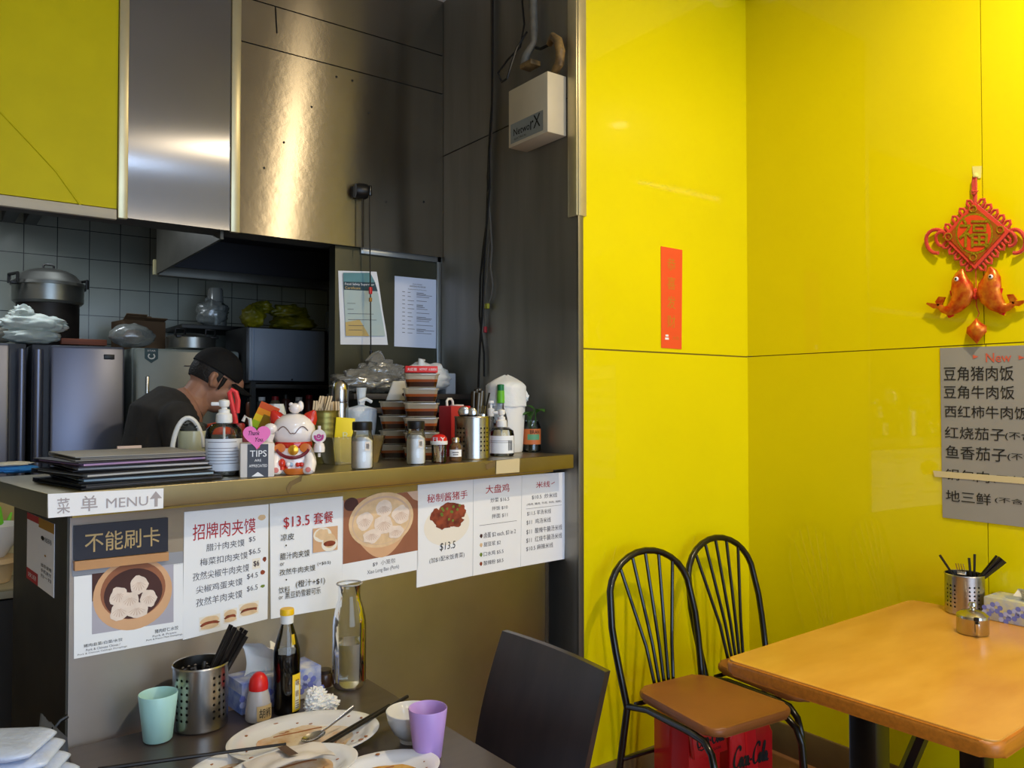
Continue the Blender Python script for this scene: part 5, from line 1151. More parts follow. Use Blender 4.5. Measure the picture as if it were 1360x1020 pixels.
# mint cup
def cup(name, label, x, yb, rb, rt_, h, m):
    p, s = stand(x, yb, ZT, rb); t = thing(name, label, 'cup', p, 0)
    b = MB(); b.lathe([(0, .001), (rb-.002, .001), (rb, .003), (rt_, h-.002), (rt_-.001, h), (rt_-.003, h-.002), (rb-.003, .005), (0, .005)], seg=40); b.build('cup', m, t); return t
cup('plastic_cup', 'mint green plastic cup at the left end of the dark table', 209.5, 989.5, .030, .041, .103, mat('mint plastic', (172, 214, 206), rough=.35, sss=.1))
cup('plastic_cup', 'lilac plastic cup in front of the white rice bowl', 568, 1014.5, .029, .041, .105, mat('lilac plastic', (182, 148, 214), rough=.35, sss=.1))
# canister with chopsticks
p, s = stand(266, 975.5, ZT, .055); ct_r = .0605
t = canister('perforated steel chopstick canister on the dark table', p, ct_r, .142, facing(p), 'chopstick holder', nrow=7)
hd = Vector((p.x, p.y, 0)).normalized(); rt = Vector((hd.y, -hd.x, 0))
for k in range(15):
    i, j = k % 5, k//5
    P = p + rt*(-.030+.006*i) + hd*(-.012+.009*j) + Vector((0, 0, .012)); Q = p + rt*(.066+.0085*i) + hd*(.004+.009*j) + Vector((0, 0, .208+.004*((k*7) % 4)-.004*i))
    q = thing('chopstick', 'black chopstick in the bundle leaning right from the dark table canister', 'chopstick', P, 0, 'chopsticks bundled in the dark table canister')
    b = MB(); b.tube([(0, 0, 0), Q-P], [.0034, .0052], seg=4 if k % 2 else 6, up=tuple(hd)); b.build('stick', M_ck, q)
for k in range(7):
    a = k*.9; P = p + rt*(.026*math.cos(a)) + hd*(.026*math.sin(a)) + Vector((0, 0, .010)); Q = p + rt*(.026*math.cos(a+2.6)-.010) + hd*(.026*math.sin(a+2.6)) + Vector((0, 0, .128+.006*(k % 3)))
    q = thing('chopstick_short', 'short black chopstick lying inside the dark table canister rim', 'chopstick', P, 0, 'short chopsticks inside the dark table canister'); q.name = 'chopstick'
    b = MB(); b.tube([(0, 0, 0), Q-P], .0045, seg=6); b.build('stick', M_ck, q)
# floral tissue boxes
M_floral = mat('floral tissue carton', (206, 204, 196), rough=.5, rgb2=(98, 118, 186), vscale=26); M_flor2 = mat('yellow floral carton', (214, 206, 130), rough=.5, rgb2=(150, 160, 196), vscale=22); M_flblue = mat('blue carton print', (70, 104, 190), rough=.5, rgb2=(150, 170, 214), vscale=40)
def tissue_box(label, p, rz, w, d, h, paper):
    t = thing('tissue_box', label, 'tissue box', p, rz)
    b = MB(); b.box((0, 0, h/2), (w, d, h), bev=.0025); b.build('carton', paper, t)
    b = MB(); b.prism(rrect(w*.62, d*.42, d*.2), h, h+.0012); b.build('opening_film', mat('dull film', (150, 160, 178), rough=.3), t)
    b = MB()
    for k in range(9):
        x = -w/2 + w*(k+.5)/9; 
        for a in range(5): b.face([Vector((x+(.012*math.cos(2*math.pi*a/5)+.008*math.cos(2*math.pi*a/5+q_)), -d/2-.0008, h*.42+.016*math.sin(k*2.1)+.012*math.sin(2*math.pi*a/5)+.008*math.sin(2*math.pi*a/5+q_))) for q_ in [2*math.pi*i/7 for i in range(7)]], a % 2)
    b.build('flower_print', [mat('flower blue', (108, 116, 190), rough=.6), mat('flower lilac', (170, 176, 214), rough=.6)], t, smooth=0)
    return t
ftb = OZ(320, 951, ZT); fte = OZ(428, 922, ZT); dv = (fte-ftb); rz = math.atan2(dv.y, dv.x); wb = dv.length*.98
ctr = (ftb+fte)/2 + Vector((-math.sin(rz), math.cos(rz), 0))*.047
TBH = .074
t = tissue_box('floral tissue box behind the soy sauce bottle on the dark table', Vector((ctr.x, ctr.y, ZT)), rz, wb, .092, TBH, [M_floral])
b = MB(); b.box((-wb/2-.0006, 0, TBH*.33), (.0012, .088, TBH*.62)); b.build('blue_end_print', M_flblue, t, smooth=0)
b = MB()
b.grid(lambda u, v: Vector((-.030+.095*(u-.5)+.018*math.sin(v*3)-.010*v, .004+.030*math.sin(u*5.5+v*2)*(.4+v), TBH+.085*v*(1-.30*u)+.010*noise.noise(Vector((u*4, v*4, 1))))), 18, 14)
b.grid(lambda u, v: Vector((.010+.070*(u-.5)+.02*v, -.01+.026*math.sin(u*4.5+1+v*2.4)*(.4+v), TBH+.066*v*(1-.3*u)+.008*noise.noise(Vector((u*4, v*4, 7))))), 18, 14)
b.build('tissue', mat('white tissue', (230, 228, 224), rough=.9, sss=.15), t, smooth=80)
# sauce squeeze bottle
p, s = stand(343, 962, ZT, .030)
t = thing('squeeze_bottle', 'squat cloudy squeeze bottle with red cap on the dark table', 'bottle', p, facing(p)+.25); R_ = .0295
b = MB(); b.lathe([(0, .001), (R_*.92, .001), (R_, .005), (R_, .022), (R_*.86, .055), (R_*.72, .070), (R_*.66, .074)], seg=32); b.build('bottle', mat('cloudy plastic', (172, 166, 164), rough=.3, sss=.1), t)
b = MB(); b.lathe([(R_*.74, .071), (R_*.75, .082), (R_*.66, .096), (R_*.42, .106), (R_*.2, .110), (0, .111)], seg=28); b.build('cap', M_redpl, t)
b = MB(); wedge_label(b, R_, FR-.35, FR+1.0, .006, .040, 0, 10, .0012); cyl_text(b, '胡椒', R_, FR+.32, .5, .012, .034, 1, dr=.0018, bold=.05); b.build('label', [mat('tan label', (190, 160, 110), rough=.5), M_inkd], t)
# soy sauce bottle
p, s = stand(380.5, 951.5, ZT, .032); R_ = .0315; H_ = 136*s
t = thing('soy_bottle', 'half full dark soy sauce bottle with yellow cap and label', 'bottle', p, facing(p))
b = MB(); b.lathe([(0, .001), (R_*.94, .001), (R_, .006), (R_*.97, H_*.28), (R_, H_*.54), (R_*.98, H_*.60), (R_*.70, H_*.74), (R_*.46, H_*.84), (R_*.42, H_*.88)], seg=36); b.build('bottle', M_pet, t)
b = MB(); b.lathe([(0, .003), (R_*.92, .003), (R_*.965, .008), (R_*.94, H_*.28), (R_*.965, H_*.54), (R_*.95, H_*.585), (0, H_*.585)], seg=36); b.build('soy_sauce', mat('black soy sauce', (14, 9, 8), rough=.12), t)
b = MB(); b.lathe([(R_*.48, H_*.86), (R_*.50, H_*.945), (R_*.47, H_*.948)], seg=28, mi=1); b.lathe([(R_*.53, H_*.942), (R_*.53, H_*.99), (R_*.48, H_), (0, H_)], seg=28); b.build('cap', [mat('yellow cap', (236, 188, 20), rough=.4), M_wht_pl], t)
b = MB(); wedge_label(b, R_, FR+.42, FR+1.30, H_*.03, H_*.385, 0, 8, .0012); wedge_label(b, R_, FR+.62, FR+1.05, H_*.05, H_*.32, 1, 5, .0018); cyl_text(b, '味', R_, FR+.85, .18, H_*.27, H_*.34, 2, dr=.0024, bold=.05); cyl_text(b, '极鲜', R_, FR+.82, .16, H_*.17, H_*.23, 2, dr=.0024)
for k in range(4): wedge_label(b, R_, FR+.66, FR+.98, H_*(.06+.022*k), H_*(.067+.022*k), 2, 4, .0022)
b.build('label', [mat('yellow label', (236, 196, 40), rough=.5), mat('cream label', (226, 220, 190), rough=.5), mat('brown print', (110, 60, 30), rough=.6)], t)
b = MB(); b.grid(lambda u, v: Vector(((R_*(.72-.10*v))*math.cos(FR+.55+.5*u), (R_*(.72-.10*v)+.0012)*math.sin(FR+.55+.5*u), H_*(.66+.10*v))), 5, 4); b.build('neck_label', mat('yellow label', (236, 196, 40)), t)
# crumpled tissue
p = OZ(428, 951, ZT)
t = thing('crumpled_tissue', 'crumpled white paper tissue between soy bottle and large plate', 'tissue', p + Vector((0, .02, 0)))
b = MB(); b.blob((.004, 0, .020), (.040, .026, .021), amp=.30, freq=3.4, seed=4, flatb=-.019, seg=64, rings=40); b.blob((-.006, .004, .042), (.024, .018, .020), amp=.42, freq=3.0, seed=8, seg=48, rings=30); b.blob((.022, -.006, .022), (.022, .018, .018), amp=.4, freq=3.2, seed=15, seg=40, rings=24); b.build('tissue', mat('white tissue', (230, 228, 224)), t, smooth=25)
# small brown jar
p, s = stand(431, 914, ZT, .016)
t = thing('condiment_jar', 'small dark brown condiment jar behind the crumpled tissue', 'jar', p); b = MB(); b.lathe([(0, .001), (.019, .001), (.020, .004), (.020, .030), (.017, .035)], seg=24); b.build('jar', mat('brown glass', (70, 44, 30), rough=.2), t); b = MB(); b.lathe([(.0175, .034), (.0178, .044), (0, .0455)], seg=24); b.build('lid', mat('dark brown lid', (46, 32, 26), rough=.4), t)
# carafe
p, s = stand(463.5, 919, ZT, .04); H_ = 138*s; R_ = .0435
t = thing('water_carafe', 'clear glass water carafe half full on the dark table', 'carafe', p, 0)
b = MB(); b.lathe([(0, .002), (R_*.86, .002), (R_*.97, .008), (R_, .02), (R_, H_*.60), (R_*.95, H_*.67), (R_*.80, H_*.77), (R_*.68, H_*.83), (R_*.64, H_*.88), (R_*.65, H_*.95), (R_*.74, H_*.985)], seg=48); b.build('glass', clear('carafe glass', (250, 252, 252), fac=0.0), t)
b = MB(); b.tube([(R_*.74*math.cos(2*math.pi*k/40), R_*.74*math.sin(2*math.pi*k/40), H_*.988) for k in range(40)], .0022, seg=8, closed=True); b.build('rim', clear('rim glass', (236, 238, 236), fac=.5, body=.45, body_rgb=(226, 224, 220)), t)
b = MB(); b.lathe([(0, .008), (R_*.88, .008), (R_*.955, .016), (R_*.965, .03), (R_*.965, H_*.435), (0, H_*.435)], seg=48); b.build('water', mat('water', (250, 253, 253), rough=.0, trans=1.0, ior=1.33), t)
# plates
M_plate = mat('white china plate', (222, 222, 224), rough=.16, coat=.5); M_smear = mat('brown sauce smear', (200, 158, 104), rough=.25, rgb2=(224, 212, 192), vscale=22, coat=.4); M_smear2 = mat('orange chilli smear', (190, 120, 24), rough=.2, rgb2=(220, 176, 90), vscale=30, coat=.5); M_bit = mat('brown food bit', (150, 92, 48), rough=.5)
def platter(label, p, rx, ry, rz, smear=None, seed=0, spots=14):
    t = thing('dinner_plate', label, 'plate', p, rz)
    b = MB(); b.lathe([(0, .002), (.60, .002), (.66, .003), (.80, .012), (1.0, .0215), (1.005, .0232), (.99, .0240), (.80, .0165), (.70, .0085), (.62, .0060), (0, .0055)], seg=64, sx=1, sy=1)
    for v in b.bm.verts: v.co.x *= rx; v.co.y *= ry
    b.build('plate', M_plate, t, smooth=60)
    if smear:
        b = MB()
        def sm(u, v):
            a = 2*math.pi*u; r = .08 + .56*v*(1+.16*noise.noise(Vector((math.cos(a)*2, math.sin(a)*2, seed)))); x, y = r*math.cos(a), r*math.sin(a)
            z = .0061 + (max(0, r-.62)*.11)*.4
            return Vector((x*rx, y*ry, z+.0009))
        b.grid(sm, 40, 5, wrap=True)
        b.face([sm(k/40, 0)+Vector((0, 0, .0001)) for k in range(40)]); b.build('sauce_smear', smear, t)
        b = MB()
        for k in range(3):
            a0 = k*2.1+seed; b.tube([((.52+.08*math.sin(3*a))*rx*math.cos(a), (.52+.08*math.sin(3*a))*ry*math.sin(a), .0074) for a in [a0+1.3*i/10 for i in range(11)]], .0016, seg=6)
        b.build('sauce_streak', M_bit, t)
        rnd = random.Random(seed)
        b = MB()
        for k in range(spots):
            a = rnd.uniform(0, 6.28); r = rnd.uniform(.55, .93); z = .0058 if r < .64 else .0075 + (r-.70)*.068
            b.blob((r*rx*math.cos(a), r*ry*math.sin(a), z+.001), (.002+.005*rnd.random(), .0016+.003*rnd.random(), .0012), amp=.3, seg=8, rings=5)
        o = b.build('food_scrap', M_bit, t); o['kind'] = 'stuff'
    return t
p1 = OZ(405, 983, ZT+.01); p1.z = ZT
platter('large white oval plate with brown sauce and a spoon, centre of dark table', p1, .163, .125, -.1, M_smear, 3, 26)
p2 = OZ(322, 1022, ZT+.01); p2.z = ZT; 
platter('small white plate under the single black chopstick, left of the large plate', Vector((p2.x-.005, p2.y-.006, ZT)), .100, .075, 0, M_smear, 8, 8)
p4 = OZ(505, 1034, ZT+.01); p4.z = ZT
platter('white plate with orange chilli sauce in front of the lilac cup', p4, .125, .085, 0, M_smear2, 5, 16)
p3 = OZ(385, 1046, ZT); p3 = Vector((p3.x, p3.y-.012, ZT+.022)); 
platter('white plate with a used paper napkin at the near table edge', p3, .13, .088, 0, M_smear, 9, 10)
t = thing('paper_napkin', 'used white paper napkin with brown fold lying on the nearest plate', 'napkin', p3 + Vector((.0, .03, .024)))
b = MB()
for z in (0, .0015): b.grid(lambda u, v: Vector((-.075+.16*u, -.04+.075*v, .012*math.sin(math.pi*u)*(1-.4*v)+.006*noise.noise(Vector((u*4, v*3, 2)))+z)), 20, 10)
b.build('napkin', mat('napkin', (214, 206, 200), rough=.9), t, smooth=80)
b = MB(); b.grid(lambda u, v: Vector((-.006+.018*u, -.03+.066*v, .0165*math.sin(math.pi*(.43+.1*u))*(1-.4*v)+.0040)), 4, 8); b.build('stain', mat('dark brown fold', (90, 66, 48), rough=.7), t)
# spoon on the big plate
A = OZ(470, 939, ZT+.055); B = OZ(416, 981, ZT+.014); t = thing('soup_spoon', 'steel spoon resting on the large oval plate', 'spoon', B)
d = A-B
b = MB(); b.tube([Vector((0, 0, .002))+d*.18, d*.35+Vector((0, 0, .0)), d*.6, d*.85, d], [.0032, .0028, .0034, .0052, .0050], seg=8, flat=.35, up=(0, 0, 1)); 
for v in b.bm.verts: pass
b.build('handle', M_steel, t)
dn = Vector((d.x, d.y, 0)).normalized(); sd = Vector((-dn.y, dn.x, 0))
b = MB()
for off in (0, .0012): b.grid(lambda u, v: dn*(.028*v*math.cos(2*math.pi*u))+sd*(.0185*v*math.sin(2*math.pi*u))+Vector((0, 0, .0085*v*v-.004+off+.006*v*math.cos(2*math.pi*u)*.5)), 28, 8, wrap=True)
b.build('bowl', M_steel, t, smooth=80)
# chopsticks lying
for (ax, ay, bx, by, lab, za, zb) in ((405, 1001, 517, 937, 'black chopstick across the large oval plate, upper of the pair', .027, .027), (411, 1003, 541, 925, 'black chopstick across the large oval plate, lower of the pair', .027, .027), (130, 1022, 380, 988, 'single black chopstick lying from the table edge onto the plates', .035, .030)):
    A = OZ(ax, ay, ZT+za); B = OZ(bx, by, ZT+zb)
    t = thing('chopstick', lab, 'chopstick', A); b = MB(); b.tube([(0, 0, 0), (B-A)*.5, B-A], [.0028, .0038, .0046] if ax > 200 else [.0046, .0040, .0028], seg=8); b.build('stick', M_ck, t)
# bowl
p, s = stand(546, 990, ZT, .025); R_ = .055
t = thing('rice_bowl', 'small white china bowl behind the lilac cup', 'bowl', p)
b = MB(); b.lathe([(0, .004), (.020, .003), (.022, .0), (.025, .0), (.025, .008), (.040, .022), (.051, .044), (.0555, .066), (.0545, .0672), (.053, .066), (.049, .046), (.038, .025), (.02, .012), (0, .011)], seg=44); b.build('bowl', M_plate, t)
b = MB(); b.lathe([(0, .0125), (.020, .0130), (.030, .0188)], seg=30); b.build('residue', mat('pale broth residue', (206, 176, 146), rough=.3), t)

# ================================================================ PALE TABLE THINGS
ZL = .7506
p, s = stand(1281.5, 818.5, ZL, .05); R_ = .0585
t = canister('perforated steel chopstick canister on the pale wooden table', p, R_, 51*s, facing(p), 'chopstick holder', cols=[FR+d for d in (-1.0, -.75, -.5, .25, .5, .75)], nrow=6); Hc = 51*s
hd = Vector((p.x, p.y, 0)).normalized(); rt = Vector((hd.y, -hd.x, 0))
def ptp(x, y, off=0): # point above the canister in the plane through its centre, facing the camera
    return OP(x, y, p + hd*off, hd)
for k, (x0, y0, x1, y1, lab, g) in enumerate(((1266, 764, 1248, 737, 'black chopstick leaning left out of the pale table canister', None), (1289, 764, 1287, 741, 'shorter upright black chopstick in the pale table canister', None), (1294, 764, 1294.5, 736, 'taller upright black chopstick in the pale table canister', None),
        (1299, 768, 1324, 738, 'black chopstick leaning right, leftmost of the fan in the pale table canister', None))):
    Q = ptp(x1, y1, .012*(k-1.5)); M0 = ptp(x0, y0, .012*(k-1.5)); d = (M0-Q).normalized(); P = Q + d*.20
    if P.z < ZL+.008: P = Q + d*((Q.z-ZL-.008)/-d.z)
    q = thing('chopstick', lab, 'chopstick', P); b = MB(); b.tube([(0, 0, 0), Q-P], [.0028, .0040], seg=6); b.build('stick', M_ck, q)
for k in range(6):
    Q = ptp(1328+1.5*k, 740+1.2*k, .006*(k % 3)-.01); M0 = ptp(1300+1.2*k, 769, .006*(k % 3)-.01); d = (M0-Q).normalized(); P = Q + d*min(.17, (Q.z-ZL-.02)/-d.z)
    q = thing('chopstick', 'black chopstick in the tight fan leaning right from the pale table canister', 'chopstick', P, 0, 'fanned chopsticks in the pale table canister'); b = MB(); b.tube([(0, 0, 0), Q-P], [.0034, .0046], seg=6); b.build('stick', M_ck, q)
Q = ptp(1277, 760, -.03); q = thing('fork', 'steel fork tines up in the pale table canister', 'fork', Vector((Q.x, Q.y, ZL+.012)), facing(p)); hz = Q.z-ZL-.012
b = MB(); b.tube([(0, .004, 0), (0, 0, hz-.02)], .003, seg=6); b.build('handle', M_steel, q)
b = MB(); b.box((0, 0, hz-.008), (.026, .003, .022), bev=.001)
for k in range(4): b.tube([(-.0105+.007*k, 0, hz), (-.0125+.007*k-.004, -.004, hz+.028)], .0015, seg=5)
b.build('tines', M_steel, q)
# chilli pot
p, s = stand(1292, 845.5, ZL, .04); R_ = .0435; H_ = .066
t = thing('chilli_pot', 'small lidded steel chilli pot in front of the pale table canister', 'pot', p, facing(p))
b = MB(); b.lathe([(0, .001), (R_*.95, .001), (R_, .004), (R_, H_*.72), (R_*1.01, H_*.74), (0, H_*.74)], seg=44); b.build('pot', M_can, t)
b = MB(); b.lathe([(R_*1.02, H_*.73), (R_*1.0, H_*.84), (R_*.72, H_*.98), (R_*.40, H_*1.05), (R_*.18, H_*1.07), (R_*.14, H_*1.14), (R_*.26, H_*1.24), (R_*.22, H_*1.38), (0, H_*1.42)], seg=40); b.build('lid', M_steel, t)
b = MB(); b.tube([(.012, -R_-.001, H_*.66), (.013, -R_-.014, H_*.62), (.014, -R_-.015, H_*.3), (.013, -R_-.006, H_*.12)], .006, seg=8, flat=.4, up=(1, 0, 0)); b.build('handle', M_steel, t)
b = MB(); b.box((.010, -R_-.002, H_*.80), (.014, .006, .012), bev=.002); b.build('spoon_notch', M_black, t)
# tissue box
pA = OZ(1306, 822, ZL); pB = OZ(1360, 833, ZL); dv = pB-pA; rz = math.atan2(dv.y, dv.x); nn = Vector((-dv.y, dv.x, 0)).normalized()
w = .22; c_ = pA + dv.normalized()*w/2 + nn*.06
t = tissue_box('yellow and lilac floral tissue box on the pale wooden table', Vector((c_.x, c_.y, ZL)), rz, w, .115, .072, [M_flor2])
b = MB(); b.grid(lambda u, v: Vector((-.05+.12*u, .01+.028*math.sin(u*5+v*2)*(.4+v), .074+.030*v*(.6+.5*math.sin(3*u)))), 18, 8); b.grid(lambda u, v: Vector((-.02+.10*u, -.012+.022*math.sin(u*5+1.5+v*2)*(.4+v), .074+.020*v)), 18, 8); b.build('tissue', mat('white tissue', (230, 228, 224)), t, smooth=80)

# ================================================================ UNDER THE CHAIR, BESIDE THE COUNTER
M_coke = mat('glossy red carton', (196, 16, 26), rough=.35, coat=.3); M_coke2 = mat('bright red band', (236, 30, 40), rough=.35)
def script_word(b, f, mi=0, w=.016):
    # flowing hand lettering: each letter a pen path in a slanted frame
    Cc = [(.95, .78), (.98, .92), (.80, 1.0), (.50, .93), (.22, .66), (.15, .32), (.36, .06), (.70, .08), (1.0, .30)]
    oo = [(.32, .50), (.12, .40), (.06, .20), (.18, .03), (.36, .12), (.42, .34), (.32, .50), (.46, .44)]
    cc = [(.40, .40), (.34, .50), (.16, .42), (.08, .20), (.20, .03), (.44, .18)]
    aa = [(.40, .42), (.24, .50), (.08, .32), (.10, .08), (.26, .06), (.40, .34), (.42, .46), (.40, .14), (.48, .03), (.62, .16)]
    ll = [(.04, .16), (.26, .62), (.34, .94), (.24, 1.0), (.16, .72), (.14, .20), (.24, .03), (.38, .16)]
    x = 0.0; tot = 5.25
    for g, adv in ((Cc, .92), (oo, .46), (cc, .42), (aa, .62), ([(.04, .28), (.26, .31)], .30), (Cc, .92), (oo, .46), (ll, .36), (aa, .62)):
        P = []
        for i in range(len(g)-1):
            for k in range(3): u = k/3; P.append((g[i][0]*(1-u)+g[i+1][0]*u, g[i][1]*(1-u)+g[i+1][1]*u))
        P.append(g[-1]); 
        for _ in range(2): P = [P[0]] + [((P[i-1][0]+2*P[i][0]+P[i+1][0])/4, (P[i-1][1]+2*P[i][1]+P[i+1][1])/4) for i in range(1, len(P)-1)] + [P[-1]]
        pts = [f((x+px_+.30*py_)/tot, py_) for px_, py_ in P]
        wd = [w*(.55+.65*abs(math.sin(2.2*i/len(pts)*math.pi+.4))) for i in range(len(pts))]
        b.tube(pts, wd, seg=6, mi=mi, flat=.25, up=(1, 0, 0)); x += adv
    b.tube([f(.16/5.25, .30), f(.30/5.25, -.02), f(.9/5.25, -.12), f(1.7/5.25, -.02), f(2.5/5.25, -.10)], [w*.3, w*.6, w*.8, w*.6, w*.2], seg=6, mi=mi, flat=.25, up=(1, 0, 0))
qa = OY(912, 968, 1.79); hA = qa.z
t = thing('drinks_carton', 'red soft drink carton with black script lettering under the nearest bow-back chair', 'carton', (qa.x+.095, 1.875, 0), math.radians(-4))
b = MB(); b.box((0, 0, hA/2), (.145, .17, hA), bev=.004); b.build('carton', M_coke, t)
b = MB(); b.box((.0, -.100, hA-.050), (.152, .02, .100), rot=RX(-.16), bev=.004); b.build('flap', M_coke, t)
b = MB(); Mf = RX(-.16); script_word(b, lambda x, y: Vector((.005, -.100, hA-.050)) + Mf @ Vector((-.071+.132*x, -.0104, -.018+.055*y)), 0, .0032); b.text('ZERO SUGAR', lambda x, y: Vector((.005, -.100, hA-.050)) + Mf @ Vector((-.03+.07*x, -.0108, -.036+.008*y)), 0, 0, 1, 1, 0, bold=.02); b.build('lettering', M_inkd, t, smooth=0)
qb = OY(988, 961, 1.80); hB = qb.z
t = thing('drinks_carton', 'red shrink wrapped soft drink pack with bright band, beside the lettered carton', 'carton', (qb.x+.07, 1.90, 0), math.radians(-10))
b = MB(); M_ = Matrix(((1, 0, 0), (0, 0, 1), (0, 1, 0)))
b.prism(rrect(.20, hB-.002, .06, n=6, cy=hB/2), -.09, .09, M=M_, bev=.01); b.build('pack', M_coke, t)
b = MB(); b.grid(lambda u, v: Vector((-.030+.05*u+.02*(1-v), -.0915, .02+(hB-.06)*v)), 2, 4); b.build('band', M_coke2, t, smooth=0)
b = MB(); script_word(b, lambda x, y: Vector((-.090+.172*x, -.0925, hB-.165+.080*y)), 0, .0042); b.build('lettering', M_inkd, t, smooth=0)
# tissue packs on a stool, bin with grey bag
st = OZ(16, 1000, .80); sx, sy = st.x-.02, st.y-.02
t = thing('low_stool', 'black stool under the wrapped tissue packs at lower left', 'stool', (sx, sy, 0))
b = MB(); b.box((0, 0, .670), (.24, .22, .03), bev=.005); b.build('seat', M_black, t)
for a in (-1, 1):
    for c in (-1, 1): b = MB(); b.box((a*.10, c*.09, .3275), (.025, .025, .655)); b.build('leg', M_blackm, t)
M_pack = mat('white plastic wrap', (196, 208, 232), rough=.3, coat=.3, bump=.3, bscale=50); M_packb = mat('blue print', (40, 60, 140), rough=.5)
for k in range(7):
    z = .686+.0225*k; q = Vector((sx+.040-.011*k+.003*(k % 2), sy-.006*(6-k), z));
    nmL = ['bottom tissue pack in white wrap, low on the black stool', 'tissue pack second from the bottom of the lower left pile', 'tissue pack third from the bottom of the lower left pile', 'middle tissue pack of the white pile at lower left', 'white tissue pack third from the top at lower left', 'white tissue pack second from the top at lower left', 'topmost white tissue pack at lower left']
    t = thing('tissue_pack', nmL[k], 'tissue pack', q, -.55+.06*(k % 3), 'wrapped tissue packs piled at lower left')
    b = MB(); b.grid(lambda u, v: Vector((.105*(1 if v < .5 else 1)*max(-1, min(1, 1.25*math.cos(2*math.pi*u)))*(math.sin(math.pi*v)**.35), .065*max(-1, min(1, 1.25*math.sin(2*math.pi*u)))*(math.sin(math.pi*v)**.35), .0110*(1-math.cos(math.pi*v))+.0008*noise.noise(Vector((u*9, v*5, k))))), 40, 14, wrap=True); b.build('pack', M_pack, t, smooth=70)
    if k in (2, 4, 6):
        b = MB(); b.grid(lambda u, v: Vector((-.05+.06*u, -.0662, .005+.013*v)), 3, 2); b.text('纸巾', lambda x, y: Vector((-.04+.03*x, -.0668, .007+.009*y)), 0, 0, 1, 1, 1, bold=.05); b.build('print', [M_packb, M_paper], t, smooth=0)
h0 = EP(74, 962); h1 = EP(116, 950); hc = (h0+h1)/2
t = thing('rubbish_bag', 'grey translucent rubbish bag hanging on the dark counter end', 'bag', (hc.x, hc.y, hc.z-.42), CA)
b = MB(); hw = (h1-h0).length/2
b.grid(lambda u, v: Vector((-.034-.024*math.sin(math.pi*min(1, .12+v*.9))**.6*math.cos(2*math.pi*u)*(1+.3*noise.noise(Vector((math.cos(6.28*u)*2, math.sin(6.28*u)*2, v*5)))), hw*math.sin(math.pi*(.30+.42*(1-v)))*math.sin(2*math.pi*u)*(1+.15*noise.noise(Vector((math.cos(6.28*u)*3, math.sin(6.28*u)*3, v*4+4)))), .42*v+.005*noise.noise(Vector((math.cos(6.28*u)*4, math.sin(6.28*u)*4, 2)))*v)), 40, 20, wrap=True)
b.build('bag', mat('grey bag film', (150, 156, 166), rough=.35, bump=.3, bscale=30), t, smooth=80)
b = MB(); b.tube([(-.006, 0, .43), (-.02, 0, .425), (-.034, 0, .41)], .005, seg=8); b.build('hook', M_black, t)
# ================================================================ KITCHEN
def KB(x, y, Y=4.0): return OY(x, y, Y)
M_fr = mat('dark blue grey steel door', (112, 116, 134), rough=.34, metal=.75, var=.10, vscale=1.5); M_fr2 = mat('pale grey enamel door', (128, 136, 130), rough=.3, var=.04)
FT = 1.70
def fridge(label, x0, x1, m, y0=4.0, grip=0, body=(70, 72, 78)):
    t = thing('fridge', label, 'fridge', ((x0+x1)/2, y0+.3, 0)); w = x1-x0
    b = MB(); b.box((0, .03, FT/2+.02), (w, .54, FT-.05), bev=.006); b.box((0, .03, .03), (w-.06, .5, .06)); b.build('cabinet', mat('fridge side %d' % body[0], body, rough=.5), t)
    b = MB(); b.box((grip*.03, -.27, FT/2+.02), (w-.012-abs(grip)*.06, .06, FT-.06), bev=.012); b.build('door', m, t)
    return t, w
t, w = fridge('dark steel fridge at the far left, cut by the frame edge', -.42, .352, M_fr, grip=-1)
b = MB(); b.tube([(w/2-.02, -.275, .10), (w/2-.02, -.275, FT-.03)], .017, seg=12); b.build('edge_grip', M_fr, t)
t, w = fridge('dark steel fridge in the middle with small black badge', .372, .741, M_fr, grip=1)
b = MB(); b.tube([(-w/2+.022, -.275, .10), (-w/2+.022, -.275, FT-.03)], .02, seg=12); b.build('edge_grip', M_fr, t)
q = KB(145, 474, 4.0); b = MB(); b.box((q.x-(.372+.741)/2, -.302, q.z), (.043, .006, .022), bev=.002); b.build('badge', M_black, t)
t, w = fridge('pale grey fridge behind the man in the black cap', .775, 1.262, M_fr2, body=(120, 126, 118)); cx_ = (.775+1.262)/2
q = KB(201, 472, 4.0); b = MB(); Mq = Matrix(((1, 0, 0), (0, 0, -1), (0, 1, 0)))
b.prism([(-.029, .033), (.029, .033), (.029, -.015), (0, -.036), (-.029, -.015)], .300, .303, M=Mq); 
for v in b.bm.verts: v.co.x += q.x-cx_; v.co.z += q.z
b.text('STAR', lambda x, y: Vector((q.x-cx_-.018+.036*x, -.3042, q.z+.018+.007*y)), 0, 0, 1, 1, 1)
b.tube([(q.x-cx_+.014*math.cos(a), -.3035, q.z-.004+.012*math.sin(a)) for a in [math.pi*.7+math.pi*1.6*k/10 for k in range(11)]], .003, seg=6, mi=1)
b.build('shield_sticker', [mat('teal sticker', (22, 62, 70), rough=.5), M_wht_pl], t, smooth=0)
q = KB(195, 528, 4.0); b = MB(); b.box((q.x-cx_, -.308, q.z), (.014, .02, .20), bev=.004); b.build('handle', M_steel, t)
q = KB(252, 486, 4.0); b = MB(); b.box((q.x-cx_, -.302, q.z), (.05, .004, .005)); b.build('badge', M_ink, t)
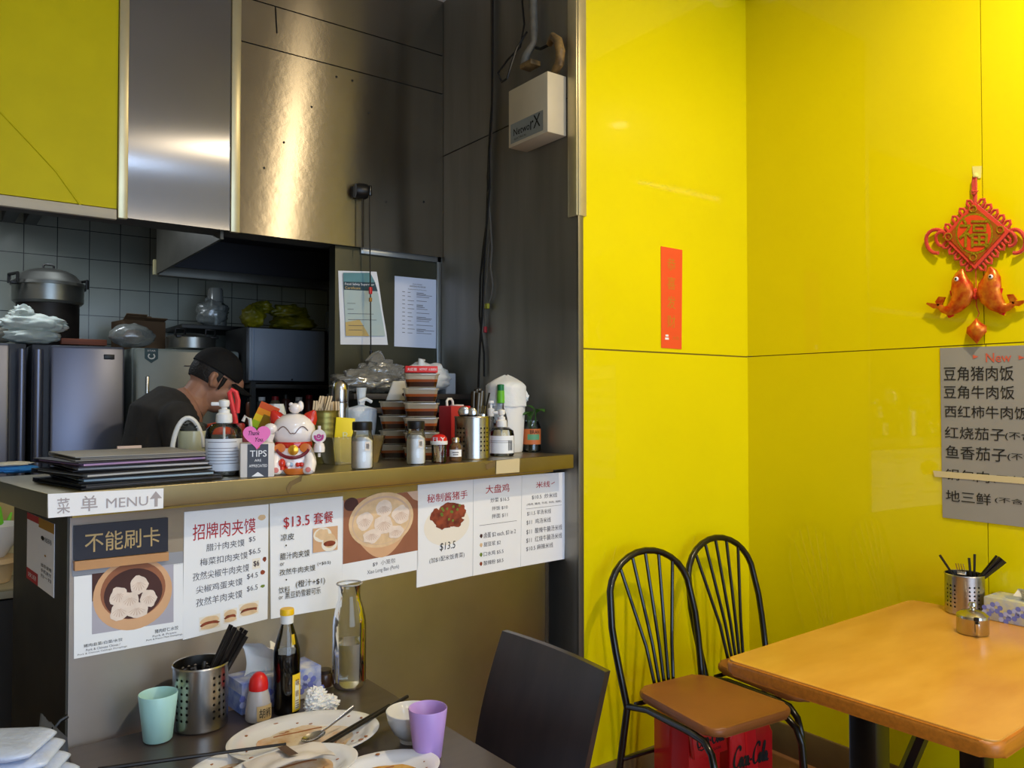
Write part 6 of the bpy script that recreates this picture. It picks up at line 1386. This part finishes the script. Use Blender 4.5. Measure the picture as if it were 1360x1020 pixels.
# steamer on a stock pot
sc_ = KB(64, 404, 4.36); kx = sc_.x
M_alu = mat('scuffed aluminium', (150, 150, 144), rough=.33, metal=.95, var=.12, vscale=9)
t = thing('stock_pot', 'dark stock pot under the aluminium steamer on the fridge', 'pot', (kx, 4.36, FT)); zt1 = sc_.z-FT-.004
b = MB(); b.lathe([(0, 0), (.125, 0), (.132, .01), (.132, zt1), (.12, zt1), (.12, .01), (0, .01)], seg=36); b.build('pot', mat('sooty pot', (46, 40, 36), rough=.5, metal=.5, var=.3), t)
t = thing('steamer', 'large aluminium steamer with domed lid on the left fridges', 'steamer', (kx, 4.36, FT+zt1+.001))
b = MB(); b.lathe([(0, 0), (.138, 0), (.150, .012), (.151, .085), (.154, .088)], seg=44); b.build('basket', M_alu, t)
b = MB(); b.lathe([(.157, .086), (.156, .100), (.140, .112), (.118, .140), (.112, .145), (.085, .160), (.04, .170), (0, .172)], seg=44); b.build('lid', M_alu, t)
b = MB(); b.tube([(-.022, 0, .168), (-.022, 0, .186), (-.012, 0, .192), (.012, 0, .192), (.022, 0, .186), (.022, 0, .168)], .0055, seg=8); b.build('knob', M_black, t)
for s in (-1, 1):
    b = MB(); a = math.radians(200 if s < 0 else 20); c_ = Vector((.158*math.cos(a), .158*math.sin(a)-.03, .085)); d_ = Vector((-math.sin(a), math.cos(a), 0))
    b.tube([c_-d_*.04, c_-d_*.04+Vector((0, 0, .04)), c_+d_*.04+Vector((0, 0, .04)), c_+d_*.04], .008, seg=8); b.box(c_, (.03, .03, .014), bev=.004); b.build('handle', M_black, t)
# bags on the fridges
q = KB(44, 455, 4.12); t = thing('plastic_bag', 'crumpled white plastic bag in front of the steamer on the fridge', 'bag', (q.x-.01, 4.13, FT+.001))
b = MB(); b.blob((0, 0, .034), (.12, .075, .036), amp=.15, freq=2.2, seed=21, flatb=-.033, seg=44, rings=26); b.blob((.01, 0, .085), (.13, .07, .045), amp=.22, freq=2.0, seed=25, seg=48, rings=28); b.blob((-.03, .0, .125), (.05, .04, .035), amp=.6, freq=2, seed=28, seg=28, rings=16); b.build('bag', mat('off white bag', (190, 198, 190), rough=.45, bump=.3, sss=.2), t, smooth=80)
q = KB(4, 450, 4.15); t = thing('grey_bag', 'grey bag at the frame edge on the far left fridge', 'bag', (q.x-.02, 4.15, FT+.001)); b = MB(); b.blob((0, 0, .04), (.07, .06, .04), amp=.3, freq=2, seed=31, flatb=-.039); b.build('bag', mat('grey bag', (120, 116, 104), rough=.5), t, smooth=80)
q = KB(112, 453, 4.09); t = thing('wooden_block', 'flat reddish brown block beside the white bag on the fridge', 'block', (q.x, 4.12, FT+.001)); b = MB(); b.box((0, 0, .014), (.185, .07, .027), bev=.002); b.build('block', mat('reddish wood', (128, 66, 38), rough=.6, var=.2, stretch=(1, 8, 8)), t)
q = KB(185, 430, 4.42); t = thing('cardboard_box', 'open brown cardboard box against the kitchen tiles', 'box', (q.x, 4.44, FT+.001), .15)
b = MB(); M_cb = mat('brown cardboard', (96, 72, 48), rough=.8, var=.08)
for c_, d_ in (((0, 0, .003), (.20, .18, .005)), ((-.10, 0, .075), (.004, .18, .15)), ((.10, 0, .075), (.004, .18, .15)), ((0, -.09, .075), (.20, .004, .15)), ((0, .09, .075), (.20, .004, .15))): b.box(c_, d_)
b.build('box', M_cb, t, smooth=0)
for (c_, d_, r_) in (((-.055, -.11, .162), (.10, .06, .003), RX(-.5)), ((.055, .06, .170), (.09, .09, .003), RX(.5)), ((.0, -.10, .158), (.20, .05, .003), RX(-.25))):
    b = MB(); b.box(c_, d_, rot=r_); b.build('flap', M_cb, t, smooth=0)
q = KB(175, 452, 4.14); t = thing('bread_bag', 'clear plastic bag holding brown bread on the fridge', 'bag', (q.x, 4.14, FT+.001))
b = MB(); b.blob((0, 0, .055), (.10, .07, .057), amp=.14, freq=2.2, seed=41, flatb=-.054, seg=40, rings=24); b.build('bag', clear('hazy bag', (220, 222, 218), body=.42, body_rgb=(170, 174, 168), rough=.25, fac=.3), t, smooth=80)
b = MB(); b.blob((.005, -.01, .05), (.045, .035, .032), amp=.2, freq=2, seed=44); tag(b.build('bread', mat('bread crust', (150, 100, 56), rough=.8), None, loc=(q.x, 4.14, FT+.001)), 'brown bread roll inside the clear bag on the fridge', 'bread')
q = KB(255, 458, 4.2); t = thing('steamer_lid_pot', 'low aluminium pot with black handles on the pale fridge', 'pot', (q.x, 4.22, FT+.001)); t.name = 'aluminium_pot'
b = MB(); b.lathe([(0, 0), (.108, 0), (.117, .008), (.118, .06), (.121, .063), (.10, .075), (.05, .084), (0, .086)], seg=40); b.build('pot', M_alu, t)
for s in (-1, 1):
    b = MB(); c_ = Vector((s*.072, -.085, .066)); b.tube([c_+Vector((-.024, 0, 0)), c_+Vector((-.024, -.006, .034)), c_+Vector((.020, -.006, .034)), c_+Vector((.022, 0, .0))], .006, seg=8); b.box(c_+Vector((.01, 0, -.002)), (.06, .02, .012), bev=.003); b.build('handle', M_black, t)
# microwave, its rack, yellow bags
t = thing('kitchen_rack', 'dark open kitchen rack under the grey microwave', 'rack', (1.64, 4.1, 0))
for z in (1.53, 1.33, .9, .4):
    b = MB(); b.box((0, 0, z-.012), (.72, .42, .022), bev=.002); b.build('shelf_board', mat('dark rack', (52, 52, 50), rough=.5, metal=.4), t)
for sx in (-1, 1):
    for sy in (-1, 1): b = MB(); b.box((sx*.35, sy*.20, .77), (.022, .022, 1.54)); b.build('post', mat('dark rack', (52, 52, 50)), t)
b = MB(); b.box((0, .2, 1.2), (.70, .004, .64)); b.build('back_panel', mat('black panel', (24, 24, 24), rough=.6), t)
rnd = random.Random(5)
for k in range(9):
    x = 1.30+.062*k; hgt = .09+.06*rnd.random(); q = Vector((x, 3.96+.02*(k % 2), 1.3305)); c_ = [(110, 60, 40), (90, 96, 90), (130, 118, 90), (70, 40, 36), (120, 126, 130)][k % 5]
    t = thing('spice_jar', 'dim spice jar in the row on the rack under the microwave', 'jar', q, 0, 'spice jars on the dark kitchen rack')
    b = MB(); b.lathe([(0, 0), (.022, 0), (.023, .004), (.023, hgt*.8), (.015, hgt*.88)], seg=16); b.build('jar', mat('jar tone %d' % (k % 5), c_, rough=.3), t); b = MB(); b.lathe([(.017, hgt*.86), (.017, hgt), (0, hgt)], seg=16); b.build('lid', [M_black, M_wht_pl, mat('dark red lid', (150, 34, 40))][k % 3], t)
m0 = KB(330, 433, 3.9); m1 = KB(433, 508, 3.9)
t = thing('microwave_oven', 'grey fronted microwave on the dark rack above the counter things', 'microwave', ((m0.x+m1.x)/2, 4.08, 1.5305)); w = m1.x-m0.x; h = m0.z-1.5305
b = MB(); b.box((.006, .01, h/2), (w+.02, .34, h-.002), bev=.005); b.build('case', M_black, t)
b = MB(); b.box((.0, -.168, h/2+.004), (w-.014, .02, h-.022), bev=.003); b.build('door', mat('blue grey satin door', (132, 142, 156), rough=.4), t)
b = MB(); b.box((-w/2+.022, -.182, h/2+.004), (.010, .012, h-.03), bev=.003); b.build('door_edge', mat('pale grey bar', (138, 150, 168), rough=.3), t)
b = MB(); b.lathe([(0, 0), (.005, 0), (0, .003)], seg=10, c=(.02, -.178, .022), M=RX(math.pi/2)); b.build('button', M_black, t)
b = MB(); b.box((w/2+.024, -.15, h/2+.05), (.014, .04, h+.10), bev=.002); b.build('side_rail', mat('grey aluminium edging', (142, 146, 146)), t)
M_yb = mat('yellow plastic bag', (156, 146, 22), rough=.4, rgb2=(70, 74, 16), vscale=9, bump=.3, bscale=25)
q = Vector((1.34, 4.06, 1.5305+h+.001)); t = thing('yellow_bag', 'small yellow plastic bag at the left of the microwave top', 'bag', q); b = MB(); b.blob((0, 0, .06), (.055, .08, .062), amp=.25, freq=2.4, seed=51, flatb=-.059, seg=36, rings=22); b.blob((.05, 0, .115), (.05, .05, .03), amp=.4, freq=2.4, seed=52); b.build('bag', M_yb, t, smooth=80)
q = Vector((1.56, 4.08, 1.5305+h+.001)); t = thing('yellow_bag', 'large yellow plastic bag slumped over the microwave top right', 'bag', q); b = MB(); b.blob((.0, 0, .04), (.12, .10, .042), amp=.25, freq=2.4, seed=55, flatb=-.039, seg=40, rings=24); b.blob((-.01, .03, .095), (.10, .05, .045), amp=.4, freq=2.2, seed=57, seg=36, rings=20); b.build('bag', M_yb, t, smooth=80)
# wall shelf left of the microwave with cup in a bag
q = KB(315, 432, 4.3); t = thing('wall_shelf', 'dark wall shelf beside the microwave', 'shelf', (1.24, 4.55, q.z))
b = MB(); b.box((0, 0, -.012), (.34, .38, .022), bev=.002); b.build('board', mat('dark rack', (52, 52, 50)), t)
b = MB(); b.box((0, .17, -.06), (.03, .04, .09)); b.build('bracket', mat('dark rack', (52, 52, 50)), t)
t = thing('cup_stack', 'stack of clear plastic cups in a bag on the wall shelf', 'cups', (1.27, 4.47, q.z+.001)); t['category'] = 'cup'
b = MB(); b.lathe([(0, 0), (.06, 0), (.062, .08), (.045, .09), (.04, .20), (.034, .21), (0, .21)], seg=28); b.build('cups', clear('hazy cups', (226, 228, 224), body=.5, body_rgb=(170, 172, 166), rough=.2, fac=.3), t)
b = MB(); b.blob((-.02, -.02, .07), (.085, .07, .075), amp=.3, freq=2.2, seed=61, flatb=-.069, seg=36, rings=22); b.build('bag', clear('hazy bag', (220, 222, 218)), t, smooth=80)
# range hood
t = thing('range_hood', 'dark steel range hood under the bulkhead above the microwave', 'hood', (1.39, 3.69, 2.075))
M_hood = mat('greasy hood steel', (96, 94, 86), rough=.45, metal=.6, var=.15)
b = MB(); hw_, hd_, hh_ = .94, 1.07, .36
b.box((-hw_/2, 0, hh_/2), (.012, hd_, hh_)); b.build('side_panel', M_hood, t, smooth=0)
b = MB(); b.box((hw_/2, 0, hh_/2), (.012, hd_, hh_)); b.build('side_panel', M_hood, t, smooth=0)
b = MB(); b.box((0, hd_/2-.006, .015), (hw_, .05, .05), bev=.004); b.build('rear_lip', M_hood, t)
b = MB(); b.box((0, hd_/2-.004, .20), (hw_-.014, .01, .34)); b.build('rear_panel', mat('dark hood inside', (54, 54, 58), rough=.5, metal=.4), t, smooth=0)
b = MB(); b.box((0, 0, .20), (hw_-.012, hd_-.01, .012)); b.box((0, -.1, .16), (hw_-.2, .4, .05)); b.build('canopy', mat('dark hood inside', (54, 54, 58)), t, smooth=0)
b = MB(); b.box((-hw_/2-.008, hd_/2+.012, .035), (.02, .02, .075), bev=.002); b.build('end_cap', mat('bright end cap', (186, 176, 130), rough=.4), t)
# ceiling light box and ducts
a_ = KB(105, 299, 4.2); c_ = KB(205, 319, 4.2)
t = thing('light_box', 'flat grey light fitting under the kitchen ceiling, switched off', 'light fitting', ((a_.x+c_.x)/2-.06, 4.25, 2.47))
b = MB(); b.box((0, 0, -.095), (c_.x-a_.x+.12, .22, .06), bev=.008); b.box((0, 0, -.035), (.05, .05, .07)); b.build('housing', mat('dull grey fitting', (110, 110, 100), rough=.5), t)
b = MB(); b.box(((c_.x-a_.x)/2+.063, 0, -.095), (.012, .2, .05)); b.build('end_plate', M_black, t)
for (px_, nm) in ((32, 'dark duct under the kitchen ceiling, nearer the frame edge'), (66, 'dark duct under the kitchen ceiling, beside the light fitting')):
    q = KB(px_, 300, 3.8); t = thing('ceiling_duct', nm, 'duct', (q.x, 3.9, 2.469))
    b = MB(); b.box((0, 0, -.075), (.055, 1.4, .15), bev=.004); b.build('duct', mat('dark duct', (40, 40, 38), rough=.6), t)
# shelf seen past the counter end
q = KB(8, 772, 2.95)
t = thing('side_shelf', 'cluttered pale shelf seen past the left counter end', 'shelf', (q.x-.16, 3.0, 0))
b = MB(); b.box((0, 0, q.z-.012), (.52, .40, .022), bev=.002); b.build('board', mat('pale shelf', (170, 164, 140), rough=.5), t)
b = MB(); b.box((0, .19, q.z+.14), (.52, .015, .30)); b.build('back_board', mat('cream back board', (176, 160, 110), rough=.6), t, smooth=0)
b = MB(); b.box((0, .0, (q.z-.03)/2), (.52, .38, q.z-.03)); b.build('dark_filler', mat('dark filler', (40, 38, 34), rough=.6), t, smooth=0)  # added dark block, fills the dark space below the board
kz = q.z
q = KB(6, 722, 2.92); t = thing('white_bowl', 'white bowl seen past the left counter end', 'bowl', (q.x-.03, 2.96, kz+.078)); b = MB(); b.lathe([(0, 0), (.035, 0), (.04, .006), (.075, .06), (.088, .10), (.085, .10), (.06, .05), (0, .012)], seg=32); b.build('bowl', M_plate, t)
t = thing('foam_tray', 'pale plate under the white bowl past the counter end', 'plate', (q.x-.03, 2.96, kz+.001)); b = MB(); b.lathe([(0, 0), (.05, 0), (.06, .05), (.075, .062), (.07, .076), (0, .076)], seg=28); b.build('plate', mat('tan plate', (196, 170, 130), rough=.5), t)
q = KB(10, 678, 3.0); t = thing('green_plant', 'bright green sprig on the shelf past the left counter end', 'plant', (q.x-.01, 3.06, kz+.001))
b = MB(); b.lathe([(0, 0), (.04, 0), (.045, .14), (.04, .14), (.036, .01), (0, .01)], seg=20); b.build('pot', mat('cream pot', (190, 186, 160), rough=.5), t)
for k in range(7): a = k*.9; b = MB(); b.tube([(0, 0, .10), (.02*math.cos(a), .02*math.sin(a), .15), (.045*math.cos(a), .045*math.sin(a), .165+.03*(k % 3))], [.004, .010, .003], seg=6, flat=.3); b.build('leaf', mat('vivid green', (110, 200, 40), rough=.5), t)

# ================================================================ MAN IN THE BLACK CAP
def remeshed(b, name, m, parent, voxel, smooth_it=2):
    bmesh.ops.recalc_face_normals(b.bm, faces=b.bm.faces[:])
    me = bpy.data.meshes.new(name); b.bm.to_mesh(me); b.bm.free(); o = bpy.data.objects.new(name, me); C.objects.link(o)
    md = o.modifiers.new('r', 'REMESH'); md.mode = 'VOXEL'; md.voxel_size = voxel
    if smooth_it: s_ = o.modifiers.new('s', 'SMOOTH'); s_.iterations = smooth_it; s_.factor = .5
    dg = bpy.context.evaluated_depsgraph_get(); dg.update(); me2 = bpy.data.meshes.new_from_object(o.evaluated_get(dg)); bpy.data.objects.remove(o)
    me2.name = name; me2.materials.clear(); me2.materials.append(m); me2.shade_smooth(); n = bpy.data.objects.new(name, me2); C.objects.link(n)
    if parent is not None: n.parent = parent
    return n
def solid(b, pts, r, seg=14, flat=1.0, up=None):
    """rounded limb: a capped tube plus balls at its joints"""
    b.tube(pts, r, seg=seg, flat=flat, up=up)
    for p, q in zip(pts, r): b.blob(p, (q, q*flat if flat != 1 else q, q), amp=0, ridge=False, seg=12, rings=8) if flat == 1 else None
px0, py0 = .80, 3.40
man = thing('person', 'person in black cap and dark grey sweater bending over the kitchen bench', 'person', (px0, py0, 0))
HP = OY(284, 507, py0); HC = Vector((HP.x-px0, 0, HP.z)); HR = RZ(-.10) @ RY(.55)
def hd_(x, y, z): return HC + HR @ (Vector((x, y, z))*.97)
def ell(b, c, r, seg=24, rings=16, M=None): b.blob(c, r, amp=0, ridge=False, seg=seg, rings=rings, M=M)
NB_ = Vector((.075, 0, 1.425)); UB = Vector((-.01, 0, 1.385)); MBk = Vector((-.045, 0, 1.20)); PV = Vector((-.02, 0, .95))
SHO = [Vector((-.02, s*.185, 1.375)) for s in (-1, 1)]; ELB = [Vector((.0, s*.245, 1.10)) for s in (-1, 1)]; WRI = [Vector((.245, s*.13, 1.06)) for s in (-1, 1)]
HIP = [Vector((-.02, s*.09, .92)) for s in (-1, 1)]; KNE = [Vector((.02, s*.10, .50)) for s in (-1, 1)]; ANK = [Vector((-.03, s*.105, .09)) for s in (-1, 1)]
b = MB()
ell(b, hd_(-.012, 0, .028), (.098, .076, .102), M=None)
b2 = b
for c_, r_ in (((.030, 0, -.030), .066), ((.048, 0, -.066), .050), ((.060, 0, -.088), .026), ((.072, 0, -.01), .040), ((.070, 0, .030), .048), ((.015, 0, -.055), .056)): ell(b, hd_(*c_), (r_, r_*.92, r_), seg=20, rings=14)
b.tube([hd_(.092, 0, .012), hd_(.108, 0, -.012), hd_(.118, 0, -.030), hd_(.100, 0, -.042)], [.010, .012, .015, .010], seg=10)
for s in (-1, 1):
    ell(b, hd_(.104, s*.011, -.036), (.009, .008, .007), seg=10, rings=8); ell(b, hd_(.058, s*.040, -.024), (.030, .022, .022), seg=14, rings=10)
    b.tube([hd_(.078, s*.012, .030), hd_(.080, s*.030, .034), hd_(.068, s*.050, .028)], [.008, .009, .006], seg=8)
    b.tube([hd_(-.012, s*.074, .022), hd_(-.028, s*.086, .018), hd_(-.026, s*.086, -.006), hd_(-.010, s*.078, -.034)], [.007, .009, .009, .007], seg=8); ell(b, hd_(-.012, s*.074, -.008), (.016, .008, .026), seg=12, rings=8)
b.tube([hd_(.088, -.022, -.060), hd_(.102, 0, -.058), hd_(.088, .022, -.060)], [.005, .008, .005], seg=8); b.tube([hd_(.086, -.018, -.070), hd_(.099, 0, -.071), hd_(.086, .018, -.070)], [.005, .008, .005], seg=8)
solid(b, [hd_(-.030, 0, -.050), hd_(-.045, 0, -.09)*.5+NB_*.5, NB_], [.056, .056, .064])
b.tube([NB_, UB, MBk, PV, PV-Vector((0, 0, .08))], [.085, .135, .135, .130, .120], seg=20, flat=1.25, up=(1, 0, 0))
for i in (0, 1):
    s = (-1, 1)[i]
    solid(b, [UB*.6+SHO[i]*.4, SHO[i], SHO[i]*.5+ELB[i]*.5, ELB[i], ELB[i]*.5+WRI[i]*.5, WRI[i]], [.07, .062, .050, .042, .038, .027])
    solid(b, [HIP[i], HIP[i]*.5+KNE[i]*.5, KNE[i], KNE[i]*.55+ANK[i]*.45, ANK[i]], [.098, .085, .062, .056, .040])
    solid(b, [ANK[i]+Vector((-.02, 0, -.04)), ANK[i]+Vector((.06, s*.01, -.05)), ANK[i]+Vector((.15, s*.02, -.065))], [.040, .040, .026])
    W_ = WRI[i]; b.tube([W_, W_+Vector((.045, -s*.008, -.012)), W_+Vector((.085, -s*.012, -.02))], [.026, .040, .036], seg=14, flat=.45, up=(0, 1, 0))
    for k in range(4):
        o_ = Vector((.085, -s*.012+(.026-.0175*k), -.02)); L_ = (.030, .034, .032, .025)[k]
        b.tube([W_+o_-Vector((.012, 0, 0)), W_+o_+Vector((L_*.6, 0, -.004)), W_+o_+Vector((L_*1.3, 0, -.020)), W_+o_+Vector((L_*1.5, 0, -.046))], [.0092, .0088, .0082, .0072], seg=8)
    b.tube([W_+Vector((.020, -s*.030, -.012)), W_+Vector((.050, -s*.052, -.022)), W_+Vector((.078, -s*.054, -.036))], [.012, .011, .009], seg=8)
M_skin = mat('skin', (176, 128, 104), rough=.5, sss=.1, var=.04)
remeshed(b, 'body', M_skin, man, .0058, 2)
b = MB()
b.tube([NB_+Vector((-.012, 0, .012)), (NB_+UB)/2+Vector((-.006, 0, 0)), UB, MBk, PV+Vector((0, 0, .06)), PV-Vector((0, 0, .04))], [.080, .128, .152, .152, .148, .150], seg=22, flat=1.22, up=(1, 0, 0))
for i in (0, 1): solid(b, [UB*.6+SHO[i]*.4, SHO[i], SHO[i]*.5+ELB[i]*.5, ELB[i], ELB[i]*.5+WRI[i]*.5, WRI[i]*.92+ELB[i]*.08], [.080, .072, .062, .058, .052, .042])
M_swt = mat('dark grey sweater', (52, 50, 48), rough=.9, var=.12, vscale=20, bump=.3, bscale=12)
remeshed(b, 'sweater', M_swt, man, .009, 3)
b = MB()
for i in (0, 1): solid(b, [HIP[i]+Vector((0, 0, .02)), HIP[i]*.5+KNE[i]*.5, KNE[i], KNE[i]*.55+ANK[i]*.45, ANK[i]], [.115, .102, .080, .074, .066])
b.tube([PV+Vector((0, 0, .02)), PV-Vector((0, 0, .10))], [.140, .125], seg=20, flat=1.2, up=(1, 0, 0)); remeshed(b, 'trousers', mat('black trousers', (26, 26, 30), rough=.85), man, .011, 3)
for i in (0, 1):
    b = MB(); s = (-1, 1)[i]; solid(b, [ANK[i]+Vector((-.03, 0, -.038)), ANK[i]+Vector((.06, s*.01, -.042)), ANK[i]+Vector((.16, s*.02, -.055))], [.048, .047, .034]); remeshed(b, 'shoe', M_black, man, .008, 1)
# hair, cap, eyes, brows
b = MB(); b.grid(lambda u, v: hd_(-.016+.101*math.sin(math.pi*(.28+.38*v))*math.cos(math.pi*(.42+1.16*u)), .0805*math.sin(math.pi*(.28+.38*v))*math.sin(math.pi*(.42+1.16*u)), .026+.106*math.cos(math.pi*(.28+.38*v))), 30, 14)
b.grid(lambda u, v: hd_(-.016+.090*math.sin(math.pi*(.28+.38*v))*math.cos(math.pi*(.42+1.16*u)), .072*math.sin(math.pi*(.28+.38*v))*math.sin(math.pi*(.42+1.16*u)), .026+.095*math.cos(math.pi*(.28+.38*v))), 30, 14)
for s in (-1, 1): b.tube([hd_(.020, s*.076, .03), hd_(.022, s*.074, 0), hd_(.020, s*.071, -.026)], [.010, .008, .004], seg=8)
b.build('hair', mat('black hair', (22, 18, 17), rough=.6, bump=.5, bscale=120), man, smooth=80)
b = MB()
b.grid(lambda u, v: hd_(-.012+.110*math.sin(math.pi*.5*v*1.02)*math.cos(2*math.pi*u), .087*math.sin(math.pi*.5*v*1.02)*math.sin(2*math.pi*u), .040+.104*math.cos(math.pi*.5*v*1.02)+.004), 36, 14, wrap=True)
b.grid(lambda u, v: hd_(-.012+.104*math.sin(math.pi*.5*v*1.0)*math.cos(2*math.pi*u), .081*math.sin(math.pi*.5*v*1.0)*math.sin(2*math.pi*u), .038+.100*math.cos(math.pi*.5*v)), 36, 14, wrap=True)
b.build('cap', mat('black cap cloth', (15, 14, 15), rough=.85, bump=.2, bscale=90), man, smooth=80)
b = MB()
for dz in (0, .004): b.grid(lambda u, v: hd_(.085+.085*v*(1-.28*(2*u-1)**2)-.030*(2*u-1)**2, .074*(2*u-1)*(1-.12*v), .040-.012*v-.022*(2*u-1)**2+dz), 20, 8)
b.build('cap_brim', mat('black cap cloth', (15, 14, 15)), man, smooth=80)
for s in (-1, 1):
    b = MB(); ell(b, hd_(.080, s*.031, .006), (.0125, .0125, .0125), seg=16, rings=12); b.build('eye', mat('eye white', (210, 204, 198), rough=.2), man)
    b = MB(); b.tube([hd_(.092, s*.014, .026), hd_(.091, s*.032, .031), hd_(.076, s*.050, .026)], [.003, .004, .002], seg=6); b.build('eyebrow', mat('black hair', (22, 18, 17)), man)
# bench the man works at
t = thing('kitchen_bench', 'steel work bench between the man and the serving counter', 'bench', (1.02, 3.46, 0))
b = MB(); b.box((.12, 0, .93), (.36, .7, .04), bev=.004); b.build('bench_top', M_steel_d, t)
for sx in (-.03, .27):
    for sy in (-.3, .3): b = MB(); b.box((sx, sy, .455), (.04, .04, .91)); b.build('leg', M_steel_d, t)
